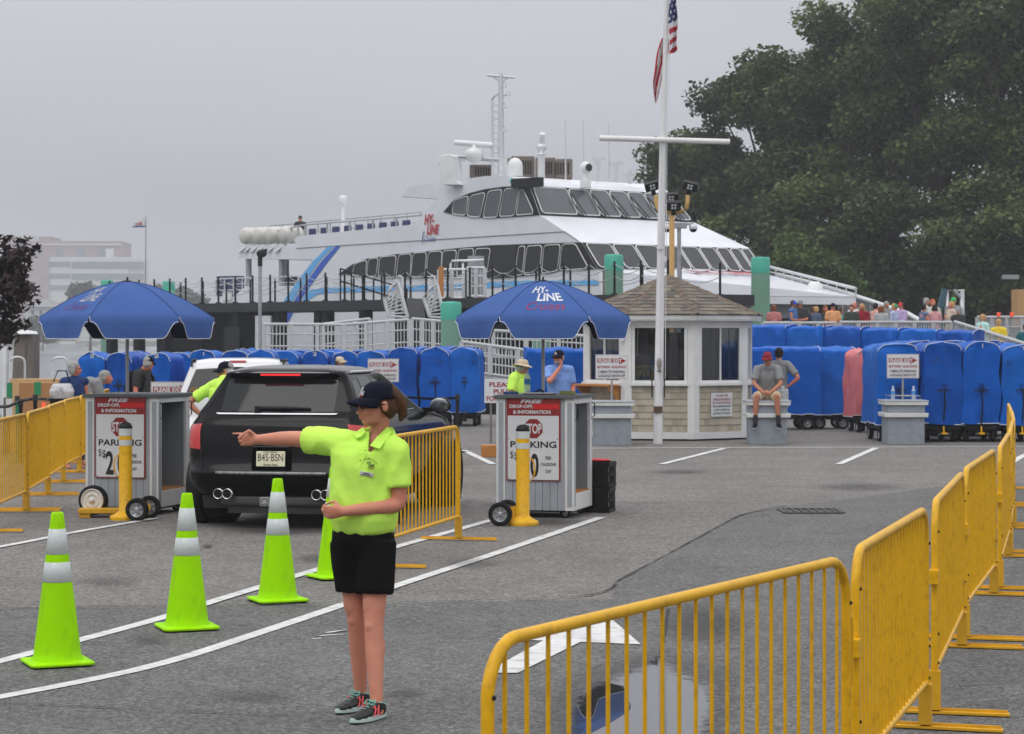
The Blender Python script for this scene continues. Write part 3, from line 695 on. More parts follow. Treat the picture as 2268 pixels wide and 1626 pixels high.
# ------------------------------------------------------------------ wheeled bollards
def make_bollard(label, loc, rz):
    t = thing('bollard', label, 'bollard', loc, rz, 'yellow wheeled bollards in front of the kiosks')
    mb = MB(); mb.lathe([(0.165, 0.0), (0.168, 0.03), (0.160, 0.045), (0.12, 0.062), (0.085, 0.085), (0.071, 0.10), (0.071, 0.985)], n=32); mb.build('post', M_yel, t)
    mb = MB(); mb.lathe([(0.0725, 0.80), (0.0725, 0.86)], n=32); mb.build('reflective_band', M_refl, t)
    mb = MB(); mb.lathe([(0.0725, 0.905), (0.0725, 0.985)], n=32); mb.build('reflective_band', M_refl, t)
    mb = MB(); mb.lathe([(0.0735, 0.982), (0.0735, 1.0), (0.06, 1.035), (0.03, 1.05), (0, 1.052)], n=32); mb.build('cap', M_black, t)
    mb = MB(); mb.tube([(0.068, 0, 0.70)] + [(0.07 + 0.055 * math.sin(a), 0, 0.58 + 0.12 * math.cos(a)) for a in [i * math.pi / 8 for i in range(1, 8)]] + [(0.068, 0, 0.46)], 0.008, 8); mb.build('handle', M_yel, t)
    mb = MB(); mb.prism([(-0.08, -0.03, 0.05), (-0.26, -0.06, 0.10), (-0.26, -0.06, 0.16), (-0.08, -0.03, 0.2)], (0, 0.012, 0)); mb.prism([(-0.07, 0.06, 0.05), (-0.2, 0.16, 0.10), (-0.2, 0.16, 0.16), (-0.07, 0.06, 0.2)], (0.01, 0.012, 0)); mb.tube([(-0.23, -0.15, 0.125), (-0.17, 0.24, 0.125)], 0.01, 8); mb.build('axle_bracket', M_yelw, t)
    for c in ((-0.235, -0.14, 0.125), (-0.165, 0.24, 0.125)):
        ty = wheel_geo('wheel', t, c, 0.125, 0.06, (-0.15 if rz == 0 else 0.15, -1, 0) if rz == 0 else (0.15, 1, 0), M_rim, 6); ty.name = 'wheel'
    return t
make_bollard('yellow bollard on wheels with its wheels to the left, before the kiosk by the booth', G(1158, 1163), 0.0)
make_bollard('yellow bollard on wheels next to a large white wheel', G(278, 1151), R(180))

# ------------------------------------------------------------------ milk crates, bottle and papers on the right kiosk
def make_crate(label, loc, rz, z=0.0):
    t = thing('milk_crate', label, 'crate', (loc[0], loc[1], z), rz, 'stacked black milk crates')
    mb = MB(); s, h = 0.33, 0.28
    for a in range(4):
        T = Matrix.Rotation(R(90 * a), 4, 'Z')
        mb.box((0, s / 2, 0.02), (s, 0.012, 0.04), T=T); mb.box((0, s / 2, h - 0.025), (s, 0.014, 0.05), T=T); mb.box((0, s / 2, h * .5), (s, 0.010, 0.02), T=T)
        for i in range(8): mb.box((-s / 2 + s * (i + .5) / 8, s / 2, h / 2), (0.014, 0.009, h - 0.05), T=T)
        for i in range(3): mb.box((-s / 2 + 0.05 * i + .03, s / 2 - 0.002, h / 2), (0.05, 0.008, h - 0.06), T=T)
    mb.box((0, 0, 0.012), (s - .02, s - .02, 0.014)); mb.build('crate_grid', M_black, t); return t
ck = k1.location + Matrix.Rotation(LANE, 4, 'Z') @ Vector((0.435 + 0.02, 0.44 + 0.19, 0))
make_crate('black plastic milk crate standing on the asphalt, below another crate', ck, LANE); make_crate('black plastic milk crate on top of another, carrying a red bag', ck + Vector((0.005, 0, 0)), LANE - 0.03, 0.285)
t = thing('red_bag', 'flat red bag lying on the upper milk crate', 'bag', (ck.x, ck.y, 0.57), LANE); mb = MB()
mb.ball((0, 0, 0.012), (0.15, 0.11, 0.02)); mb.build('bag_body', mat('red_cloth', srgb(215, 60, 60), 0.7), t)
M_pet = bpy.data.materials.new('clear_plastic'); M_pet.use_nodes = True; bb = M_pet.node_tree.nodes['Principled BSDF']
bb.inputs['Base Color'].default_value = (0.75, 0.82, 0.88, 1); bb.inputs['Alpha'].default_value = 0.45; bb.inputs['Roughness'].default_value = 0.1
def make_bottle(label, loc, s=1.0):
    t = thing('water_bottle', label, 'bottle', loc, 0, 'plastic water bottles'); mb = MB()
    mb.lathe([(0.028 * s, 0), (0.031 * s, 0.01 * s), (0.031 * s, 0.06 * s), (0.029 * s, 0.075 * s), (0.031 * s, 0.09 * s), (0.031 * s, 0.15 * s), (0.024 * s, 0.18 * s), (0.012 * s, 0.2 * s), (0.012 * s, 0.21 * s)], n=14); mb.build('body', M_pet, t)
    mb = MB(); mb.lathe([(0.0318 * s, 0.09 * s), (0.0318 * s, 0.145 * s)], n=14); mb.build('paper_label', mat('bottle_label', srgb(70, 140, 205), 0.4), t)
    mb = MB(); mb.lathe([(0.0135 * s, 0.205 * s), (0.0135 * s, 0.225 * s), (0, 0.225 * s)], n=12); mb.build('cap', M_sign, t); return t
kp = lambda x, y: k1.location + Matrix.Rotation(LANE, 4, 'Z') @ Vector((x, y, 1.335))
make_bottle('clear water bottle with blue label on the kiosk counter by the booth', kp(-0.22, 0.08), 1.15)
t = thing('clipboard', 'dark red clipboard with papers lying on the kiosk counter', 'clipboard', kp(-0.02, -0.12), LANE + 0.1); mb = MB(); mb.box((0, 0, 0.006), (0.34, 0.24, 0.012)); mb.build('board', mat('maroon_board', (0.06, 0.01, 0.012), 0.5), t)
mb = MB(); mb.box((0.0, 0, 0.016), (0.3, 0.2, 0.008)); mb.build('papers', M_sign, t); mb = MB(); mb.tube([(-0.05, -.05, 0.03), (0, -.05, 0.055), (0.05, -.05, 0.03)], 0.012, 7); mb.build('clip', M_black, t)
t = thing('notepad', 'yellowish folded notepad at the right end of the kiosk counter', 'notepad', kp(0.27, -0.05), LANE); mb = MB(); mb.box((0, 0, 0.02), (0.16, 0.12, 0.04)); mb.build('pages', mat('khaki_paper', srgb(150, 150, 90), 0.8), t, bevel=.006)
t = thing('blue_booklet', 'blue booklet at the left end of the kiosk counter', 'booklet', kp(-0.36, -0.1), LANE); mb = MB(); mb.box((0, 0, 0.015), (0.14, 0.12, 0.03)); mb.build('cover', mat('blue_card', srgb(60, 90, 140), 0.6), t, bevel=.004)
t = thing('wooden_wedge', 'small pale wooden block on the asphalt left of the kiosk by the booth', 'block', G(1086, 1012), 0); mb = MB(); mb.box((0, 0, .1), (.3, .25, .2)); mb.build('block_body', M_pine, t, bevel=.01)

# ------------------------------------------------------------------ PLEASE EXIT signs and concrete plinths
M_maroon = mat('sign_maroon', srgb(150, 26, 36), 0.45, vary=0.04)
def exit_sign(label, loc, ztop, rz=0.0, zfoot=0.8, w_=0.60):
    t = thing('exit_sign', label, 'sign', loc, rz, 'PLEASE EXIT signs'); h_ = w_ * 0.748
    mb = MB(); mb.box((0, 0, ztop - h_ / 2), (w_, 0.012, h_)); bd = mb.build('board', M_sign, t, bevel=0.004)
    M = frame((0, -0.0065, ztop - h_ / 2), (1, 0, 0), (0, 0, 1)); mb = MB(); k = w_ / 278.0
    X = lambda px: (px - 326) * k; Y = lambda py: (901 - py) * k
    for a in ((190, 800, 462, 802), (190, 1000, 462, 1002), (190, 800, 192, 1002), (460, 800, 462, 1002)): rect(mb, M, X(a[0]), Y(a[3]), X(a[2]), Y(a[1]), 0, 0.001)
    poly2(mb, M, [(X(203), Y(867)), (X(390), Y(867)), (X(390), Y(882)), (X(447), Y(850)), (X(390), Y(818)), (X(390), Y(830)), (X(203), Y(830))], 0, 0.0015)
    put_text(mb, M, 'PLEASE EXIT', X(312), Y(850), 198 * k, 32 * k, 1, 0.0032, 0, 0.035)
    put_text(mb, M, 'BETWEEN  BUILDINGS', X(325), Y(902), 242 * k, 22 * k, 0, 0.0025, 0, 0.02)
    put_text(mb, M, '5 MINUTE PARKING', X(325), Y(943), 228 * k, 24 * k, 2, 0.0025, 0, 0.02)
    put_text(mb, M, 'LUGGAGE DROP-OFF', X(325), Y(977), 228 * k, 24 * k, 2, 0.0025, 0, 0.02)
    mb.build('lettering', [M_maroon, M_sign, M_ink], bd)
    mb = MB(); mb.tube([(0, 0.025, zfoot), (0, 0.025, ztop - 0.02)], 0.019, 10); mb.build('pole', M_metal, t)
    return t
def make_plinth(label, loc, rail=False):
    t = thing('concrete_plinth', label, 'plinth', loc, 0, 'grey concrete plinths'); w_ = 0.70
    mb = MB()
    def fr(z0, z1, w0, w1): mb.loft([[(-w0 / 2, -w0 / 2, z0), (w0 / 2, -w0 / 2, z0), (w0 / 2, w0 / 2, z0), (-w0 / 2, w0 / 2, z0)], [(-w1 / 2, -w1 / 2, z1), (w1 / 2, -w1 / 2, z1), (w1 / 2, w1 / 2, z1), (-w1 / 2, w1 / 2, z1)]], smooth=False)
    fr(0, 0.50, 0.68, 0.68); fr(0.575, 0.725, 0.69, 0.69); mb.build('concrete_body', M_conc, t, bevel=0.008)
    mb = MB(); fr(0.50, 0.575, 0.79, 0.81); fr(0.725, 0.785, 0.79, 0.80); mb.build('timber_band', M_trim, t, bevel=0.006)
    mb = MB(); fr(0.785, 0.812, 0.82, 0.81); mb.build('lid', M_grey, t, bevel=0.004)
    if rail:
        mb = MB()
        for y_ in (-0.22, 0.22): mb.tube([(-0.28, y_, 0.81), (-0.28, y_, 0.89), (0.28, y_, 0.89), (0.28, y_, 0.81)], 0.008, 7)
        mb.build('bottle_rail', M_metal, t)
    return t
p1 = make_plinth('grey concrete plinth with sign, left of the shingled booth', G(1355, 987)); p2 = make_plinth('grey concrete plinth with a man sitting on it', G(1698, 985)); p3 = make_plinth('grey concrete plinth with water bottles, in front of blue carts', G(2000, 984), True)
for p in (p1, p2, p3): p.location.y += 0.3; p.location.x *= p.location.y / (p.location.y - 0.3)
exit_sign('PLEASE EXIT sign on the plinth left of the shingled booth', p1.location, 1.655); exit_sign('PLEASE EXIT sign on the plinth with water bottles', p3.location, 1.66)
make_bottle('water bottle left of the sign pole on the plinth before the carts', p3.location + Vector((-0.22, -0.2, 0.812)), 1.15); make_bottle('water bottle right of the sign pole on the plinth before the carts', p3.location + Vector((0.16, -0.2, 0.812)), 1.15)
q = U(849, 830, 43.5); exit_sign('PLEASE EXIT sign showing above the roof of the black car', (q.x, q.y, 0), 1.56, 0, 0.0)
q = U(378, 860, 34.0); exit_sign('PLEASE EXIT sign low behind the left kiosk, near the white car', (q.x, q.y, 0), 1.95 - 96 * 34 / 5000, 0, 0.0)
# PLEASE PULL FORWARD board
q = U(1105, 868, 42.0); t = thing('pull_forward_sign', 'white sign reading PLEASE PULL FORWARD in dark red, behind the kiosk', 'sign', (q.x, q.y, 0))
mb = MB(); mb.box((0.07, 0, 0.97), (0.68, 0.015, 0.44)); bd = mb.build('board', M_sign, t, bevel=.004); M = frame((0.07, -0.0085, 0.97), (1, 0, 0), (0, 0, 1)); mb = MB()
for i, s_ in enumerate(('PLEASE', 'PULL', 'FORWARD')): put_text(mb, M, s_, -0.02, 0.125 - 0.13 * i, (0.46, 0.3, 0.56)[i], 0.088, 0, 0.002, 0, 0.03)
mb.build('lettering', M_maroon, bd); mb = MB(); mb.box((-0.15, 0.03, 0.38), (0.04, 0.04, 0.75)); mb.box((0.3, 0.03, 0.38), (0.04, 0.04, 0.75)); mb.build('leg', M_wood, t)
# ------------------------------------------------------------------ octagonal shingled booth
M_glass = bpy.data.materials.new('clear_glass'); M_glass.use_nodes = True
n = M_glass.node_tree.nodes; l = M_glass.node_tree.links; n.clear()
o_ = n.new('ShaderNodeOutputMaterial'); mxs = n.new('ShaderNodeMixShader'); tr = n.new('ShaderNodeBsdfTransparent'); gl = n.new('ShaderNodeBsdfGlossy'); fr_ = n.new('ShaderNodeFresnel')
fr_.inputs[0].default_value = 1.52; gl.inputs['Roughness'].default_value = 0.03; tr.inputs[0].default_value = (0.55, 0.58, 0.58, 1)
fm = n.new('ShaderNodeMath'); fm.operation = 'MULTIPLY_ADD'; fm.inputs[1].default_value = 1.6; fm.inputs[2].default_value = 0.03
l.new(fr_.outputs[0], fm.inputs[0]); l.new(fm.outputs[0], mxs.inputs[0]); l.new(tr.outputs[0], mxs.inputs[1]); l.new(gl.outputs[0], mxs.inputs[2]); l.new(mxs.outputs[0], o_.inputs['Surface'])
SH = [mat('cedar_shingle_a', srgb(172, 163, 145), 0.85, vary=0.1, scale=9, bump=0.2, bscale=50), mat('cedar_shingle_b', srgb(160, 151, 134), 0.85, vary=0.12, scale=9, bump=0.2, bscale=50), mat('cedar_shingle_c', srgb(180, 171, 153), 0.85, vary=0.08, scale=9, bump=0.2, bscale=50)]
RF = [mat('roof_shingle_a', srgb(108, 101, 90), 0.9, vary=0.15, scale=14, bump=0.4, bscale=120), mat('roof_shingle_b', srgb(90, 84, 76), 0.9, vary=0.15, scale=14, bump=0.4, bscale=120), mat('roof_shingle_c', srgb(122, 113, 98), 0.9, vary=0.12, scale=14, bump=0.4, bscale=120), mat('roof_ridge', srgb(104, 90, 77), 0.9, vary=0.18, scale=8)]
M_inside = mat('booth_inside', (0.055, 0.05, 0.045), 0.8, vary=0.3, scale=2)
bc = Vector((3.093, 44.66, 0)); booth = thing('ticket_booth', 'small octagonal ticket booth with shingled walls, white trim and brown shingle roof', 'booth', bc)
SIDE = 1.3; AP = SIDE * 1.2071; RC = SIDE * 1.30656
phi0 = math.atan2(-0.985, -0.174)                   # outward direction of the face nearest the camera
wl = MB(); posts = MB(); base = MB(); base2 = MB(); base3 = MB(); fr2 = MB(); rdg = MB()
for k in range(8):
    ph = phi0 + R(45 * k); nn = Vector((math.cos(ph), math.sin(ph), 0)); ux = Vector((-nn.y, nn.x, 0))
    M = frame(nn * AP, ux, (0, 0, 1)); hw = SIDE / 2
    # shingle courses
    rows = 7; zb, zt = 0.17, 1.05; rh = (zt - zb) / rows
    for r_ in range(rows):
        x = -hw + 0.1
        while x < hw - 0.1:
            ww = min(rng.uniform(0.10, 0.24), hw - 0.1 - x)
            z0 = zb + r_ * rh; 
            wl.add([(x, z0, 0.016), (x + ww - 0.003, z0, 0.016), (x + ww - 0.003, z0 + rh + 0.01, 0.003), (x, z0 + rh + 0.01, 0.003), (x, z0, 0.0), (x + ww - 0.003, z0, 0.0)], [(0, 1, 2, 3), (4, 5, 1, 0)], rng.choice((0, 0, 1, 2)), False, M); x += ww
    wl.box((0, 0.62, -0.03), (SIDE, 0.95, 0.05), 1, M)
    posts.box((-hw + 0.05, 1.2, 0.006), (0.13, 2.34, 0.06), 0, M); posts.box((hw - 0.05, 1.2, 0.006), (0.13, 2.34, 0.06), 0, M)
    base.box((0, 0.1, 0.014), (SIDE, 0.13, 0.07), 0, M); base2.box((0, 1.075, 0.03), (SIDE - 0.2, 0.05, 0.12), 0, M)
    base3.box((0, 2.29, 0.01), (SIDE + .02, 0.17, 0.07), 0, M)
    # window: frame > panes
    w0, w1, h0, h1 = -hw + 0.12, hw - 0.12, 1.10, 2.205
    f_ = MB()
    for a in ((w0, w0 + 0.055, h0, h1), (w1 - 0.055, w1, h0, h1), (-0.012, 0.012, h0, h1), (w0, w1, h0, h0 + 0.05), (w0, w1, h1 - 0.05, h1)):
        f_.box(((a[0] + a[1]) / 2, (a[2] + a[3]) / 2, 0.008), (a[1] - a[0], a[3] - a[2], 0.045 + rng.uniform(0, .003)), 0, M)
    wf = f_.build('window_frame', M_trim, booth)
    g_ = MB(); rect(g_, M, w0 + 0.05, h0 + 0.045, w1 - 0.05, h1 - 0.045, 0, 0.0); g_.build('pane', M_glass, wf)
    # fascia, soffit and roof facet
    ez, ea = 2.405, AP + 0.25; ehw = ea * math.tan(R(22.5))
    fr2.box((0, 2.345, 0.19), (ehw * 2 - 0.05, 0.10, 0.05), 0, M)
    fr2.add([(-hw, 2.36, 0.0), (hw, 2.36, 0), (ehw, 2.33, 0.23), (-ehw, 2.33, 0.23)], [(0, 1, 2, 3)], 0, False, M)
    apx = Vector((0, 0, 3.20)); el = nn * ea - ux * ehw + Vector((0, 0, ez)); er = nn * ea + ux * ehw + Vector((0, 0, ez))
    nr = 12; nf = (er - el).cross(apx - el).normalized()
    for r_ in range(nr):
        f0, f1 = r_ / nr, min(1, (r_ + 1.25) / nr)
        a0, a1 = el.lerp(apx, f0), er.lerp(apx, f0); b0, b1 = el.lerp(apx, f1), er.lerp(apx, f1); L0 = (a1 - a0).length
        x = 0.0
        while x < L0 - 1e-4:
            ww = min(rng.uniform(0.08, 0.26), L0 - x); s0, s1 = x / L0, (x + ww) / L0
            h = rng.uniform(0.010, 0.022)
            rdg.add([a0.lerp(a1, s0) + nf * h, a0.lerp(a1, s1) + nf * h, b0.lerp(b1, s1) + nf * 0.002, b0.lerp(b1, s0) + nf * 0.002, a0.lerp(a1, s0), a0.lerp(a1, s1)], [(0, 1, 2, 3), (4, 5, 1, 0)], rng.choice((0, 0, 1, 2)), False); x += ww
    for r_ in range(9):                             # ridge caps
        f0, f1 = r_ / 9, (r_ + 1.1) / 9; p = er.lerp(apx, f0); q = er.lerp(apx, min(1, f1)); dn = Vector((math.cos(ph + R(22.5)), math.sin(ph + R(22.5)), 0)); sd = Vector((-dn.y, dn.x, 0)) * 0.10
        up = Vector((0, 0, 0.035)); dz = Vector((0, 0, -0.012))
        rdg.add([p + up, p + sd + dz, q + sd * .9 + dz, q + up * .6, p - sd + dz, q - sd * .9 + dz], [(0, 1, 2, 3), (0, 3, 5, 4)], 3)
wl.build('shingle_wall', SH, booth); posts.build('corner_trim', M_trim, booth, bevel=0.004); base.build('base_trim', M_trim, booth); base2.build('sill_trim', M_trim, booth); base3.build('head_trim', M_trim, booth); fr2.build('eaves', M_trim, booth); rdg.build('roof', RF, booth)
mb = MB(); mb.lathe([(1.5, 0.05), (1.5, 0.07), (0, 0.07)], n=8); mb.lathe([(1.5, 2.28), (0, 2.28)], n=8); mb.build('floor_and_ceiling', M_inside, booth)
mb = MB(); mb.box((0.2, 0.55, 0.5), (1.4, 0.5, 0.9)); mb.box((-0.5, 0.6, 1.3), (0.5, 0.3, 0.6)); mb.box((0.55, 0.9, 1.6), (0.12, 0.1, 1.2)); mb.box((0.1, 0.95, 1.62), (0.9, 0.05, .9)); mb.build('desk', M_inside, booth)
# $20 card in the window
ph = phi0; nn = Vector((math.cos(ph), math.sin(ph), 0)); ux = Vector((-nn.y, nn.x, 0)); M = frame(nn * (AP - 0.06), ux, (0, 0, 1))
mb = MB(); rect(mb, M, -0.52, 1.15, -0.1, 1.44, 0, 0); put_text(mb, M, '$', -0.47, 1.36, 0.05, 0.11, 1, .003, 0, .02); put_text(mb, M, '20', -0.29, 1.29, 0.24, 0.24, 1, .003, 0, .03); mb.build('price_card', [mat('price_card', srgb(150, 165, 40), 0.7), mat('card_red', srgb(80, 20, 20), .6)], booth)
# freight notice on the right-hand face
ph = phi0 + R(45); nn = Vector((math.cos(ph), math.sin(ph), 0)); ux = Vector((-nn.y, nn.x, 0)); M = frame(nn * (AP + 0.03), ux, (0, 0, 1))
mb = MB(); mb.box((0.02, 0.68, 0), (0.53, 0.46, 0.016), 0, M); nb = mb.build('notice_board', M_sign, booth, bevel=.004); mb = MB()
for i, (s_, w_, c_) in enumerate((('HY-LINE DOES', .30, 0), ('CHARGE FOR FREIGHT', .46, 0), ('SEE PARKING SUPERVISOR', .46, 0), ('UNACCOMPANIED FREIGHT', .46, 1), ('IS NOT ACCEPTED ON', .38, 1), ('LAST BOAT OF THE DAY', .43, 1))): put_text(mb, M, s_, 0.02, 0.68 + 0.175 - 0.068 * i, w_, 0.042, c_, 0.010, 0, .02)
rect(mb, M, -0.21, .765 - .005, .25, .765, 0, .0095)
mb.build('lettering', [M_maroon, M_ink], nb)
# pine shelf under the left-hand window, and a small box by it
ph = phi0 - R(45); nn = Vector((math.cos(ph), math.sin(ph), 0)); ux = Vector((-nn.y, nn.x, 0)); M = frame(nn * (AP + 0.0), ux, (0, 0, 1))
mb = MB(); mb.box((-0.02, 1.05, 0.2), (1.12, 0.04, 0.34), 0, M)
for x in (-0.5, 0.46): mb.prism([(x, 1.03, 0.03), (x, 0.72, 0.03), (x, 0.74, 0.09), (x, 0.86, 0.16), (x, 0.96, 0.30), (x, 1.03, 0.33)], (0.04, 0, 0), 0, M)
mb.build('shelf', M_pine, booth, bevel=.004)
ph = phi0; nn = Vector((math.cos(ph), math.sin(ph), 0)); ux = Vector((-nn.y, nn.x, 0)); M = frame(nn * (AP + 0.04), ux, (0, 0, 1))
mb = MB(); mb.box((-0.72, 2.0, 0.02), (0.09, 0.2, 0.06), 0, M); mb.box((-0.72, 2.12, 0.0), (0.03, 0.04, 0.02), 0, M); mb.build('meter_box', M_sign, booth, bevel=.005)

# ------------------------------------------------------------------ flagpole with yard, and its flag
fp = G(1457, 983); t = thing('flagpole', 'tall white flagpole with a crossarm in front of the ticket booth', 'flagpole', fp)
d = fp.y; lean = (1468 - 1457) / 668.0
def fpz(y): return HC + (HY - y) / F * d
def fx(z): return (z) * lean * 1.0
zy = fpz(312)
mb = MB(); mb.tube([(0, 0, 0), (fx(zy + .03), 0, zy + 0.03)], [0.088, 0.062], 8, smooth=False); mb.build('lower_mast', M_white, t)
mb = MB(); mb.tube([(fx(1.6) + .02, -0.06, 3.6), (fx(8.8) + 0.03, -0.06, 8.9)], [0.055, 0.045], 14); mb.build('topmast', M_white, t)
mb = MB(); mb.tube([(fx(zy) - 1.18, -0.11, zy + 0.04), (fx(zy) + 1.23, -0.13, zy - 0.03)], 0.052, 14); mb.build('yard', M_white, t)
mb = MB(); mb.tube([(fx(1.2) + .11, -.12, 1.2), (fx(zy) + .07, -.12, zy), (fx(8.8) + .1, -.12, 8.8)], 0.006, 5); mb.tube([(fx(1.2) - .0, -.12, 1.2), (fx(zy) - .02, -.12, zy)], 0.005, 5); mb.build('halyard', M_sign, t)
mb = MB(); mb.box((0.0, -0.09, fpz(907)), (0.17, 0.03, 0.125)); mb.build('plaque', mat('bronze_plaque', (0.12, 0.07, 0.045), 0.45, .4), t)
for s in (-1, 1):
    mb = MB(); mb.tube([(s * .115, -.04, 1.15), (s * .115, -.10, 1.12), (s * .115, -.10, .96), (s * .115, -.04, .93)], .014, 6); mb.tube([(s * .115, -.1, 1.22), (s * .115, -.1, .86)], .014, 6); mb.build('cleat', M_black, t)
mb = MB(); mb.ball((0.02, -.12, 1.5), (.05, .05, .1)); mb.tube([(0, -.13, 1.45), (.05, -.13, 1.32), (-.02, -.13, 1.36)], .02, 6); mb.build('coiled_line', mat('rope', (.3, .28, .25), .9, vary=.5, scale=40), t)
# flag, hanging in folds: canton above, stripes below
M_fr = mat('flag_red', srgb(165, 28, 44), 0.8, vary=.1); M_fw = mat('flag_white', (0.62, 0.62, 0.64), 0.8, vary=.06); M_fb = mat('flag_blue', srgb(40, 44, 98), 0.8, vary=.1)
t2 = thing('national_flag', 'folded red white and blue striped flag hanging high on the flagpole', 'flag', fp)
mb = MB()
# right-hand fall
NA, NB_ = 14, 60
def fall(x0, x1, z0, z1, ph, xs=0.0, ym=-0.16, stripes=None, taper=0.0, wf=None):
    vs = []; base_ = len(mb.v)
    for i in range(NB_ + 1):
        v = i / NB_; z = z0 + (z1 - z0) * v
        for j in range(NA + 1):
            u = j / NA; wd = (x1 - x0) * (1 - taper * v); xb0 = x0
            if wf: xb0, xe = wf(v); wd = xe - xb0
            x = xb0 + wd * u + xs * v + 0.012 * math.sin(9 * v + 3 * u + ph); y = ym + 0.045 * math.sin(u * 9 + ph + v * 1.5) 
            zz = z + 0.05 * (u - .5) * (1 if ph < 2 else -2) * v
            vs.append((x + fx(z), y, zz))
    for i in range(NB_):
        for j in range(NA):
            a = i * (NA + 1) + j; mb.add([vs[a], vs[a + 1], vs[a + NA + 2], vs[a + NA + 1]], [(0, 1, 2, 3)], stripes(i / NB_, j / NA), True)
# upper fall: canton to y=45, then stripes to y=120
zt, zm = fpz(-14), fpz(120)
def st1(v, u):
    y = -14 + 134 * v + (u - .5) * 6
    if y < 50:
        return 1 if (int(y / 6.0) % 2 == 0 and int(u * 6 + int(y / 12)) % 3 == 0) else 2
    return (0 if int((y - 50) / 11.5) % 2 == 1 else 1)
fall(0.055, 0.20, zt, zm, 0.5, 0.03, -0.17, st1)
def st2(v, u):
    q = u * 4.2 + v * 0.8 + 0.3 * math.sin(v * 7)
    return 0 if int(q + 9) % 2 == 1 else 1
fall(0, 1, fpz(84), fpz(228), 3.0, 0, 0.07, st2, 0, lambda v: (-.05 - .15 * math.sin(min(1.0, v * 1.35) * math.pi / 2) + .05 * max(0, v - .7) / .3, .09 - .25 * v ** 1.6))
mb.build('cloth', [M_fr, M_fw, M_fb], t2, weld=True)

# ------------------------------------------------------------------ yellow floodlight mast and grey camera mast behind the booth
M_mast = mat('cream_mast', srgb(215, 172, 105), 0.5, vary=.06)
q = U(1488, 600, 52); t = thing('floodlight_mast', 'cream mast with four black floodlights behind the ticket booth', 'light mast', (q.x, q.y, 0))
Z = lambda y: HC + (HY - y) / F * 52; X = lambda x: (x - 1488) / F * 52
mb = MB(); mb.tube([(0, 0, 0), (0, 0, Z(450))], 0.062, 14)
for s, xx, yy in ((-1, 1453, 452), (1, 1523, 452)): mb.tube([(0, 0, Z(472)), (X(1488 + s * 26), 0, Z(468)), (X(xx - s * 3), 0, Z(462)), (X(xx), 0, Z(445)), (X(xx), 0, Z(432))], .05, 10)
mb.build('mast', M_mast, t)
for xx, yy, tl in ((1444, 412, -.25), (1528, 412, .25), (1491, 456, 0), (1487, 436, 0)):
    T = Matrix.Translation((X(xx), -0.12 if yy > 450 else (0.15 if yy == 436 else -.02), Z(yy))) @ Matrix.Rotation(tl, 4, 'Y') @ Matrix.Rotation(R(25), 4, 'X')
    mb = MB(); mb.box((0, 0, 0), (0.33, 0.16, 0.2), T=T); mb.box((0, -.02, -.15), (.1, .08, .14), T=T); fl = mb.build('floodlight', M_black, t, bevel=.01)
    mb = MB()
    for a in (-.035, .035):
        for b_ in (-.035, .035): mb.lathe([(.03, 0), (.026, .004), (0, .004)], n=10, T=T @ Matrix.Translation((a, -.081, b_)) @ Matrix.Rotation(R(90), 4, 'X'))
    mb.build('lens', mat('lamp_lens', (.5, .52, .55), .2), fl)
q = U(1504, 600, 54); t = thing('camera_mast', 'slim grey mast with two dome cameras behind the ticket booth', 'camera mast', (q.x, q.y, 0)); Z = lambda y: HC + (HY - y) / F * 54
mb = MB(); mb.tube([(0, 0, 0), (0, 0, Z(505))], .048, 12); mb.box((.02, 0, Z(500)), (.33, .2, .13)); mb.box((0.02, -.02, Z(497)), (.66, .05, .05)); mb.build('mast', M_metal, t)
for xx in (-.28, .34):
    mb = MB(); mb.lathe([(0, .06), (.09, .06), (.1, 0), (.1, -.05)], c=(xx, 0, Z(503)), n=14); dc = mb.build('dome_camera', M_alu, t); mb = MB(); mb.ball((xx, 0, Z(503) - .05), (.09, .09, .08)); mb.build('dome', M_glass_dark, dc)
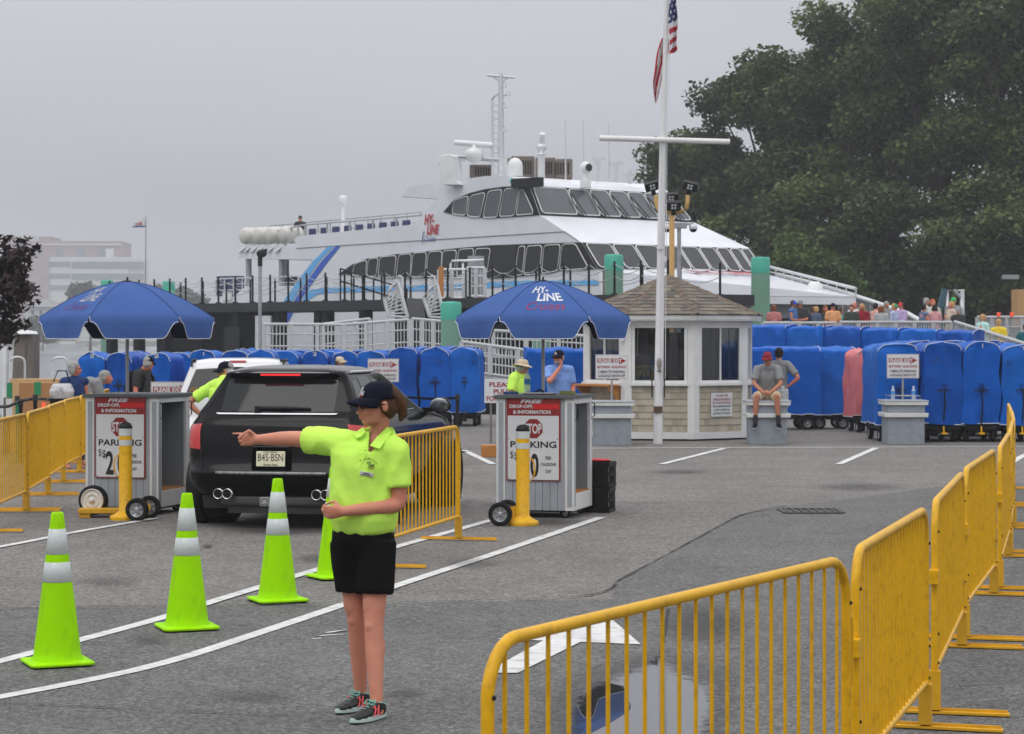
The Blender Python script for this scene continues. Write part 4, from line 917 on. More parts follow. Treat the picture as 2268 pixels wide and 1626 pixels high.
# ------------------------------------------------------------------ cars: a body shell lofted from plan outlines, panels cut from the same surface
class Shell:
    def __init__(s, lev): s.lev = lev
    def at(s, z):
        L = s.lev
        for i in range(len(L) - 1):
            if L[i][0] <= z <= L[i + 1][0]:
                f = (z - L[i][0]) / (L[i + 1][0] - L[i][0]); return [a + (b - a) * f for a, b in zip(L[i], L[i + 1])]
        return list(L[0] if z < L[0][0] else L[-1])
    def pt(s, z, t, sg=1, off=0.0):
        def raw(z, t):
            _, yr, yf, hw, rr, rf, bow = s.at(z); fb = bow * 2.0
            xr = hw - rr
            if t < 0.2: x = xr * t / 0.2; y = yr + bow * (x / hw) ** 2
            elif t < 0.32:
                a = (t - 0.2) / 0.12 * math.pi / 2; x = xr + rr * math.sin(a); y = yr + bow * (xr / hw) ** 2 + rr * 1.15 * (1 - math.cos(a))
            elif t < 0.68:
                y0 = yr + bow * (xr / hw) ** 2 + rr * 1.15; y1 = yf - fb - rf; f = (t - 0.32) / 0.36; y = y0 + (y1 - y0) * f; x = hw + 0.012 * math.sin(math.pi * f)
            elif t < 0.8:
                a = (t - 0.68) / 0.12 * math.pi / 2; x = hw - rf + rf * math.cos(a); y = yf - fb - rf + rf * math.sin(a)
            else:
                x = (hw - rf) * (1 - (t - 0.8) / 0.2); y = yf - fb * (x / max(hw - rf, .01)) ** 2
            return Vector((x * sg, y, z))
        p = raw(z, t)
        if off:
            e = 1e-3; a = raw(z, min(1, t + e)) - raw(z, max(0, t - e)); b = raw(z + 0.01, t) - raw(z - 0.01, t)
            n_ = a.cross(b)
            if n_.length > 1e-9:
                n_.normalize(); c = Vector((0, 2.3, 0.8))
                if n_.dot(p - c) < 0: n_ = -n_
                p = p + n_ * off
        return p
    def body(s, n=20, zs=None):
        ts = sorted(set([0.2 * i / 6 for i in range(7)] + [0.2 + .12 * i / 6 for i in range(7)] + [.32 + .36 * i / 12 for i in range(13)] + [.68 + .12 * i / 6 for i in range(7)] + [.8 + .2 * i / 6 for i in range(7)]))
        zs = zs or [l[0] for l in s.lev]; rings = []
        for z in zs: rings.append([s.pt(z, t) for t in ts] + [s.pt(z, t, -1) for t in reversed(ts[1:-1])])
        mb = MB(); mb.loft(rings); return mb
    def patch(s, z0, z1, t0, t1, sg=1, off=0.005, nz=6, ntt=10, z0b=None, z1b=None, both=False):
        # t runs t0..t1; z0/z1 may differ at the t1 end
        mb = MB(); z0b = z0 if z0b is None else z0b; z1b = z1 if z1b is None else z1b
        ts = [t0 + (t1 - t0) * i / ntt for i in range(ntt + 1)]
        cols = [(t, sg) for t in ts]
        if both: cols = [(t, -1) for t in reversed(ts)] + [(t, 1) for t in ts[1:]]
        vs = []
        for i, (t, g) in enumerate(cols):
            f = (t - t0) / (t1 - t0)
            for j in range(nz + 1):
                za = z0 + (z0b - z0) * f; zb = z1 + (z1b - z1) * f
                vs.append(s.pt(za + (zb - za) * j / nz, t, g, off))
        fs = []
        for i in range(len(cols) - 1):
            for j in range(nz):
                a = i * (nz + 1) + j; fs.append((a, a + nz + 1, a + nz + 2, a + 1))
        mb.add(vs, fs, 0, True); return mb
def car_wheel(parent, c, r, wd, sg, rimm, name='wheel'):
    mb = MB(); T = frame(c, (0, -sg, 0), (0, 0, 1))
    mb.lathe([(r * .66, -wd / 2), (r * .9, -wd / 2), (r * .985, -wd * .42), (r, -wd * .25), (r, wd * .25), (r * .985, wd * .42), (r * .9, wd / 2), (r * .66, wd / 2), (r * .62, 0), (r * .66, -wd / 2)], n=36, T=T)
    for k in range(48): mb.box((0, 0, 0), (.012, .016, wd * .8), T=T @ Matrix.Rotation(2 * math.pi * k / 48, 4, 'Z') @ Matrix.Translation((0, r * .996, 0)))
    ty = mb.build(name, M_rubber, parent); mb = MB()
    mb.lathe([(0, wd * .2), (r * .55, wd * .15), (r * .64, wd * .44), (r * .68, wd * .46), (r * .68, -wd * .4), (0, -wd * .4)], n=30, T=T)
    for k in range(5): mb.box((0, 0, 0), (r * .16, r * .5, .04), T=T @ Matrix.Rotation(2 * math.pi * k / 5, 4, 'Z') @ Matrix.Translation((0, r * .38, wd * .36)))
    mb.lathe([(r * .14, wd * .3), (r * .12, wd * .42), (0, wd * .42)], n=12, T=T)
    mb.build('rim', rimm, ty); return ty
M_car = mat('black_car_paint', (0.0012, 0.0013, 0.0018), 0.10, vary=0.02, coat=0.28, spec=0.06)
M_tglass = mat('tinted_glass', (0.010, 0.011, 0.012), 0.05, vary=0.15, spec=0.28, coat=0.08)
M_tail = mat('red_tail_lamp', (0.50, 0.008, 0.010), 0.15, vary=0.35, scale=30, coat=0.8, stretch=(.4, .4, 6))
lev = [(0.30, .30, 4.40, .80, .25, .26, .05), (0.36, .13, 4.62, .90, .26, .28, .06), (0.46, .05, 4.70, .945, .28, .30, .07), (0.55, .015, 4.72, .962, .28, .32, .07), (0.585, .0, 4.72, .964, .28, .32, .07),
       (0.61, .06, 4.71, .966, .27, .32, .06), (0.75, .075, 4.68, .968, .24, .32, .06), (0.90, .10, 4.55, .966, .22, .32, .05), (1.02, .125, 4.30, .955, .20, .32, .05), (1.09, .15, 3.95, .935, .20, .45, .06), (1.14, .185, 3.55, .905, .20, .5, .06),
       (1.18, .225, 3.42, .868, .08, .5, .06), (1.30, .31, 3.16, .795, .08, .5, .06), (1.45, .415, 2.84, .722, .08, .5, .06), (1.56, .49, 2.52, .664, .08, .45, .06), (1.585, .47, 2.42, .648, .08, .42, .06), (1.62, .50, 2.2, .615, .22, .4, .06), (1.645, .62, 2.0, .55, .24, .36, .06), (1.662, .85, 1.75, .42, .22, .3, .05), (1.67, 1.15, 1.55, .2, .1, .12, .03)]
suv = thing('black_suv', 'black sport utility car seen from behind, brake light lit, waiting at the kiosks', 'car', (-2.46, 22.9, 0), R(-11))
S = Shell(lev); o = S.body().build('body', M_car, suv, weld=True)
mb = MB(); vs = []; NX, NZ = 16, 8
for i in range(NX + 1):
    for j in range(NZ + 1):
        e_ = -1 + 2 * i / NX; z = 1.197 + (.340 - .02 * e_ * e_) * j / NZ; hw_ = .605 - .015 * j / NZ; _, yr, yf, hw, rr, rf, bow = S.at(z); x = e_ * min(hw_, hw - rr); vs.append(S.pt(z, .2 * abs(x) / (hw - rr), 1 if x >= 0 else -1, .004))
mb.add(vs, [(i * (NZ + 1) + j, (i + 1) * (NZ + 1) + j, (i + 1) * (NZ + 1) + j + 1, i * (NZ + 1) + j + 1) for i in range(NX) for j in range(NZ)], 0, True); mb.build('rear_window', M_tglass, suv)
S.patch(1.165, 1.18, 0.0, 0.165, off=0.012, both=True, nz=2).build('chrome_strip', M_chrome, suv)
S.patch(0.57, 0.592, 0.0, 0.17, off=0.006, both=True, nz=2).build('sill_plate', mat('brushed_sill', (.16, .16, .165), .35, 0.7, vary=.5, scale=60, stretch=(1, .1, .1)), suv)
for g in (-1, 1):
    S.patch(0.815, 1.075, 0.212, 0.315, g, 0.006, z0b=.84, z1b=1.05).build('tail_light', M_tail, suv)
    # side windows: quarter, rear door, front door
    for (t0, t1, za, zb, zc, zd) in ((0.325, .375, 1.19, 1.50, 1.19, 1.545), (.385, .495, 1.185, 1.548, 1.175, 1.555), (.505, .63, 1.175, 1.555, 1.16, 1.40)):
        S.patch(za, zb, t0, t1, g, 0.004, z0b=zc, z1b=zd).build('side_window', M_tglass, suv)
    mb = MB(); mb.tube([S.pt(1.59, .34 + .26 * i / 10, g, .02) for i in range(11)], .014, 8); mb.build('roof_rail', M_alu, suv)
    mb = MB(); mb.tube([S.pt(1.165, .325 + .31 * i / 10, g, .006) for i in range(11)], .006, 5); mb.build('window_trim', M_chrome, suv)
    # mirrors
    mb = MB(); mb.ball((g * 1.07, 3.12, 1.19), (.125, .07, .092)); mb.box((g * .95, 3.14, 1.14), (.2, .05, .05)); mm = mb.build('door_mirror', M_car, suv)
    mb = MB(); mb.ball((g * 1.07, 3.055, 1.19), (.112, .012, .082)); mb.build('mirror_glass', mat('mirror_glass', (.22, .23, .25), .12, .9, vary=.3, scale=9), mm)
    for yy in (.98, 3.83):
        w_ = car_wheel(suv, (g * .80, yy, .37), .37, .27, g, M_rim)
        mb = MB(); mb.lathe([(.395, -.14), (.43, -.02), (.43, .012), (.39, .02), (.385, -.14)], n=36, T=frame((g * .955, yy, .38), (0, -g, 0), (0, 0, 1))); mb.build('wheel_arch', M_black, suv)
    mb = MB()                                      # exhausts
    for xx in ((.47, .565) if g < 0 else (.475, .57)): mb.lathe([(.049, .0), (.052, .002), (.052, -.14), (.0465, -.14), (.0465, 0), (.049, 0)], n=22, T=frame((g * xx, .05, .365), (1, 0, 0), (0, 0, 1)) @ Matrix.Scale(1, 4))
    mb.build('exhaust', M_chrome, suv)
    mb = MB()
    for xx in (.47, .57): mb.lathe([(.0462, -.012), (0, -.012)], n=16, T=frame((g * xx, .05, .365), (1, 0, 0), (0, 0, 1)))
    mb.build('exhaust_bore', M_ink, suv)
    S.patch(.70, .82, .72, .79, g, .006).build('headlight', M_glass_dark, suv)
mb = MB(); mb.loft([[(-.8, .3, .2), (.8, .3, .2), (.8, 4.4, .2), (-.8, 4.4, .2)], [(-.8, .25, .33), (.8, .25, .33), (.8, 4.45, .33), (-.8, 4.45, .33)]], smooth=False); mb.box((0, .34, .22), (1.0, .3, .12)); mb.build('underbody', mat('underbody_grey', (.035, .034, .033), .8, vary=.3), suv)
mb = MB(); mb.box((0, .2, .29), (1.15, .1, .1)); mb.build('rear_valance', mat('valance', (.075, .072, .07), .6, vary=.2), suv, bevel=.03)
# spoiler with the lit brake lamp, wiper, plate, hitch cover, badge
mb = MB(); mb.loft([[S.pt(1.595, t, sg, .0) + Vector((0, -.10, .0)) for t, sg in ((.2, -1), (.1, -1), (0, 1), (.1, 1), (.2, 1))] + [S.pt(1.575, t, sg) + Vector((0, -.06, -.03)) for t, sg in ((.2, 1), (.1, 1), (0, 1), (.1, -1), (.2, -1))],
                    [S.pt(1.635, t, sg, .006) + Vector((0, .12, 0)) for t, sg in ((.2, -1), (.1, -1), (0, 1), (.1, 1), (.2, 1))] + [S.pt(1.60, t, sg) for t, sg in ((.2, 1), (.1, 1), (0, 1), (.1, -1), (.2, -1))]]); mb.build('spoiler', M_car, suv)
M_lit = bpy.data.materials.new('lit_brake_lamp'); M_lit.use_nodes = True; b = M_lit.node_tree.nodes['Principled BSDF']; b.inputs['Base Color'].default_value = (.5, .01, .01, 1); b.inputs['Emission Color'].default_value = (1, .03, .04, 1); b.inputs['Emission Strength'].default_value = 0.9
mb = MB()
for i in range(15): mb.box((-.20 + .4 * i / 14, .383 + .0, 1.577), (.022, .02, .018))
mb.build('brake_light', M_lit, suv)
mb = MB(); mb.tube([(-.19, .235, 1.215), (-.16, .245, 1.235), (.1, .24, 1.235), (.36, .25, 1.232)], [.012, .02, .02, .012], 8, ref=(0, 0, 1)); mb.box((-.2, .24, 1.215), (.05, .05, .08)); mb.build('wiper', M_black, suv)
M = frame((0, .062, 0.735), (1, 0, 0), (0, 0, 1)); M = M @ Matrix.Rotation(R(-4), 4, 'X')
mb = MB(); mb.box((0, 0, 0), (.42, .25, .03), 0, M); mb.build('plate_recess', M_car, suv, bevel=.03)
mb = MB(); mb.box((0, -.01, .022), (.305, .155, .012), 0, M); pl = mb.build('licence_plate', mat('plate_cream', srgb(225, 222, 190), .4, vary=.03), suv, bevel=.006); mb = MB()
put_text(mb, M, 'B45·BSN', 0, .005, .265, .075, 0, .030, 0, .0); put_text(mb, M, 'Garden State', 0, -.068, .15, .022, 0, .030, 0, .015); put_text(mb, M, 'NEW JERSEY', 0, .056, .15, .018, 0, .030, 0, .015); mb.build('lettering', M_ink, pl)
M = frame((0, .078, .965), (1, 0, 0), (0, 0, 1)); mb = MB()
put_text(mb, M, 'Cayenne S', 0, 0, .30, .055, 0, .006, .35, -.012); mb.build('badge', mat('badge_metal', (.18, .18, .19), .3, .9), suv)
mb = MB(); mb.box((-.045, -.0, .295), (.11, .04, .095)); hc_ = mb.build('hitch_cover', mat('hitch_silver', (.3, .3, .3), .4, .6), suv, bevel=.006); mb = MB(); M = frame((-.045, -.021, .295), (1, 0, 0), (0, 0, 1)); put_text(mb, M, 'A', 0, 0, .065, .06, 0, .003, 0, .05); mb.build('emblem', M_ink, hc_); mb = MB(); put_text(mb, M, 'A', 0, 0, .05, .046, 0, .005, 0, .01); mb.build('emblem_inlay', M_plaque, hc_)
# seats and head restraints seen dimly, tail seam lines
mb = MB()
for z0, z1 in ((1.115, 1.122),): 
    for k in range(12):
        pass
for g in (-1, 1): mb.tube([S.pt(.62 + (1.55 - .62) * i / 14, .211 - .004 * i / 14, g, .001) for i in range(15)], .003, 4)
mb.tube([S.pt(1.105, .2 * i / 8, -1, .001) for i in range(8, -1, -1)] + [S.pt(1.105, .2 * i / 8, 1, .001) for i in range(1, 9)], .003, 4); mb.build('panel_gap', M_ink, suv)

# ------------------------------------------------------------------ white utility vehicle further on
M_wcar = mat('white_car_paint', (0.70, 0.70, 0.71), 0.25, vary=.03, coat=.8)
lev2 = [(0.42, .12, 4.5, .80, .15, .3, .04), (0.50, .0, 4.6, .86, .15, .3, .04), (0.68, -.02, 4.62, .87, .15, .3, .04), (.70, .06, 4.62, .87, .15, .3, .03), (0.95, .07, 4.5, .875, .15, .3, .03), (1.06, .09, 4.2, .865, .15, .3, .03), (1.10, .1, 3.4, .845, .15, .35, .03), (1.32, .19, 3.0, .775, .16, .35, .03), (1.52, .28, 2.6, .70, .17, .35, .03), (1.585, .3, 2.4, .67, .18, .3, .03), (1.635, .36, 2.2, .61, .2, .3, .03), (1.66, .55, 2.0, .45, .2, .25, .03), (1.668, .9, 1.7, .2, .1, .1, .02)]
S2 = Shell(lev2); q = U(524, 850, 32.0); wv = thing('white_suv', 'white utility vehicle stopped ahead of the black car, red high brake lamp', 'car', (q.x, q.y, 0), R(4))
S2.body().build('body', M_wcar, wv, weld=True); S2.patch(1.12, 1.545, 0, .225, off=.005, both=True, z1b=1.51).build('rear_window', M_tglass, wv)
S2.patch(1.60, 1.628, 0, .055, off=.01, both=True, nz=2).build('brake_light', mat('dull_red_lamp', (.3, .01, .015), .2), wv)
for g in (-1, 1):
    mb = MB(); mb.tube([S2.pt(1.54 - .0 * i, .26 , g, .02) + Vector((0, -.02 + .03 * i, .03 * i)) for i in range(4)], .015, 6); mb.build('roof_rack_end', M_black, wv)
    mb = MB(); mb.tube([S2.pt(1.61, .27 + .3 * i / 6, g, .03) for i in range(7)], .02, 7); mb.build('roof_rail', M_black, wv)
    mb = MB(); mb.ball((g * 1.06, 2.95, 1.12), (.16, .08, .11)); mb.box((g * .93, 2.95, 1.05), (.25, .06, .05)); mb.build('door_mirror', M_black, wv)
    S2.patch(.78, 1.04, .24, .31, g, .006).build('tail_light', M_tail, wv)
    S2.patch(1.12, 1.50, .33, .48, g, .004).build('side_window', M_tglass, wv); S2.patch(1.12, 1.50, .49, .64, g, .004, z1b=1.36).build('side_window', M_tglass, wv)
    for yy in (.9, 3.6): car_wheel(wv, (g * .76, yy, .36), .36, .25, g, M_rim)
mb = MB()
for x, c in ((-.60, 0), (-.42, 1)):
    T = frame((x, .128, 1.2), (1, 0, 0), (0, .3, 1)); mb.lathe([(.06, .012), (0, .012)], n=16, T=T); mb.lathe([(.045, .014), (0, .014)], n=16, T=T, mi=1 + c)
    mb.box((0, 0, .016), (.075, .014, .003), 0, T @ Matrix.Rotation(R(45), 4, 'Z')); mb.box((0, 0, .016), (.075, .014, .003), 0, T @ Matrix.Rotation(R(-45), 4, 'Z'))
mb.build('window_sticker', [mat('sticker_gold', srgb(190, 150, 70), .5), mat('sticker_dark', (.04, .02, .02), .5), M_bright_red], wv)
S2.patch(.45, .66, 0, .3, off=.01, both=True).build('bumper', M_wcar, wv)
# ------------------------------------------------------------------ people
SK = {}
def skin(name, c): return mat('skin_' + name, c, 0.5, vary=0.08, scale=9, spec=0.3, dark=(c[0] * .88, c[1] * .66, c[2] * .60), damt=.55, dscale=5, bump=.08, bscale=60)
M_skin = skin('fair', srgb(206, 138, 114)); M_skin2 = skin('tanned', srgb(178, 120, 94)); M_skin3 = skin('ruddy', srgb(205, 128, 104)); M_skin4 = skin('brown', srgb(110, 70, 52))
def cloth(name, c, ro=0.85, b_=0.5, sc=7): return mat('cloth_' + name, c, ro, vary=0.07, scale=5, bump=b_, bscale=sc, spec=.12)
M_limes = cloth('lime', (0.60, 0.96, 0.13)); M_blk = cloth('black', (0.0045, 0.0045, 0.005)); M_navy = cloth('navy', (0.006, 0.007, 0.018)); M_greys = cloth('grey', (0.24, 0.245, 0.25)); M_khaki = cloth('khaki', srgb(200, 184, 155))
M_whitec = cloth('white', (0.6, 0.6, 0.6)); M_lblue = cloth('light_blue', srgb(120, 152, 212)); M_char = cloth('charcoal', (0.04, 0.04, 0.042)); M_dblue = cloth('dark_blue', srgb(38, 60, 105)); M_maroonc = cloth('maroon', srgb(130, 40, 52))
def hairm(name, c): return mat('hair_' + name, c, 0.7, spec=.15, vary=0.35, scale=22, stretch=(3, 3, .6), bump=.4, bscale=60)
H_brown = hairm('brown', (0.085, 0.040, 0.018)); H_grey = hairm('grey', (0.32, 0.31, 0.30)); H_blond = hairm('blond', srgb(190, 150, 100)); H_dark = hairm('dark', (0.015, 0.011, 0.009)); H_ginger = hairm('auburn', srgb(130, 80, 50))
V = Vector
def limb(mb, pts, rad, n=12, mi=0):
    # rounded tapered limb through several joints
    P, Q = [], []
    for i in range(len(pts) - 1):
        a, b_ = V(pts[i]), V(pts[i + 1]); k = 5
        for j in range(k):
            f = j / k; P.append(a.lerp(b_, f)); ra, rb = rad[i], rad[i + 1]
            if isinstance(ra, tuple) or isinstance(rb, tuple):
                ra = ra if isinstance(ra, tuple) else (ra, ra); rb = rb if isinstance(rb, tuple) else (rb, rb)
                Q.append((ra[0] + (rb[0] - ra[0]) * f, ra[1] + (rb[1] - ra[1]) * f))
            else: Q.append(ra + (rb - ra) * f)
    P.append(V(pts[-1])); Q.append(rad[-1])
    for _ in range(2): P = [P[0]] + [(P[i - 1] + P[i] * 2 + P[i + 1]) / 4 for i in range(1, len(P) - 1)] + [P[-1]]
    mb.tube(P, Q, n, mi, ref=(0, 1, 0))
    r0 = Q[0] if not isinstance(Q[0], tuple) else min(Q[0]); r1 = Q[-1] if not isinstance(Q[-1], tuple) else min(Q[-1])
    mb.ball(P[0], r0 * .98, mi); mb.ball(P[-1], r1 * .98, mi)
def hand(mb, wr, d, up, pn, curl=0.6, point=False, s=1.0, thumb_curl=0.5):
    # d: along the hand, up: towards the index side, pn: out of the palm
    d = V(d).normalized(); up = V(up); up = (up - d * up.dot(d)).normalized(); pn = V(pn); pn = (pn - d * pn.dot(d) - up * pn.dot(up)).normalized(); wr = V(wr)
    vs = []
    for f, wdt, th in ((-0.01, .026, .02), (.02, .033, .019), (.055, .041, .016), (.088, .040, .014)):
        c = wr + d * f * s; ring = []
        for j in range(12):
            a = 2 * math.pi * j / 12; ring.append(c + up * (math.cos(a) * wdt * s) + pn * (math.sin(a) * th * s))
        vs.append(ring)
    mb.loft(vs)
    for i, (ln, off) in enumerate(((.072, .031), (.080, .0105), (.074, -.0105), (.058, -.030))):
        b0 = wr + d * (.082 - .004 * abs(i - 1)) * s + up * off * s; cu = curl
        if point and i == 0: cu = 0.05
        an = cu * 0.55; P = [b0 - d * .02 * s, b0]; dirv = d
        for sl, inc in ((.45, 1.0), (.30, 1.25), (.25, .8)):
            an2 = an; dirv = d * math.cos(an2) + pn * math.sin(an2); P.append(P[-1] + dirv * ln * sl * s); an += cu * inc
        mb.tube(P, [.0092 * s, .0092 * s, .0088 * s, .008 * s, .0068 * s], 8); mb.ball(P[-1], .0066 * s, n=8, m=5)
    b0 = wr + d * .022 * s + up * .026 * s + pn * .006 * s
    t1 = b0 + (d * .6 + up * .62 + pn * .4).normalized() * .04 * s; t2 = t1 + (d * .85 + up * (.3 - thumb_curl) + pn * (.2 + thumb_curl * .5)).normalized() * .032 * s; t3 = t2 + (d * .8 + up * (.1 - thumb_curl) + pn * .35).normalized() * .026 * s
    mb.tube([b0, t1, t2, t3], [.013 * s, .011 * s, .0095 * s, .0075 * s], 8); mb.ball(t3, .0075 * s, n=8, m=5)
def head_geo(mb, T, male=False, s=1.0):
    k = 1.04 if male else 1.0
    B = lambda c, r, **kw: mb.ball(T @ V(c), tuple(x * s for x in r), rot=T.to_3x3().normalized().to_4x4(), **kw)
    B((0, .014, .034), (.076 * k, .094, .082), n=18, m=12); B((0, -.026, -.022), (.061 * k, .066, .080), n=18, m=12)
    B((0, -.058, -.082), (.030 * k, .032, .026)); B((0, -.03, -.070), (.05 * k, .05, .035))
    for g in (-1, 1):
        B((g * .078 * k, .012, -.008), (.009, .02, .031)); B((g * .034, -.068, -.025), (.026, .022, .026)); B((g * .03, -.082, .022), (.024, .012, .010))
    mb.tube([T @ V((0, -.088, .012)), T @ V((0, -.104, -.012)), T @ V((0, -.116, -.033)), T @ V((0, -.095, -.043))], [.008 * s, .010 * s, .0135 * s, .009 * s], 8)
    for g in (-1, 1): B((g * .012, -.098, -.036), (.009, .012, .008))
    B((0, -.091, -.056), (.023, .009, .0065)); B((0, -.089, -.066), (.021, .010, .007))
def cap_geo(o, T, m, brimm=None, bucket=False, logo_=False, s=1.0):
    mb = MB(); n_, k = 24, 9; vs = []
    for i in range(k + 1):
        f = i / k; a = f * math.pi / 2
        for j in range(n_):
            b_ = 2 * math.pi * j / n_; rx, ry = .0865, .104
            if bucket: rx, ry = .092 - .012 * (1 - math.cos(a)) * 0, .107
            r = math.cos(a) ** (.75 if not bucket else .45); z = .03 + .094 * math.sin(a) ** (1.0 if not bucket else 1.2)
            vs.append(T @ V((rx * r * math.cos(b_), .010 + ry * r * math.sin(b_), z)))
    fs = [(i * n_ + j, i * n_ + (j + 1) % n_, (i + 1) * n_ + (j + 1) % n_, (i + 1) * n_ + j) for i in range(k) for j in range(n_)]
    mb.add(vs, fs, 0, True)
    if not bucket: mb.ball(T @ V((0, .01, .125)), .007, n=8, m=5)
    c = mb.build('hat' if bucket else 'cap', m, o, solid=.003); mb = MB(); vs = []; nj = 16
    if bucket:
        for i in range(4):
            f = i / 3
            for j in range(28):
                b_ = 2 * math.pi * j / 28; vs.append(T @ V(((.092 + .065 * f) * math.cos(b_), .010 + (.107 + .065 * f) * math.sin(b_), .034 - .030 * f ** 1.3 - .012 * f * math.cos(2 * b_))))
        mb.add(vs, [(i * 28 + j, i * 28 + (j + 1) % 28, (i + 1) * 28 + (j + 1) % 28, (i + 1) * 28 + j) for i in range(3) for j in range(28)], 0, True)
    else:
        for i in range(6):
            f = i / 5
            for j in range(nj + 1):
                b_ = math.pi + math.pi * (.06 + .88 * j / nj); bx = .0865 * math.cos(b_); by = .010 + .104 * math.sin(b_); ext = .074 * f * max(0, math.sin((b_ - math.pi))) ** .7
                vs.append(T @ V((bx * (1 + .03 * f), by - ext, .034 + .004 * (1 - f) - .016 * f * f - .035 * (bx / .0865) ** 2 * f)))
        mb.add(vs, [(i * (nj + 1) + j, i * (nj + 1) + j + 1, (i + 1) * (nj + 1) + j + 1, (i + 1) * (nj + 1) + j) for i in range(5) for j in range(nj)], 0, True)
    mb.build('brim', brimm or m, c, solid=.004)
    if logo_:
        mb = MB()
        def cv(x, y, z):
            b_ = -math.pi / 2 + x / .09; a = math.asin(min(.99, max(0, (y - .03) / .094))); r = math.cos(a) ** .75
            return T @ V((.0885 * r * math.cos(b_), .010 + .1065 * r * math.sin(b_), y + .001))
        put_text(mb, None, 'HY-', -.006, .083, .045, .022, 0, 0, .2, .03, cv); put_text(mb, None, 'LINE', .006, .063, .055, .020, 0, 0, .2, .03, cv); put_text(mb, None, 'Cruises', 0, .049, .05, .013, 1, 0, .4, 0, cv); mb.build('embroidery', [M_sign, M_bright_red], c)
def hair_geo(o, T, m, style):
    mb = MB(); B = lambda c, r, **k: mb.ball(T @ V(c), r, rot=T.to_3x3().normalized().to_4x4(), **k)
    if style == 'bald': return
    B((0, .020, .042), (.083, .098, .083), n=18, m=12); B((0, .05, -.02), (.074, .064, .07) if style != 'pony' else (.070, .052, .062))
    for g in (-1, 1): B((g * .066, .03, -.012), (.019, .04, .045))
    if style in ('long', 'bob'):
        ln = -.22 if style == 'long' else -.10
        for g in (-1, -.5, 0, .5, 1): mb.tube([T @ V((g * .062, .05 - abs(g) * .03, .05)), T @ V((g * .084, .062 - abs(g) * .04, -.05)), T @ V((g * .082, .066 - abs(g) * .03, ln))], [.035, .036, .02], 8)
    if style == 'pony':
        mb.tube([T @ V((0, .095, .045)), T @ V((0, .118, .035)), T @ V((.005, .138, -.005)), T @ V((.012, .132, -.065)), T @ V((.0, .105, -.105))], [.018, .025, .029, .024, .006], 10)
        for g in (-1, 1): mb.tube([T @ V((g * .018, .12, .02)), T @ V((g * .025, .14, -.03)), T @ V((g * .022, .118, -.10))], [.014, .016, .005], 8)
    h = remesh(mb, 'hair', m, .010, o, 3)
    return h
def folds(o, amp):
    # cloth creases worked into the surface
    me = o.data; n = len(me.vertices); co = np.empty(n * 3, np.float32); no = np.empty(n * 3, np.float32); me.vertices.foreach_get('co', co); me.vertices.foreach_get('normal', no); co = co.reshape(-1, 3); no = no.reshape(-1, 3); d = np.empty(n, np.float32)
    for i in range(n):
        x, y, z = (float(q) for q in co[i]); s = mnoise.noise(V((x * 5 + 3, y * 5, z * 2))) * 1.5
        d[i] = (1 - 2.2 * abs(mnoise.noise(V((x * 9 + y * 4 + s, y * 9 + z * 1.5, z * 4 + s + amp * 900)))) + .5 * mnoise.noise(V((x * 20, y * 20, z * 12))))
    co += no * (d * amp)[:, None]; me.vertices.foreach_set('co', co.reshape(-1)); me.update()
BASE = dict(pelvis=(0, 0, .95), chest=(0, 0, 1.27), neck=(0, .015, 1.475), head=(0, -.012, 1.635), shR=(-.175, .01, 1.42), elR=(-.235, .03, 1.13), wrR=(-.225, -.07, .90), shL=(.175, .01, 1.42), elL=(.235, .03, 1.13), wrL=(.225, -.07, .90),
            hipR=(-.088, 0, .93), knR=(-.10, -.02, .50), anR=(-.105, .03, .09), hipL=(.088, 0, .93), knL=(.10, -.02, .50), anL=(.105, .03, .09), tR=(-.13, -.12, 0), tL=(.13, -.12, 0))
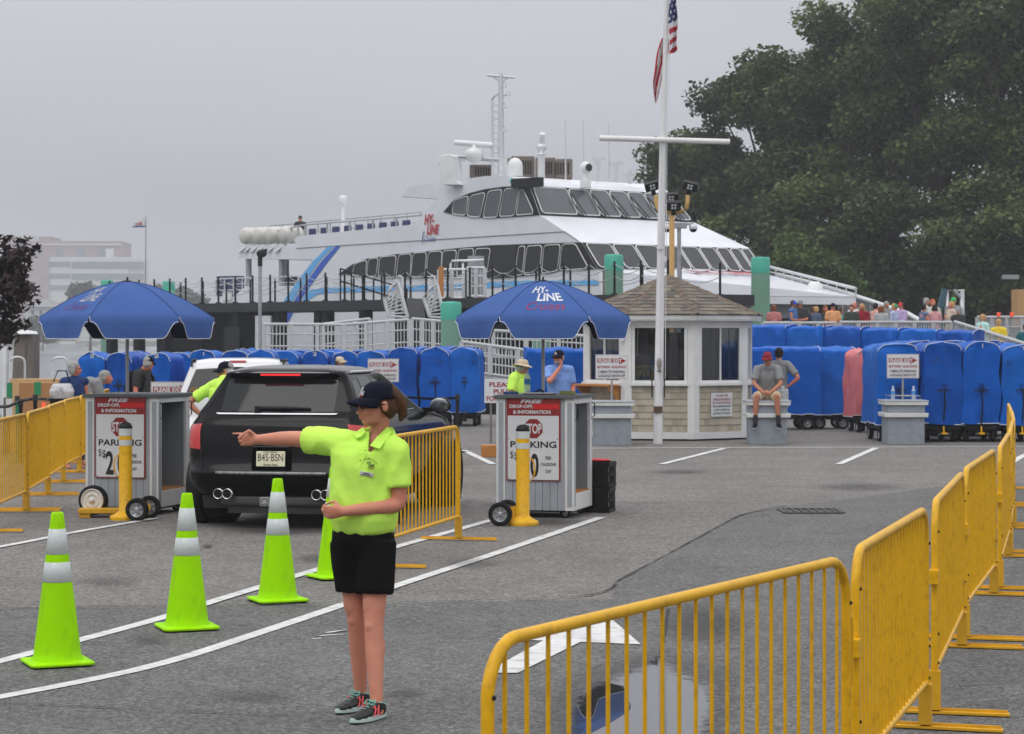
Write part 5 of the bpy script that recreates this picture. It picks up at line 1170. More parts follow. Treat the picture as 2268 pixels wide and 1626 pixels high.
def person(label, loc, yaw=0.0, h=1.75, J=None, skinm=None, top=None, sleeve='short', bottom=None, legs='shorts', shoes=None, sock=None, hair=None, style='short', hat=None, hatm=None, logo_=False, glasses=None, hyaw=0.0, hpitch=0.0, vox=.013, group=None, girth=1.0, male=True, hands=None, beard=None, torso=None, cat='person', fem=False, hroll=0.0, hs=1.0, zoff=0.0):
    s = h / 1.75; j = dict(BASE); j.update(J or {}); j = {k: V(p) for k, p in j.items()}
    skinm = skinm or M_skin2; g = girth; mb = MB()
    if fem: g *= .9
    Th = Matrix.Translation(j['head']) @ Matrix.Rotation(hyaw, 4, 'Z') @ Matrix.Rotation(hroll, 4, 'Y') @ Matrix.Rotation(hpitch, 4, 'X') @ Matrix.Scale(hs, 4)
    head_geo(mb, Th, male)
    limb(mb, [j['chest'] + V((0, 0, .1)), j['neck'], j['head'] + Th.to_3x3() @ V((0, .02, -.05))], [.075, .056 * (1.08 if male else .92), .052 * (1.08 if male else .9)])
    mid = j['pelvis'].lerp(j['chest'], .5)
    limb(mb, [j['pelvis'] - V((0, 0, .03)), mid, j['chest'] + V((0, 0, .08))], [(.15 * g, .105 * g), (.14 * g, .10 * g), (.165 * g, .105 * g)], 16)
    for q in 'RL':
        sh, el, wr = j['sh' + q], j['el' + q], j['wr' + q]; sg = -1 if q == 'R' else 1
        limb(mb, [V((sg * .06, 0, .02)) + j['chest'] + V((0, 0, .13)), sh], [.07, .062])
        limb(mb, [sh, sh.lerp(el, .5), el, el.lerp(wr, .3), wr], [.056, .050, .041, .042, .028] if male else [.053, .048, .041, .040, .027])
        hd = (hands or {}).get(q)
        if hd: hand(mb, wr, *hd)
        else: hand(mb, wr, wr - el, (0, -1, .2), (-sg, 0, 0), .5)
        hp, kn, an = j['hip' + q], j['kn' + q], j['an' + q]
        c1 = kn.lerp(an, .3) + V((0, .012, 0))
        limb(mb, [hp, hp.lerp(kn, .5), kn, c1, an], [.085 * (g * .5 + .5), .073 * (g * .5 + .5), .053, .055, .035] if male else [.083, .068, .050, .050, .033])
        toe = j['t' + q]; fd = V((toe.x - an.x, toe.y - an.y, 0)).normalized(); hl = V((an.x, an.y, an.z - .055)) - fd * .045
        if abs(kn.z - an.z) > .3:
            mb.ball(kn + fd * .026 + V((0, 0, .012)), (.031, .028, .040)); mb.ball(kn.lerp(an, .27) - fd * .024, (.043, .040, .095)); mb.ball(kn.lerp(hp, .28) + fd * .018, (.052, .045, .10)); mb.tube([kn.lerp(an, .2) + fd * .026, an + fd * .016 + V((0, 0, .05))], [.020, .014], 7)
        limb(mb, [an, hl + fd * .03, hl + fd * .12 - V((0, 0, .012)), hl + fd * .2 - V((0, 0, .015))], [.034, .034, .030, .018])
    root = remesh(mb, 'person', skinm, vox, None, 5); root.location = V(loc) + V((0, 0, zoff)); root.rotation_euler = (0, 0, yaw); root.scale = (s, s, s); tag(root, label, cat, group)
    cv = max(vox, .012)
    if top:                                        # shirt
        mb = MB(); e = .016
        if torso: mb.loft([[V((xc + hw * math.cos(a) * (1 if True else 1), yc + hd_ * math.sin(a), z)) for a in [2 * math.pi * i / 28 for i in range(28)]] for (z, xc, yc, hw, hd_) in torso])
        else:
            limb(mb, [j['pelvis'] - V((0, 0, .02)), j['pelvis'].lerp(j['chest'], .35), j['chest'], j['chest'] + V((0, 0, .10))], [(.168 * g, .122 * g), (.160 * g, .118 * g), (.178 * g, .122 * g), (.165 * g, .11)], 18)
            limb(mb, [j['chest'] + V((0, 0, .12)), j['neck'] - V((0, -.005, .02))], [(.13 * g, .09), .066])
        for q in 'RL':
            sh, el, wr = j['sh' + q], j['el' + q], j['wr' + q]; sg = -1 if q == 'R' else 1
            limb(mb, [V((sg * .06, 0, .02)) + j['chest'] + V((0, 0, .125)), sh], [.088, .076])
            if sleeve == 'short': mb.tube([sh, sh.lerp(el, .35), sh.lerp(el, .74 if male else .66)], [.074, .072, .068] if male else [.072, .070, .069], 14)
            elif sleeve == 'long': limb(mb, [sh, el, wr], [.072, .056, .040])
        if not torso: limb(mb, [j['neck'] - V((0, 0, .03)), j['neck'] + V((0, .002, .008))], [.074, .066])
        so = remesh(mb, 'shirt', top, min(cv, .009) if torso else cv, root, 4); folds(so, .007 if torso else .009)
    if bottom:
        mb = MB()
        limb(mb, [j['pelvis'] + V((0, 0, .06)), j['pelvis'] - V((0, 0, .06))], [(.158 * g, .118 * g), (.172 * g, .128 * g)], 16)
        for q in 'RL':
            hp, kn, an = j['hip' + q], j['kn' + q], j['an' + q]
            if legs == 'shorts': mb.tube([hp, hp.lerp(kn, .35), hp.lerp(kn, .86)], [.100, .098, .092], 14)
            elif legs == 'short_shorts': mb.tube([hp, hp.lerp(kn, .3), hp.lerp(kn, .60)], [.102, .100, .096], 14)
            elif legs == 'trousers': mb.tube([hp, hp.lerp(kn, .5), kn, kn.lerp(an, .5), an + V((0, 0, .0))], [.098, .088, .072, .066, .058], 14)
        if legs == 'skirt': mb.lathe([(.165, .06), (.19, -.1), (.24, -.42)], c=j['pelvis'], n=18)
        folds(remesh(mb, 'shorts' if 'short' in legs else legs, bottom, min(cv, .009) if torso else cv, root, 4), .005)
    if shoes:
        for q in 'RL':
            an, toe = j['an' + q], j['t' + q]; fd = V((toe.x - an.x, toe.y - an.y, 0)).normalized(); z0 = an.z - .09; hl = V((an.x, an.y, z0)) - fd * .065; sd = V((-fd.y, fd.x, 0)); mb = MB()
            R_ = Matrix((sd, fd, V((0, 0, 1)))).transposed().to_4x4()
            for f, w_, hh in ((.045, .036, .052), (.10, .040, .040), (.16, .046, .028), (.21, .044, .023), (.245, .034, .018)): mb.ball(hl + fd * f + V((0, 0, hh * .8 + .012)), (w_, .05, hh), rot=R_)
            mb.tube([an + V((0, 0, -.045)), an + V((0, 0, -.01))], .044, 12)
            sh_ = remesh(mb, 'shoe', shoes[0], .009, root, 2)
            mb = MB(); ring = [hl + fd * (.135 + .142 * math.cos(a)) + sd * ((.036 + .010 * math.cos(a)) * math.sin(a)) for a in [2 * math.pi * i / 22 for i in range(22)]]
            mb.loft([[p + V((0, 0, .001)) for p in ring], [p + V((0, 0, .024)) for p in ring]], smooth=False); mb.build('sole', shoes[1], sh_, bevel=.004)
            if sock:
                mb = MB(); kn = j['kn' + q]; mb.tube([an + V((0, 0, -.02)), an.lerp(kn, .10), an.lerp(kn, sock[1])], [.041, .040, .046], 12); mb.build('sock', sock[0], root)
    if hair: hair_geo(root, Th, hair, style)
    if hat: cap_geo(root, Th, hatm, None, hat == 'bucket', logo_)
    if glasses:
        mb = MB(); W = lambda x, y, z: Th @ V((x, y, z))
        if glasses == 'sun':
            for gg in (-1, 1): mb.ball(W(gg * .033, -.090, .004), (.029, .008, .018), rot=Th.to_3x3().normalized().to_4x4())
        else:
            for gg in (-1, 1): mb.tube([W(gg * .034 + .026 * math.cos(a), -.100 + .006 * abs(math.cos(a)), .003 + .019 * math.sin(a)) for a in [2 * math.pi * i / 14 for i in range(14)]], .0034, 5, close=True)
            mb.tube([W(-.008, -.103, .008), W(.008, -.103, .008)], .002, 5)
        for gg in (-1, 1): mb.tube([W(gg * .06, -.092, .008), W(gg * .079, -.04, .008), W(gg * .084, .02, .002)], .0032, 5)
        mb.build('glasses', M_black if glasses == 'sun' else M_dark, root)
    if beard:
        mb = MB(); mb.ball(Th @ V((0, -.05, -.075)), (.058, .062, .04), rot=Th.to_3x3().normalized().to_4x4()); remesh(mb, 'beard', beard, .01, root, 3)
    if vox < .02 and hs:                           # eyes
        mb = MB()
        for gg in (-1, 1): mb.ball(Th @ V((gg * .031, -.0805, .004)), (.011, .008, .006), rot=Th.to_3x3().normalized().to_4x4(), n=8, m=5)
        mb.build('eyes', mat('eye_white', (.5, .48, .46), .3), root); mb = MB()
        for gg in (-1, 1): mb.ball(Th @ V((gg * .031, -.086, .004)), (.0048, .004, .0048), n=8, m=5)
        mb.build('irises', M_ink, root)
    return root, Th, j

# ------------------------------------------------------------------ the woman pointing
gx = lambda x: (x - 806) / 425.6
gz = lambda y: (1583 - y) / 425.6
gl = G(806, 1583)
JG = dict(pelvis=(gx(804), 0, .95), chest=(gx(806), 0, 1.24), neck=(gx(838), .015, gz(966)), head=(gx(837), -.02, gz(899)), shR=(gx(738), .06, gz(982)), elR=(gx(640), .17, gz(977)), wrR=(gx(573) - .03, .25, gz(981)),
          shL=(gx(876), -.05, gz(1002)), elL=(gx(886), -.07, gz(1118)), wrL=(gx(768), -.19, gz(1128)), hipR=(gx(773), .02, gz(1200)), knR=(gx(789), .05, gz(1380)), anR=(gx(795), .12, gz(1546)), hipL=(gx(834), -.02, gz(1200)), knL=(gx(830), -.09, gz(1388)), anL=(gx(838), -.17, gz(1553) + .0),
          tR=(gx(795) - .10, -.02, 0), tL=(gx(838) - .13, -.36, 0))
JG['anR'] = (JG['anR'][0], .14, .092); JG['anL'] = (JG['anL'][0], -.16, .092)
tor = [(gz(1181), gx(806), -.0, .145, .118), (gz(1172), gx(806), -.0, .160, .130), (gz(1150), gx(806), -.005, .172, .142), (gz(1117), gx(807), -.005, .178, .138), (gz(1075), gx(805), -.01, .172, .132), (gz(1035), gx(808), -.015, .170, .132), (gz(1005), gx(809), -.01, .172, .124), (gz(985), gx(811), -.003, .165, .105), (gz(970), gx(822), .005, .118, .085), (gz(960), gx(836), .012, .082, .070)]
girl, Tg, jg = person('young woman in lime polo shirt, black shorts and navy cap, pointing to the left', gl, 0, 1.75, JG, M_skin, M_limes, 'short', M_blk, 'short_shorts', None, None, H_brown, 'pony', 'cap', M_navy, True, 'clear', R(-66), R(2), .0062, None, .95, False, {'R': ((-1, .15, .02), (0, 0, 1), (-.1, -1, -.1), 1.25, True, .93, .9), 'L': ((-1, .03, -.08), (0, -.2, 1), (.1, 1, .1), .75, False, .93, .5)}, None, tor)
girl.scale = (1, 1, 1)
sh = [c for c in girl.children if c.name.startswith('shirt')][0]; bmm = bmesh.new(); bmm.from_mesh(sh.data)   # open neck
bmesh.ops.delete(bmm, geom=[f for f in bmm.faces if f.calc_center_median().z > gz(1000) and f.calc_center_median().y < .0 and abs(f.calc_center_median().x - gx(824) - (f.calc_center_median().z - gz(1000)) * .35) < .008 + (f.calc_center_median().z - gz(1000)) * .42], context='FACES'); bmm.to_mesh(sh.data); bmm.free(); sh.modifiers.new('s', 'SOLIDIFY').thickness = .004
# collar, placket, badge and embroidery
mb = MB()
nk = V(jg['neck'])
def collar_pt(a, f): return nk + V((.073 * math.cos(a) * (1 + .55 * f), .062 * math.sin(a) * (1 + .6 * f) - .004, .012 - .062 * f + .022 * math.sin(a) * .6 - (.05 * max(0, -math.sin(a)) ** 3)))
vs = []; NA = 30
for i in range(NA + 1):
    a = R(-100 + 25) + R(310) * i / NA + R(0)
    for f in (0, .15, .5, 1.0): vs.append(collar_pt(a, f) + V((0, 0, .022 if f == .15 else 0)))
fs = [(i * 4 + k, (i + 1) * 4 + k, (i + 1) * 4 + k + 1, i * 4 + k + 1) for i in range(NA) for k in range(3)]
mb.add(vs, fs, 0, True); mb.build('collar', M_limes, girl, solid=.006)
def front(x, z):                                   # point on the front of the shirt
    for i in range(len(tor) - 1):
        a, b_ = tor[i], tor[i + 1]
        if a[0] <= z <= b_[0]:
            f = (z - a[0]) / (b_[0] - a[0]); xc, yc, hw, hd_ = [a[k] + (b_[k] - a[k]) * f for k in (1, 2, 3, 4)]; q = max(-.98, min(.98, (x - xc) / hw)); return V((x, yc - hd_ * math.sqrt(1 - q * q) - .001, z))
    return V((x, -.14, z))
for fl in ([(858, 949, -.045), (868, 957, -.03), (864, 966, -.06), (843, 995, -.128), (822, 988, -.130), (836, 970, -.09)], [(806, 947, -.055), (784, 962, -.06), (792, 971, -.10), (801, 968, -.112), (812, 957, -.085)]):
    mb = MB(); mb.add([(gx(x), y - .004, gz(z)) for x, z, y in fl], [tuple(range(len(fl)))]); mb.build('collar_flap', M_limes, girl, solid=.008)
mb = MB(); ps = [(gx(818), gz(985)), (gx(806), gz(1005)), (gx(797), gz(1025))]
for i in range(8):
    f = i / 7; x = gx(812) + (gx(796) - gx(812)) * f; z = gz(1000) + (gz(1032) - gz(1000)) * f
    vs = [front(x - .015, z), front(x + .015, z)]; 
    if i: mb.add([pv[0], pv[1], vs[1], vs[0]], [(0, 1, 2, 3)])
    pv = vs
mb.build('placket', M_limes, girl, solid=.005); mb = MB()
for f in (.25, .7): mb.ball(front(gx(817) + (gx(796) - gx(817)) * f, gz(985) + (gz(1030) - gz(985)) * f) - V((0, .007, 0)), .005, n=8, m=5)
mb.build('buttons', M_limes, girl)
cvf = lambda ox, oz: (lambda x, y, z: front(ox + x, oz + y) - V((0, .008 + z, 0)))
mb = MB(); ox, oz = gx(825), gz(1026)
for i, ch in enumerate('PARKING STAFF'):
    a = (i - 6) / 6; 
    if ch != ' ': put_text(mb, None, ch, a * .030, .024 - .012 * a * a - .012 * a, .0042, .0075, 0, .001, 0, .03, cvf(ox, oz))
put_text(mb, None, 'HY-', -.008, .005, .026, .015, 0, .001, .2, .04, cvf(ox, oz)); put_text(mb, None, 'LINE', .004, -.009, .032, .015, 0, .001, .2, .04, cvf(ox, oz)); put_text(mb, None, 'Cruises', 0, -.021, .032, .009, 1, .001, .4, .02, cvf(ox, oz)); mb.build('embroidery', [M_ink, mat('thread_red', srgb(150, 60, 20), .7)], girl)
mb = MB(); p = front(gx(816), gz(1048)); mb.box(p - V((0, .004, 0)), (.070, .006, .021), rz=R(8), ry=R(10)); nt_ = mb.build('name_badge', M_alu, girl, bevel=.001)
mb = MB(); mb.box(p - V((0, .0085, -.003)), (.03, .001, .004), rz=R(8), ry=R(10)); mb.box(p - V((0, .0085, .005)), (.05, .001, .003), rz=R(8), ry=R(10)); mb.build('engraving', M_ink, nt_)
# lips
mb = MB(); mb.ball(Tg @ V((0, -.099, -.057)), (.017, .0035, .0045), rot=Tg.to_3x3().to_4x4()); mb.ball(Tg @ V((0, -.098, -.065)), (.016, .0035, .0045), rot=Tg.to_3x3().to_4x4()); mb.build('lips', mat('lip_pink', srgb(190, 100, 95), .45), girl)
# running shoes
M_shoe = mat('shoe_black', (.012, .013, .014), .6, vary=.4, scale=60); M_mint = mat('shoe_mint', srgb(130, 190, 175), .55); M_coral = mat('shoe_coral', srgb(225, 80, 85), .5)
for q in 'RL':
    an, toe = V(jg['an' + q]), V(jg['t' + q]); fd = V((toe.x - an.x, toe.y - an.y, 0)).normalized(); hl = V((an.x, an.y, 0)) - fd * .06; sd = V((-fd.y, fd.x, 0)); mb = MB(); Rm = Matrix((sd, fd, V((0, 0, 1)))).transposed().to_4x4()
    for f, w_, hh, zc in ((.035, .034, .045, .055), (.075, .036, .045, .058), (.115, .039, .037, .052), (.155, .043, .027, .045), (.195, .044, .021, .040), (.23, .036, .017, .036)): mb.ball(hl + fd * f + V((0, 0, zc)), (w_, .042, hh), rot=Rm)
    mb.tube([an + V((0, 0, -.03)), an + V((0, 0, .0))], .041, 14)
    sh_ = remesh(mb, 'shoe', M_shoe, .006, girl, 3)
    def ringf(z, ex): return [hl + fd * (.128 + (.146 + ex) * math.cos(a)) + sd * ((.037 + ex + .009 * math.cos(a)) * math.sin(a)) + V((0, 0, z + .012 * max(0, -math.cos(a)) * (z > .02) + .006 * max(0, math.cos(a)) ** 2)) for a in [2 * math.pi * i / 26 for i in range(26)]]
    mb = MB(); mb.loft([ringf(.001, -.003), ringf(.010, .0)]); mb.build('outsole', M_shoe, sh_); mb = MB(); mb.loft([ringf(.0095, .001), ringf(.020, .002), ringf(.033, -.002)]); mb.build('midsole', mat('midsole', srgb(185, 205, 198), .6), sh_)
    mb = MB()
    for sg in (-1, 1):
        up = lambda f, k, dz=0: hl + fd * f + sd * sg * k + V((0, 0, dz))
        mb.tube([up(.08, .041, .035), up(.105, .040, .06), up(.13, .030, .078)], .004, 6, 1); mb.tube([up(.115, .046, .033), up(.10, .042, .058), up(.085, .032, .08)], .004, 6, 1); mb.tube([up(.145, .047, .032), up(.125, .042, .056), up(.11, .028, .083)], .0035, 6, 1)
        mb.tube([up(.02, .030, .07), up(.04, .037, .085), up(.075, .034, .095)], .004, 6, 0)
    for i in range(5):
        f = .095 + .02 * i; z = .098 - .0105 * i; mb.tube([hl + fd * f + sd * .022 + V((0, 0, z - .006)), hl + fd * (f + .008) + V((0, 0, z + .004)), hl + fd * f - sd * .022 + V((0, 0, z - .006))], .003, 5, 0)
    for sg in (-1, 1): mb.tube([hl + fd * .09 + V((0, 0, .102)), hl + fd * .105 + sd * sg * .028 + V((0, 0, .108)), hl + fd * .125 + sd * sg * .035 + V((0, 0, .088)), hl + fd * .115 + sd * sg * .012 + V((0, 0, .092))], .0028, 5, 0)
    mb.build('laces_and_stripes', [M_mint, M_coral], sh_)
# ------------------------------------------------------------------ staff and passengers
def sit(): return dict(pelvis=(0, .05, .10), chest=(0, -.06, .44), neck=(0, -.13, .63), head=(.0, -.21, .775), shR=(-.19, -.10, .57), elR=(-.25, -.20, .31), wrR=(-.05, -.40, .13), shL=(.19, -.10, .57), elL=(.25, -.20, .31), wrL=(.06, -.40, .15),
                       hipR=(-.10, -.02, .09), knR=(-.20, -.44, .07), anR=(-.22, -.42, -.42), hipL=(.10, -.02, .09), knL=(.18, -.44, .07), anL=(.21, -.41, -.42), tR=(-.23, -.62, 0), tL=(.24, -.6, 0))
person('man in grey polo shirt and maroon cap sitting on a concrete plinth, hands clasped', p2.location + V((0.02, 0.0, .812)), R(-8), 1.74, sit(), M_skin2, M_greys, 'short', M_khaki, 'shorts', (M_blk, M_whitec), (M_char, .32), H_brown, 'short', 'cap', M_maroonc, False, None, R(-18), R(16), .011, None, 1.06, True,
       {'R': ((.95, -.35, -.25), (0, -.4, .9), (.1, .8, -.3), .9, False, .95, .5), 'L': ((-.95, -.3, -.2), (0, -.4, .9), (-.1, .8, -.3), .9, False, .95, .5)})
gq = G(1722, 961)
person('man in grey shirt and white shorts seen from behind, standing beside the seated man', (gq.x - .09, 45.2, 0), R(168), 1.76, dict(elR=(-.40, .10, 1.16), wrR=(-.20, .04, 1.0), elL=(.40, .10, 1.16), wrL=(.20, .04, 1.0)), M_skin3, M_greys, 'short', M_whitec, 'shorts', (M_blk, M_whitec), (M_whitec, .12), H_dark, 'short', 'cap', M_blk, vox=.013)
q = U(1238, 900, 37.5)
person('bearded man in light blue shirt and navy cap holding a phone to his ear', (q.x, q.y, 0), R(-14), 1.76, dict(elR=(-.10, -.27, 1.22), wrR=(.06, -.17, 1.47), head=(.0, -.03, 1.63)), M_skin3, M_lblue, 'short', M_khaki, 'trousers', (M_blk, M_blk), None, H_grey, 'short', 'cap', M_navy, True, 'sun', R(-22), R(4), .011, None, 1.18, True,
       {'R': ((.35, .25, .9), (-.3, .9, -.2), (-.3, .6, .2), 1.1, False, .95, .4)}, H_grey)
q = U(1153, 900, 35.5)
person('man in lime shirt and tan bucket hat facing right behind the kiosk', (q.x - .05, q.y, 0), R(60), 1.70, dict(head=(0, -.10, 1.55), neck=(0, -.05, 1.43), chest=(0, -.01, 1.24), shR=(-.18, -.03, 1.37), shL=(.18, -.03, 1.37), elR=(-.27, -.02, 1.1), wrR=(-.2, -.22, 1.0), elL=(.27, -.02, 1.1), wrL=(.2, -.22, 1.0)), M_skin2, M_limes, 'short', M_char, 'trousers', (M_blk, M_blk), None, H_grey, 'short', 'bucket', M_khaki, False, 'sun', R(72), R(8), .012, None, 1.08)
q = U(487, 900, 28.6)
person('older man in lime shirt and navy cap leaning towards the white car, hand on hip', (q.x + .02, q.y, 0), R(150), 1.74, dict(head=(.12, -.24, 1.545), neck=(.06, -.13, 1.42), chest=(.02, -.05, 1.22), shR=(-.15, -.06, 1.37), shL=(.20, -.08, 1.35), elL=(.43, .14, 1.14), wrL=(.24, .08, .97), elR=(-.30, -.25, 1.16), wrR=(-.25, -.5, 1.12)), M_skin2, M_limes, 'short', M_blk, 'shorts', (M_blk, M_whitec), None, H_grey, 'short', 'cap', M_navy, False, 'sun', R(120), R(10), .012, None, 1.1)
q = U(752, 900, 43)
person('person in a tan cap mostly hidden behind the black car roof', (q.x, q.y, 0), R(70), 1.60, None, M_skin2, M_lblue, 'short', M_khaki, 'trousers', None, None, H_brown, 'short', 'cap', M_khaki, vox=.016)
q = U(168, 900, 34)
person('grey haired woman in dark blue sleeveless top carrying a white bag', (q.x - .02, q.y, 0), R(35), 1.60, dict(elR=(-.26, .02, 1.16), wrR=(-.22, -.05, .90)), M_skin3, M_dblue, 'none', M_dblue, 'skirt', None, None, H_grey, 'bob', None, None, False, 'sun', R(62), 0, .012, None, 1.0, False)
q = U(183, 900, 34.8)
person('man in light grey shirt bending forward behind the grey haired woman', (q.x - .02, q.y, 0), R(110), 1.66, dict(head=(0, -.40, 1.42), neck=(0, -.30, 1.36), chest=(0, -.14, 1.2), shR=(-.18, -.22, 1.33), shL=(.18, -.22, 1.33), elR=(-.22, -.3, 1.06), wrR=(-.2, -.42, .9), elL=(.22, -.3, 1.06), wrL=(.2, -.42, .9)), M_skin3, M_greys, 'short', M_char, 'trousers', None, None, H_grey, 'short', vox=.013)
q = U(318, 900, 37.5)
mp, _, _ = person('man in charcoal shirt and navy cap wearing a black backpack', (q.x, q.y, 0), R(70), 1.68, dict(head=(0, -.1, 1.60), elL=(.25, -.08, 1.12), wrL=(.18, -.3, 1.05)), M_skin3, M_char, 'short', M_char, 'trousers', (M_blk, M_blk), None, H_grey, 'short', 'cap', M_navy, False, None, R(75), R(14), .012)
t = thing('backpack', 'black backpack on the back of the man in charcoal shirt', 'backpack', (q.x, q.y, 0), R(70)); mb = MB(); mb.ball((0, .20, 1.17), (.16, .12, .26)); mb.ball((0, .27, 1.08), (.12, .08, .14)); remesh(mb, 'bag_body', M_blk, .02, t, 2)
mb = MB()
for g in (-1, 1): mb.tube([(g * .1, .13, 1.38), (g * .13, .02, 1.42), (g * .14, -.11, 1.3), (g * .14, -.02, 1.05)], .018, 6)
mb.build('straps', M_blk, t)
q = U(137, 880, 33.6); t = thing('tote_bag', 'white patterned tote bag with black base held by the woman in blue', 'bag', (q.x, q.y, 0), R(10)); zc = 1.95 - 122 * 33.6 / 5000
mb = MB(); mb.loft([[(x * .16, y * .09, zc - .12) for x, y in ((-1, -1), (1, -1), (1, 1), (-1, 1))], [(x * .18, y * .12, zc + .04) for x, y in ((-1, -1), (1, -1), (1, 1), (-1, 1))], [(x * .13, y * .07, zc + .15) for x, y in ((-1, -1), (1, -1), (1, 1), (-1, 1))]]); mb.build('bag_body', mat('tote_canvas', (.55, .55, .56), .8, vary=.1, scale=14, dark=(.05, .07, .16), damt=.9, dscale=9), t, bevel=.02)
mb = MB(); mb.loft([[(x * .17, y * .1, zc - .16) for x, y in ((-1, -1), (1, -1), (1, 1), (-1, 1))], [(x * .175, y * .11, zc - .07) for x, y in ((-1, -1), (1, -1), (1, 1), (-1, 1))]]); mb.build('base_panel', M_blk, t, bevel=.01); mb = MB(); mb.tube([(-.12, 0, zc + .18), (-.06, 0, zc + .34), (.06, 0, zc + .34), (.12, 0, zc + .18)], .012, 6); mb.build('strap', M_blk, t)
q = U(1300, 800, 47); person('dark haired person in white shirt half hidden behind a blue cart near the booth', (q.x, q.y, 0), R(40), 1.66, None, M_skin4, M_whitec, 'short', M_char, 'trousers', None, None, H_dark, 'short', vox=.018)
# passengers on the walkway: label, x, head-top y, distance, yaw, shirt, sleeve, hair, style, cap
def cm(n, r, g, b_): return cloth('c_' + n, srgb(r, g, b_))
DECK = 1.40
crowd = [
 ('short haired person in pink and teal top at the pier end by the teal pile', 1714, 675, 70, 170, cm('coral', 190, 120, 120), 'short', H_ginger, 'bob', None, 0),
 ('man in blue and white cap with a blue backpack strap on the walkway', 1757, 664, 70.5, 60, cm('mid_blue', 70, 110, 170), 'none', H_brown, 'short', cm('royal', 40, 80, 190), 1),
 ('person in grey cap and dark shirt behind the man in blue cap', 1772, 664, 71.5, -20, M_char, 'short', H_dark, 'short', M_greys, 1),
 ('woman with short blond hair in denim blue jacket on the walkway', 1808, 678, 70, 120, cm('denim', 82, 96, 120), 'long', H_blond, 'bob', None, 0),
 ('dark haired person in navy top next to the denim jacket woman', 1799, 680, 71.5, 150, cm('navy2', 44, 56, 84), 'long', H_brown, 'short', None, 1),
 ('woman with long brown hair in grey top between denim jacket and orange shirt', 1828, 676, 71, 20, M_char, 'long', H_ginger, 'long', None, 0),
 ('man in orange shirt and navy cap on the walkway', 1845, 670, 69.5, 15, cm('orange', 222, 160, 112), 'short', H_brown, 'short', M_navy, 1),
 ('small person in teal top behind the man in orange shirt', 1861, 682, 72, 90, cm('teal', 70, 150, 140), 'short', H_brown, 'short', None, 1),
 ('bald man in white shirt behind the dark green shirt', 1893, 668, 72, -30, M_whitec, 'short', None, 'bald', None, 1),
 ('man in dark green printed shirt facing the camera on the walkway', 1886, 674, 70, -15, cm('dkgreen', 62, 72, 66), 'short', H_brown, 'short', None, 1),
 ('woman with long blond hair in dark red top', 1909, 672, 70.8, -20, cm('red', 140, 30, 44), 'long', H_blond, 'long', None, 0),
 ('man in white cap with pink sleeveless shirt on the walkway', 1940, 670, 70.5, 120, cm('salmon', 215, 165, 155), 'none', H_dark, 'short', M_whitec, 1),
 ('woman with long auburn hair in pale grey top', 1952, 677, 69.5, 165, cm('palegrey', 165, 168, 170), 'long', H_ginger, 'long', None, 0),
 ('bald headed man far back by the bow railing', 1963, 667, 73.5, 30, M_greys, 'short', H_grey, 'short', None, 1),
 ('man in green cap and pale blue shirt on the walkway', 1981, 671, 70, 60, cm('paleblue', 170, 178, 208), 'long', H_blond, 'short', cm('green', 40, 150, 105), 1),
 ('man in red cap and lavender shirt on the walkway', 1996, 668, 70.6, -60, cm('lavender', 186, 165, 205), 'long', H_brown, 'short', cm('redcap', 205, 60, 70), 1),
 ('grey curly haired person in white top on the ramp', 2052, 659, 71.5, 60, M_whitec, 'short', H_grey, 'bob', None, 0),
 ('dark haired person in denim top with dark sunglasses on head', 2046, 674, 69.5, 110, cm('denim2', 95, 110, 135), 'none', H_dark, 'short', None, 1),
 ('person with orange hair behind the teal backpack carrier', 2066, 662, 72.2, 10, cm('cream', 200, 190, 170), 'short', hairm('orange', srgb(190, 100, 60)), 'short', None, 1),
 ('woman in pink top with teal backpack on the ramp', 2070, 675, 69.5, 190, cm('pink', 200, 145, 150), 'short', H_dark, 'bob', None, 0),
 ('woman with blond hair covering her mouth, in beige top', 2107, 667, 70, -70, cm('beige', 200, 180, 165), 'long', H_blond, 'bob', None, 0),
 ('person in bright green cap behind the blond woman', 2112, 657, 71.5, -30, M_greys, 'short', H_blond, 'short', cm('brightgreen', 30, 170, 100), 1),
 ('grey haired man in dark grey shirt with his back turned', 2122, 681, 69, 160, M_char, 'short', H_grey, 'short', None, 1),
 ('ponytailed woman in pale teal top walking down the ramp', 2177, 695, 66, 120, cm('paleteal', 175, 215, 210), 'long', H_blond, 'short', None, 0),
 ('blond child in yellow shirt on the ramp', 2212, 706, 65, 150, cm('yellow', 225, 195, 50), 'short', H_blond, 'short', None, 1),
 ('person in teal shirt at the right edge of the frame', 2272, 716, 62, 150, cm('teal3', 30, 90, 100), 'short', H_brown, 'short', None, 1)]
sk = [M_skin, M_skin2, M_skin3]
for i, (lab, x, y, d, yaw, top, slv, hr, st, cp, male) in enumerate(crowd):
    q = U(x, y, d); hh = q.z - DECK if d > 67 else 1.66 + (i % 3) * .03
    hh = max(1.45, min(1.86, hh)); z = q.z - hh * (1.005 if cp is None else 1.01)
    arms = [None, dict(elR=(-.24, -.05, 1.14), wrR=(-.05, -.26, 1.12)), dict(elL=(.24, -.05, 1.14), wrL=(.08, -.27, 1.15)), dict(elR=(-.25, -.03, 1.14), wrR=(-.1, -.25, 1.2), elL=(.24, -.04, 1.14), wrL=(.1, -.25, 1.1))][i % 4]
    person(lab, (q.x, q.y, z), R(yaw), hh, arms, sk[i % 3], top, slv, [M_khaki, M_char, M_dblue, M_greys][i % 4], ['shorts', 'trousers'][i % 2], None, None, hr, st, 'cap' if cp else None, cp, vox=.022, hs=.92, group='passengers queuing on the walkway', male=bool(male), girth=1.0 + .12 * ((i * 7) % 3 - .6))
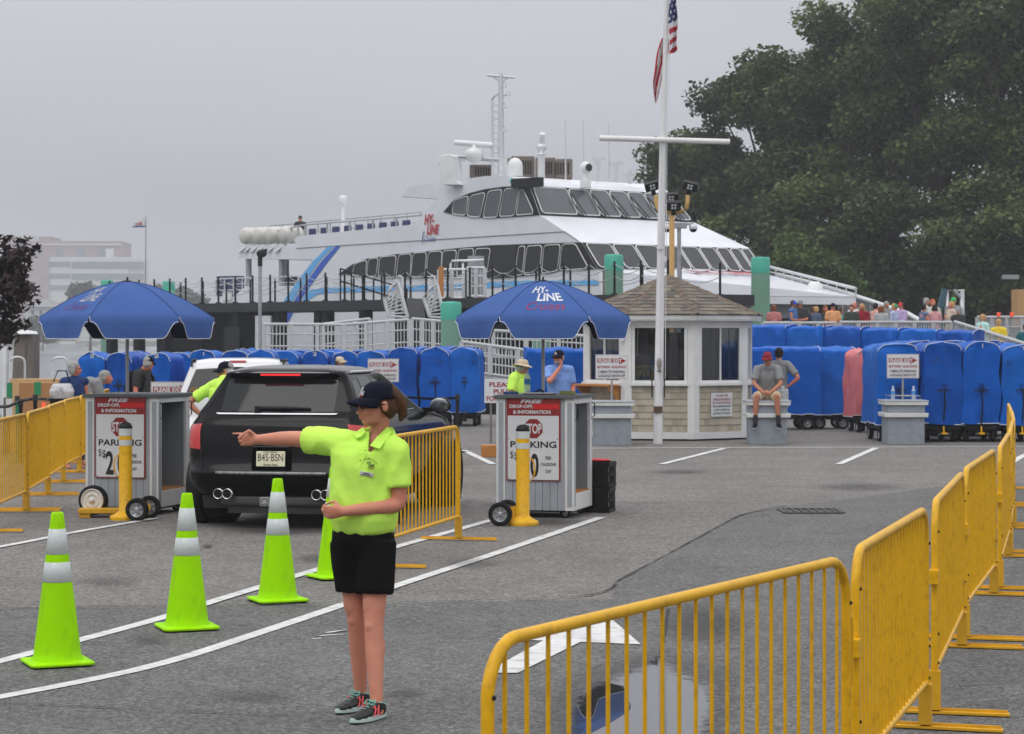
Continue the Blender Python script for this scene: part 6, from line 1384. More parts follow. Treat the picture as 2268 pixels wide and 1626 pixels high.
# ------------------------------------------------------------------ luggage carts under blue tarpaulin covers
M_bluetrim = mat('cover_edge', (.55, .57, .6), .6)
def cover_mesh(w_, dp, z0, z1, seed, rr=.16, peak=.04):
    """cloth hood: rounded shoulders, soft folds, hem slightly flared"""
    prof = []; nb_ = 7
    xs = []
    for i in range(9): xs.append((-w_ / 2 - .03 * (1 - i / 8) ** 2, z0 + (z1 - rr - z0) * i / 8))
    for k in range(1, nb_): a = math.pi - k * (math.pi / 2) / nb_; xs.append((-w_ / 2 + rr + rr * math.cos(a), z1 - rr + rr * math.sin(a)))
    for i in range(1, 6): xs.append((-w_ / 2 + rr + (w_ - 2 * rr) * i / 6, z1 + peak * math.sin(math.pi * i / 6)))
    n_ = 0; P = xs + [(-x, z) for x, z in reversed(xs[:9 + nb_ - 1])]
    n_ = len(P); ny = 16; mb = MB(); rings = []
    def nzv(p, a):
        o = V((p[0], 0, p[2] - (z0 + z1) / 2)).normalized(); rd = 1 - 2.4 * abs(mnoise.noise(V((p[0] * 3.2 + seed, p[1] * 3.6 + p[2] * .9, p[2] * 1.3 + seed * 2)))); o.y = (-1 if p[1] < 0 else 1) * (abs(p[1]) > dp / 2 - .02) * 1.0
        return o * rd * a * .7 + mnoise.noise_vector(V((p[0] * 3.1 + seed * 7.7, p[1] * 3.1, p[2] * 2.2 + seed))) * a + mnoise.noise_vector(V((p[0] * 8 + seed * 3, p[1] * 8, p[2] * 4))) * a * .4
    for i in range(ny + 1):
        f = i / ny; y = -dp / 2 + dp * f; sag = .05 * math.sin(f * math.pi * 3) * (.4 + .6 * rng.random())
        ring = []
        for x, z in P:
            p = V((x, y, z - (max(0, sag) * .5 if z > z1 - .05 else 0))); amt = .038
            ring.append(p + nzv(p, amt))
        rings.append(ring)
    vs = [p for r_ in rings for p in r_]
    mb.add(vs, [(i * n_ + j, (i + 1) * n_ + j, (i + 1) * n_ + j + 1, i * n_ + j + 1) for i in range(ny) for j in range(n_ - 1)], 0, True)
    # front and back sheets with folds
    for ri, sg in ((0, -1), (ny, 1)):
        ring = rings[ri]; m = 13; sv = []
        half = n_ // 2
        for j in range(half + 1):
            a, b_ = ring[j], ring[n_ - 1 - j]
            for k in range(m + 1):
                f = k / m; p = a.lerp(b_, f); e = min(f, 1 - f) * 2; p.y += sg * (.012 * math.sin(math.pi * f)) ; o = nzv(p, .055); p.y += o.y * min(1, e * 2); sv.append(p)
        fs = [(j * (m + 1) + k, j * (m + 1) + k + 1, (j + 1) * (m + 1) + k + 1, (j + 1) * (m + 1) + k) for j in range(half) for k in range(m)]
        if sg > 0: fs = [tuple(reversed(f)) for f in fs]
        mb.add(sv, fs, 0, True)
    return mb, rings
NCART = [0]; M_BL = [M_blue, mat('blue_tarpaulin_sunned', (0.003, 0.108, 0.47), 0.48, spec=.1, vary=0.12, scale=2.5, bump=1.0, bscale=6, dark=(0.02, 0.12, 0.42), damt=0.5, dscale=1.2), mat('blue_tarpaulin_deep', (0.001, 0.070, 0.36), 0.42, spec=.1, vary=0.12, scale=2, bump=1.0, bscale=4, dark=(0.01, 0.05, 0.25), damt=0.5, dscale=2)]
def make_cart(label, loc, rz, w_=.78, dp=1.5, z1=1.72, z0=.33, number=None, handle=True, group='luggage carts under blue covers', m=None, low=True, rr=.17, knob=True):
    NCART[0] += 1; sd = NCART[0] * 1.37
    t = thing('luggage_cart', label, 'luggage cart', loc, rz, group)
    mb, rings = cover_mesh(w_, dp, z0, z1, sd, rr, .03); cvr = mb.build('cover', m or M_BL[NCART[0] * 7 % 3], t)
    mb = MB(); n_ = len(rings[0])
    h0 = [r_[0] for r_ in rings]; h1 = [r_[-1] for r_ in rings]
    mb.tube([p + V((-.004, 0, .012)) for p in h0] , .009, 5); mb.tube([p + V((.004, 0, .012)) for p in h1], .009, 5); mb.tube([h0[0] + V((0, -.006, .012)), h0[0].lerp(h1[0], .5) + V((0, -.02, .012)), h1[0] + V((0, -.006, .012))], .009, 5)
    mb.build('hem', M_bluetrim, cvr); mb = MB()
    mb.tube([p + V((0, -.006, 0)) for p in rings[0][9:n_ - 9]], .009, 5)
    mb.build('front_piping', M_bluetrim, cvr)
    if number:
        mb = MB(); M = frame((0, -dp / 2 - .05, 0), (1, 0, 0), (0, 0, 1)); M = M @ Matrix.Rotation(R(rng.uniform(-12, 12)), 4, 'Z'); put_text(mb, M, number, 0, z1 - .28, .13, .10, 0, .0, .1, -.01); mb.build('lettering', mat('marker', (.006, .03, .16), .7), cvr)
    mb = MB(); mb.box((0, 0, .27), (w_ - .06, dp - .05, .07))
    for s in (-1, 1): mb.box((0, s * (dp / 2 - .3), .2), (w_ - .12, .05, .08))
    mb.build('chassis', M_dark, t)
    for sx in (-1, 1):
        for sy in (-1, 1): wheel_geo('wheel', t, (sx * (w_ / 2 - .09), sy * (dp / 2 - .25), .135), .135, .085, (sx, 0, 0) if True else 0, M_rim, 0).name = 'wheel'
    if knob:
        mb = MB(); mb.tube([(-.03, -dp / 2 - .015, z1 - .07), (-.03, -dp / 2 - .02, z1 + .0), (.03, -dp / 2 - .02, z1 + .0), (.03, -dp / 2 - .015, z1 - .07)], .011, 6); mb.box((0, -dp / 2 - .005, z1 - .055), (.07, .02, .05)); mb.build('clasp', M_alu, t)
    if handle:
        mb = MB(); mb.tube([(.0, -dp / 2 - .03, .3), (.02, -dp / 2 - .075, .75), (.0, -dp / 2 - .075, 1.03)], .014, 7); mb.tube([(-.13, -dp / 2 - .08, .98), (.13, -dp / 2 - .08, .98)], .012, 7)
        mb.tube([(-.05, -dp / 2 - .08, .98), (-.03, -dp / 2 - .08, 1.1), (.03, -dp / 2 - .08, 1.1), (.05, -dp / 2 - .08, .98)], .010, 6); hd = mb.build('tow_handle', M_black, t)
        mb = MB(); mb.box((.0, -dp / 2 - .09, .17), (.11, .09, .035)); mb.tube([(0, -dp / 2 - .05, .3), (0, -dp / 2 - .08, .17)], .016, 6); mb.build('tow_hook', M_yel if low else M_black, hd)
    return t
# right-hand front row, ends towards the camera (x, d, width)
q = lambda x, d: V(((x - HX) / F * d, d, 0))
def rowcarts(specs, dd, labels):
    pass
o = q(1966, 42.6); make_cart('blue covered luggage cart behind the plinth with water bottles', o + V((.17, .75, 0)), R(2), .74, 1.5, 1.83, number=None)
o = q(2085, 42.4); make_cart('blue covered luggage cart marked 109, right of the plinth with bottles', o + V((0, .8, 0)), R(3), .71, 1.5, 1.84, number='109')
o = q(2175, 42.4); make_cart('blue covered luggage cart with slanting tow handle and yellow hook, before the last barricade', o + V((.03, .8, 0)), R(-3), .66, 1.5, 1.85)
o = q(2264, 42.4); make_cart('blue covered luggage cart marked 81 at the right edge of the frame', o + V((0.0, .8, 0)), R(0), .70, 1.5, 1.80, number='81')
o = q(2350, 42.4); make_cart('blue covered luggage cart cut off by the right edge of the frame', o + V((0, .8, 0)), R(0), .76, 1.5, 1.8)
for i, (x, lab) in enumerate(((2035, 'crumpled blue covered cart behind the plinth with bottles'), (2122, 'blue covered cart in second rank, between the carts marked 109 and with slanting handle'), (2215, 'blue covered cart in second rank, behind the cart with slanting tow handle'))):
    make_cart(lab, q(x, 44.9) + V((0, .7, 0)), R(6 - 4 * i), .8, 1.4, 1.86, handle=False)
# carts seen from the side behind the seated man
make_cart('long blue cart behind the seated man, side towards the camera', q(1712, 48.2) + V((.15, .4, 0)), R(96), .9, 1.62, 1.74, handle=False, rr=.07)
make_cart('blue cart with diagonal tarpaulin folds beside the faded pink cart', q(1842, 48.6) + V((-.02, .4, 0)), R(92), .9, 1.0, 1.73, handle=False, rr=.07)
M_pink = mat('faded_pink_tarpaulin', srgb(205, 110, 112), .6, vary=.12, scale=4, bump=.3, bscale=6)
make_cart('faded pink covered luggage cart between two blue carts', q(1914, 46.8) + V((0, .5, 0)), R(4), .42, 1.2, 1.70, handle=False, m=M_pink)
nth = ['first', 'second', 'third', 'fourth', 'fifth', 'sixth', 'seventh', 'eighth', 'ninth', 'tenth', 'eleventh', 'twelfth', 'thirteenth']
for i in range(6):
    xc = 1700 + 82.5 * i; d = 55 - i * .35
    make_cart('%s tall blue covered cart from the booth, in the back row below the passengers' % nth[i], q(xc, d) + V((.15, .4, 0)), R(62), .95, 1.05, HC + (750 - 723 - i * 2.2) / F * d, .35, handle=False, rr=.06)
make_cart('big blue draped cart behind the man holding a phone', q(1236, 46) + V((0, .5, 0)), R(90), 1.0, 1.28, 1.72, handle=False, rr=.07)
# long row behind the cars, ends towards the camera
xs = [201, 268, 352, 452, 515, 574, 632, 694, 760, 826, 899, 968, 1034]
for i, x in enumerate(xs):
    d = 46.5 if x < 600 else 50.0; zt = HC - ((785 if x < 450 else 781 if x < 850 else 774) - 750) / F * d
    ww = (.54 if x < 600 else .56) + rng.uniform(-.02, .04); 
    if x >= 899: ww = .61
    make_cart('%s blue covered cart from the left in the row behind the cars' % nth[i] + (', marked 58' if i == 11 else ', marked 95' if i == 12 else ', marked 52' if i == 1 else ''), q(x, d) + V((0, .75, 0)), R(rng.uniform(-6, 6)), ww, 1.45, zt, number={11: '58', 12: '95', 1: '52'}.get(i), low=False, handle=i in (1, 11, 12))
xs2 = [296, 395, 545, 600, 663, 728, 792, 862, 934, 1002]
for i, x in enumerate(xs2):
    d = 49.6 if x < 600 else 53.0; make_cart('%s crumpled blue cart from the left in the second rank behind the cars' % nth[i], q(x, d) + V((0, .75, 0)), R(rng.uniform(-9, 9)), .62, 1.4, HC - ((784 if x < 450 else 779 if x < 900 else 773) - 750) / F * d, handle=False)
# black web stanchion beside the black car's mirror, and the ones at far left
def stanchion(label, loc, m=M_black, h=1.0):
    t = thing('stanchion', label, 'stanchion', loc); mb = MB(); mb.lathe([(.17, 0), (.17, .015), (.04, .03), (.031, .05), (.031, h - .1)], n=16); mb.build('post', m, t); mb = MB(); mb.lathe([(.04, h - .12), (.04, h), (0, h)], n=14); mb.build('belt_head', M_black, t); return t
s1 = G(1013, 1002); stanchion('black belt stanchion between the black car mirror and the blue carts', s1, h=1.0)
t = thing('barrier_belt', 'thin black barrier belt stretched left from the stanchion near the car mirror', 'belt', (0, 0, 0)); mb = MB(); p = V((s1.x, s1.y, .93)); mb.tube([p, p + V((-.45, .3, -.02)), p + V((-.95, .6, 0))], [(.003, .025)] * 3, 6); mb.build('webbing', M_blk, t)
for x, d, lab, m in ((38, 36, 'green topped stanchion at far left beside the cardboard box', mat('green_plastic', srgb(20, 120, 85), .5)), (46, 35.5, 'dark stanchion beside the green topped one at far left', M_black), (78, 35, 'black stanchion before the cardboard box and orange cone', M_black)):
    stanchion(lab, q(x, d), m, HC - (({38: 877, 46: 884, 78: 874}[x]) - 750) / F * d)
t = thing('barrier_belt', 'black and white barrier belt crossing the left edge of the frame', 'belt', (0, 0, 0)); mb = MB(); a = U(78, 882, 35); b_ = U(-60, 905, 34); c_ = U(46, 888, 35.3); P = [a, c_, U(20, 900, 34.8), b_]
mb.tube(P, [(.003, .028)] * 4, 6); P2 = [U(78, 882, 35), U(120, 886, 35.5), U(170, 880, 36)]; mb.tube(P2, [(.003, .025)] * 3, 6); mb.build('webbing', mat('patterned_belt', (.02, .02, .022), .7, vary=.1, dark=(.4, .4, .4), damt=.8, dscale=14), t)
# small items at far left: boxes, orange cone, handrails, notice post
q1 = q(96, 38); t = thing('cardboard_box', 'large cardboard box with green tape at far left', 'box', q1, R(-10)); s_ = 5000 / 38; zt = HC - (847 - 750) / s_
mb = MB(); mb.box((0, 0, zt / 2), (.62, .6, zt)); mb.build('carton', M_box, t, bevel=.006); mb = MB(); mb.box((.02, -.302, zt - .1), (.12, .005, .22)); mb.build('tape', mat('green_tape', srgb(30, 130, 85), .5), t); mb = MB(); mb.box((.16, -.302, zt * .55), (.16, .004, .2)); mb.build('paper_slip', M_sign, t)
q1 = q(76, 39.2); zt2 = HC - (839 - 750) / F * 39.2; t = thing('cardboard_box', 'taller cardboard box with green edge behind the taped box', 'box', q1, R(-10)); mb = MB(); mb.box((.1, 0, zt2 / 2), (.9, .5, zt2)); mb.build('carton', mat('cardboard_pale', srgb(196, 160, 112), .85), t, bevel=.006); mb = MB(); mb.box((-.35, -.252, zt2 * .7), (.1, .004, zt2 * .5)); mb.build('tape', mat('green_tape', srgb(30, 130, 85), .5), t)
q1 = q(97, 36.5); t = thing('orange_cone', 'small bright orange cone before the cardboard box at far left', 'traffic cone', q1); zt = HC - (891 - 750) / F * 36.5; mb = MB(); mb.lathe([(.14, .02), (.11, .05), (.03, zt), (0, zt)], n=18); mb.build('body', M_orange, t); mb = MB(); mb.box((0, 0, .012), (.34, .34, .024)); mb.build('base', M_orange, t, bevel=.004)
for x0, x1, yt, d, lab in ((23, 55, 791, 44, 'galvanised hoop handrail at far left in front of the timber dolphin'), (116, 149, 792, 47, 'galvanised hoop handrail left of the first blue cart')):
    t = thing('hoop_handrail', lab, 'handrail', q((x0 + x1) / 2, d), R(0)); hw = (x1 - x0) / 2 / F * d; z = HC - (yt - 750) / F * d
    mb = MB(); mb.tube([(-hw, 0, 0), (-hw, 0, z - .1), (-hw + .03, 0, z - .03), (-hw + .1, 0, z), (hw - .1, 0, z), (hw - .03, 0, z - .03), (hw, 0, z - .1), (hw, 0, 0)], .022, 9); mb.build('rail', M_alu, t)
q1 = q(15, 38); t = thing('notice_post', 'weathered timber post with a small white notice at far left', 'post', q1); mb = MB(); mb.box((0, 0, .48), (.1, .1, .96)); mb.build('post', M_wood, t, bevel=.01); mb = MB(); mb.box((.06, -.08, .78), (.11, .01, .32)); mb.build('notice', M_sign, t)
# ------------------------------------------------------------------ the ferry: fast catamaran lying at 40 degrees to the view, bow towards us on the right
A_ = V((math.sin(R(40)), -math.cos(R(40)), 0)); B_ = V((math.cos(R(40)), math.sin(R(40)), 0)); C1 = V((0.76, 83.0, 0))
def S(x, y, off=0.0):
    """point of the picture on the vertical plane of the port side, moved out by off metres"""
    rx = (x - HX) / F; d = (C1.dot(B_) - off) / (rx * B_.x + B_.y); return U(x, y, d)
def SL(s, t, z): return C1 + A_ * s + B_ * t + V((0, 0, z))
M_hull = mat('ferry_white', (0.70, 0.715, 0.75), 0.42, vary=.04, scale=.8, coat=.15, dark=(.42, .43, .45), damt=.35, dscale=.5)
M_band = mat('ferry_black_band', (0.010, 0.010, 0.011), 0.4, spec=.25, vary=.1)
M_fglass = mat('ferry_glass', (0.014, 0.0145, 0.015), 0.14, vary=.15, scale=.7, spec=.45)
M_sky = mat('ferry_light_blue', srgb(95, 175, 232), .45, vary=.03); M_cob = mat('ferry_blue', srgb(42, 88, 190), .45, vary=.03)
ferry = thing('ferry', 'large white high speed passenger ferry with black window bands and blue wave stripes', 'ferry', (0, 0, 0))
prof = [(470, 800), (476, 672), (520, 655), (545, 634), (650, 633), (692, 575), (521, 573), (540, 553), (548, 545), (656, 545), (652, 530), (660, 523), (919, 497), (933, 478), (962, 447), (969, 441), (887, 435), (908, 414), (976, 404), (1026, 397), (1076, 390), (1126, 390), (1166, 402), (1174, 412), (1197, 477), (1289, 538), (1325, 597), (1335, 655), (1335, 800)]
PP = [S(x, y) for x, y in prof]
zl = S(1289, 538).z; zw = S(1197, 477).z; zr = S(1174, 412).z
def beam(z):
    if z <= zl: return 8.7
    if z <= zw: return 8.7 + (7.87 - 8.7) * (z - zl) / (zw - zl)
    return 7.87 + (7.2 - 7.87) * min(1.15, (z - zw) / (zr - zw))
QQ = [p + B_ * beam(p.z) for p in PP]
mb = MB(); mb.loft([PP, QQ], smooth=False); o = mb.build('superstructure', M_hull, ferry)
bmm = bmesh.new(); bmm.from_mesh(o.data); bmesh.ops.recalc_face_normals(bmm, faces=bmm.faces); bmm.to_mesh(o.data); bmm.free()
def side_poly(pts, off, m, name, parent=ferry, th=.02):
    mb = MB(); mb.prism([S(x, y, 0) - B_ * off for x, y in pts], B_ * th); return mb.build(name, m, parent)
def pane_loop(P, parent, rad=.035, gm=None, name='window', nrm=None, lift=.02):
    P = [V(p) for p in P]; c = sum(P, V()) / len(P); n_ = nrm; Q = []
    for i in range(len(P)):                       # rounded corners
        p, a, b_ = P[i], P[i - 1], P[(i + 1) % len(P)]; r = min(.16, (a - p).length * .3, (b_ - p).length * .3)
        q0 = p + (a - p).normalized() * r; q1 = p + (b_ - p).normalized() * r
        for k in range(5): f = k / 4; Q.append(q0 * (1 - f) ** 2 + p * 2 * f * (1 - f) + q1 * f * f)
    mb = MB(); mb.add([q + n_ * lift for q in Q], [tuple(range(len(Q)))]); g = mb.build(name, gm or M_fglass, parent)
    if g.data.polygons[0].normal.dot(n_) < 0: g.data.flip_normals()
    mb = MB(); mb.tube([q + n_ * (lift + .01) for q in Q], rad, 6, close=True); mb.build('window_frame', M_white, g); return g
up_band = [(983, 470), (1006, 442.7), (1041, 427.7), (1076, 419), (1116, 413.5), (1172.5, 411), (1196, 476.6), (1151, 480), (1101, 483), (1051, 481.6), (1011, 476.6)]
side_poly(up_band, .03, M_band, 'window_band')
lo_band = [(750, 608), (781, 586), (814, 573), (879, 563), (944.5, 557), (1010, 550), (1092, 543), (1288, 536.5), (1324.5, 596), (1240, 600), (1200, 608), (1142.6, 613), (1082, 614), (1000, 617), (879, 616), (784, 609.5)]
side_poly(lo_band, .03, M_band, 'window_band')
nP = -B_
c3 = lambda l: [(850.5 + x * .2507, 141.8 + y * .2507) for x, y in l]
M_pglass = mat('pilot_glass', (0.085, 0.095, 0.10), 0.08, vary=.25, scale=.8, spec=.6)
for l in ([(610, 1325), (730, 1340), (758, 1165), (625, 1205)], [(742, 1345), (860, 1355), (905, 1135), (775, 1165)], [(882, 1358), (1010, 1355), (1055, 1108), (930, 1125)], [(1027, 1350), (1160, 1342), (1205, 1095), (1075, 1105)], [(1175, 1338), (1325, 1325), (1322, 1290), (1240, 1108), (1215, 1112)]):
    pane_loop([S(x, y) for x, y in c3(l)], ferry, .019, M_pglass, nrm=nP, lift=.045)
c2 = lambda l: [(443 + x * .2507, 425.3 + y * .2507) for x, y in l]; c4 = lambda l: [(974.6 + x * .2507, 513.9 + y * .2507) for x, y in l]
for l in (c2([(1355, 735), (1470, 740), (1485, 600), (1375, 635)]), c2([(1480, 745), (1565, 748), (1585, 580), (1500, 592)]), c2([(1582, 752), (1722, 758), (1745, 562), (1600, 575)]), c2([(1740, 757), (1868, 757), (1877, 545), (1765, 556)]), c2([(1868, 755), (1995, 752), (2012, 532), (1895, 540)]), c2([(2005, 750), (2135, 745), (2150, 522), (2030, 530)]),
          [(978, 609), (1008, 609), (1014, 554), (984, 556)], [(1013, 612), (1045, 612), (1052, 550), (1018, 553)], [(1049, 613), (1080, 612), (1089, 550), (1056, 551)],
          c4([(672, 385), (735, 380), (762, 125), (705, 130)]), c4([(745, 380), (890, 370), (912, 118), (780, 125)]), c4([(905, 370), (1045, 345), (1075, 110), (930, 118)]), c4([(1062, 340), (1300, 325), (1312, 300), (1205, 103), (1090, 108)])):
    pane_loop([S(x, y) for x, y in l], ferry, .019, nrm=nP, lift=.045)
mb = MB(); mb.prism([S(x, y, .06) for x, y in ((1092, 543), (1145, 541), (1138, 614), (1080, 616))], B_ * .05); mb.build('side_door', M_ink, ferry)
# raked front windows
def front_row(bl, tl, bw, tw, bounds, gm, name):
    b0, b1 = S(*bl), S(*bl) + B_ * bw; t0, t1 = S(*tl), S(*tl) + B_ * tw
    nn = (b1 - b0).cross(t0 - b0).normalized()
    if nn.dot(A_) < 0: nn = -nn
    mb = MB(); P = [b0, b1, t1, t0]; mb.prism([p + nn * .005 for p in P], nn * .02); mb.build('window_band', M_band, ferry)
    def uof(px):                                  # where along the beam a picture column falls
        rx = (px - HX) / F; tt = (rx * b0.y - b0.x) / (B_.x - rx * B_.y); return tt / bw
    for i in range(len(bounds) - 1):
        u0, u1 = uof(bounds[i]) + .006, uof(bounds[i + 1]) - .006
        lp = lambda u, v: b0.lerp(b1, u).lerp(t0.lerp(t1, u), v)
        pane_loop([lp(u0, .06), lp(u1, .06), lp(u1, .95), lp(u0, .95)], ferry, .022, gm, nrm=nn, lift=.04)
        if gm is M_pglass and i:                  # wipers
            mb = MB(); mb.tube([lp(u0 + .01, -.02) + nn * .12, lp(u0 - .02, .45) + nn * .12, lp(u0 + .0, .8) + nn * .09], .022, 5); mb.tube([lp(u0 + .03, .02) + nn * .12, lp(u0 - .0, .75) + nn * .12], .02, 5); mb.build('wiper', M_black, ferry)
front_row((1197, 477), (1174, 412), 7.87, 7.2, [1199, 1283, 1334, 1380, 1424, 1464, 1501, 1535], M_pglass, 'up')
front_row((1325, 597), (1289, 538), 8.7, 8.7, [1327, 1386, 1436, 1488, 1536, 1578, 1616, 1646, 1672, 1694], M_fglass, 'lo')
# brow over the pilothouse and panel seams
mb = MB(); p = S(1168, 405, .1); mb.box(p, (.2, 1.4, .35), rz=R(50)); mb.build('side_lamp_housing', M_band, ferry); mb = MB(); p = S(1134, 401, .12); mb.ball(p, .1); mb.build('navigation_lamp', mat('lamp_green', srgb(60, 200, 190), .3), ferry)
mb = MB()
for a, b_ in (((656, 550), (850, 538)), ((850, 538), (1251, 513)), ((1251, 513), (1280, 533))): mb.tube([S(*a, .01), S(*b_, .01)], .018, 4)
mb.build('panel_seam', M_greys, ferry)
mb = MB(); mb.prism([S(*q_, -.02) for q_ in ((889, 436), (905, 433), (971, 442))], B_ * 7.0); mb.build('wing_underside', M_band, ferry)
# stripes
def band(top, bot, m, name, off=.02):
    mb = MB(); n_ = 24
    def samp(l):
        D = [0]; 
        for i in range(1, len(l)): D.append(D[-1] + math.dist(l[i], l[i - 1]))
        O = []
        for k in range(n_ + 1):
            t_ = D[-1] * k / n_; i = 1
            while i < len(D) - 1 and D[i] < t_: i += 1
            f = (t_ - D[i - 1]) / max(1e-6, D[i] - D[i - 1]); O.append((l[i - 1][0] + (l[i][0] - l[i - 1][0]) * f, l[i - 1][1] + (l[i][1] - l[i - 1][1]) * f))
        return O
    a, b_ = samp(top), samp(bot); vs = [S(*q_, off) for pr in zip(a, b_) for q_ in pr]
    mb.add(vs, [(2 * i, 2 * i + 1, 2 * i + 3, 2 * i + 2) for i in range(n_)]); mb.build(name, m, ferry)
band([(727, 545), (691, 581), (659, 623), (628, 666), (606, 717), (596, 745)], [(740, 545), (709, 576), (676, 623), (647, 667), (616, 717), (607, 745)], M_sky, 'stripe')
band([(744, 545), (714, 576), (681, 621), (651, 667), (621, 717), (611, 745)], [(754, 545), (721, 586), (696, 621), (664, 667), (636, 717), (628, 745)], M_cob, 'stripe')
band([(669, 667), (681, 643), (714, 638), (854, 633), (977, 631), (1145, 622), (1325, 621)], [(679, 667), (704, 651), (736, 648), (854, 646), (1000, 643), (1145, 634), (1325, 632)], M_sky, 'stripe')
M = frame(S(953, 502, .02), A_, (0, 0, 1)); mb = MB(); kx = 90.0 / F / .643
put_text(mb, M, 'HY-', -.05, .28, .62, .40, 0, .02, .25, .035); put_text(mb, M, 'LINE', .18, -.12, .78, .38, 0, .02, .25, .035); put_text(mb, M, 'Cruises', .0, -.46, .72, .24, 1, .02, .5, .0); put_text(mb, M, '(', -.42, -.40, .16, .50, 1, .02, .3, .03); mb.build('lettering', [mat('logo_red', srgb(180, 32, 42), .5), mat('logo_blue', srgb(40, 80, 150), .5)], ferry)
# foredeck and bow
Ap = S(1325, 598); Bp = Ap + B_ * 8.7; E1 = S(1335, 654); E2 = E1 + B_ * 8.7; T_ = V((11.7, 76.8, HC + 91 * 76.8 / F))
cx_ = (Ap + Bp) / 2 + V((0, 0, .12))
mb = MB(); TT = T_ + V((0, 0, .02)); mb.add([Ap, E1, TT, cx_, Bp, E2], [(0, 1, 2), (0, 2, 3), (3, 2, 4), (4, 2, 5)]); 
dn = V((0, 0, -.25)); mb.add([E1, T_, T_ + dn, E1 + dn, E2, E2 + dn], [(0, 3, 2, 1), (1, 2, 5, 4)]); mb.build('foredeck', M_hull, ferry)
mb = MB(); inn = (T_ - E1).normalized().cross(V((0, 0, 1))).normalized(); inn = inn if inn.dot(B_) > 0 else -inn
def bowp(f, dz, k=.25): return E1.lerp(T_ - A_ * .6, f) + inn * k + V((0, 0, dz))
mb.add([bowp(0, -.25, .15), bowp(.88, -.25, .15), bowp(.88, -.72, .2), bowp(0, -.75, .2)], [(0, 1, 2, 3)]); mb.build('fascia', mat('ferry_grey', (.26, .27, .29), .5), ferry)
mb = MB(); mb.add([bowp(-.3, -.2, .35), bowp(.97, -.2, .35), bowp(.97, -2.4, .5), bowp(-.3, -2.4, .5)], [(0, 1, 2, 3)]); mb.build('bow_wall', M_band, ferry)
for f in (.42, .58, .74):
    pane_loop([bowp(f, -1.7, .33), bowp(f + .13, -1.7, .33), bowp(f + .13, -.85, .3), bowp(f, -.85, .3)], ferry, .03, nrm=-inn, lift=.04)
mb = MB(); mb.prism([bowp(0, -1.3, .1), bowp(.25, -1.35, .1), bowp(.8, -2.5, .1), bowp(.8, -4.4, .1), bowp(0, -4.4, .1)], inn * 4); mb.build('bow_hull', M_hull, ferry)
n_ = (T_ - Ap).cross(Bp - Ap).normalized(); n_ = n_ if n_.z > 0 else -n_
ux = (Bp - Ap).normalized(); uy = n_.cross(ux); M = frame(Ap.lerp(Bp, .60).lerp(T_, .20) + V((0, 0, .0)), ux, uy)
mb = MB(); put_text(mb, M, 'HY-LINE', 0, 0.35, 3.6, 1.1, 0, .14, .25, .03); put_text(mb, M, 'Cruises', .3, -.55, 2.9, .5, 1, .14, .45, .0); mb.build('lettering', [mat('logo_red', srgb(180, 32, 42), .5), mat('logo_blue', srgb(40, 80, 150), .5)], ferry)
for x, y, d, s in ((1687, 646, 80.5, .34), (1805, 646, 78.6, .30), (1875, 672 - 26, 77, .0)):
    if s: mb = MB(); p = U(x, y, d); mb.lathe([(s, -.1), (s, .05), (s * .8, .5 * s + .1), (s * .5, .8 * s + .1), (0, .85 * s + .1)], c=p, n=14); mb.build('deck_vent', M_white, ferry)
mb = MB()
for f0, f1, h in ((0, 1, .5),):
    P = [Bp.lerp(T_, i / 10) + V((0, 0, .30)) for i in range(11)]; mb.tube(P, .06, 6); mb.tube([p - V((0, 0, .18)) for p in P], .03, 5)
    for p in P: mb.tube([p, p - V((0, 0, .3))], .03, 5)
mb.build('bow_rail', M_alu, ferry)
# stern: life-raft canisters, brackets, pillars, rails, seats
def capsule(c, ax, r, L, name, m):
    mb = MB(); T = frame(c, ax.cross(V((0, 0, 1))), V((0, 0, 1))); T = frame(c, V((0, 0, 1)).cross(ax), V((0, 0, 1)))
    mb.lathe([(0, -L / 2), (r * .7, -L / 2), (r * .95, -L / 2 + .08), (r, -L / 2 + .16), (r, -.03), (r * 1.05, -.02), (r * 1.05, .02), (r, .03), (r, L / 2 - .16), (r * .95, L / 2 - .08), (r * .7, L / 2), (0, L / 2)], n=18, T=T)
    for q_ in (-L * .28, L * .28): mb.lathe([(r * 1.01, q_ - .03), (r * 1.04, q_), (r * 1.01, q_ + .03)], n=18, T=T)
    o = mb.build(name, m, ferry); mb = MB(); mb.lathe([(r * 1.02, -L * .2), (r * 1.02, L * .2)], n=18, T=T @ Matrix.Scale(1, 4)) if False else None; return o
M_raft = mat('raft_white', (.6, .58, .54), .5, vary=.06)
for i, x in enumerate((558, 587, 616, 645)): capsule(S(x, 523 - i * .8, -.4), B_, .36, 1.0, 'life_raft', M_raft)
mb = MB()
for x in (530, 541, 555, 570, 592, 610): mb.tube([S(x, 560, .1), S(x + 24, 541, -.1)], .05, 5)
mb.build('raft_bracket', M_alu, ferry)
for x, t in ((551, .4), (624, .4), (634, 2.2)):
    mb = MB(); p = S(x, 570, -t); mb.tube([p, V((p.x, p.y, S(x, 640).z))], .13, 10); mb.build('pillar', M_metal, ferry)
def rail(P, posts, m, name, parent, r=.025, h=None, mid=1):
    mb = MB(); mb.tube(P, r, 6)
    for k in range(1, mid + 1): mb.tube([p - V((0, 0, h * k / (mid + 1))) for p in P], r * .7, 5)
    for k in range(posts + 1):
        f = k / posts * (len(P) - 1); i = min(int(f), len(P) - 2); p = P[i].lerp(P[i + 1], f - i); mb.tube([p, p - V((0, 0, h))], r * 1.1, 6)
    return mb.build(name, m, parent)
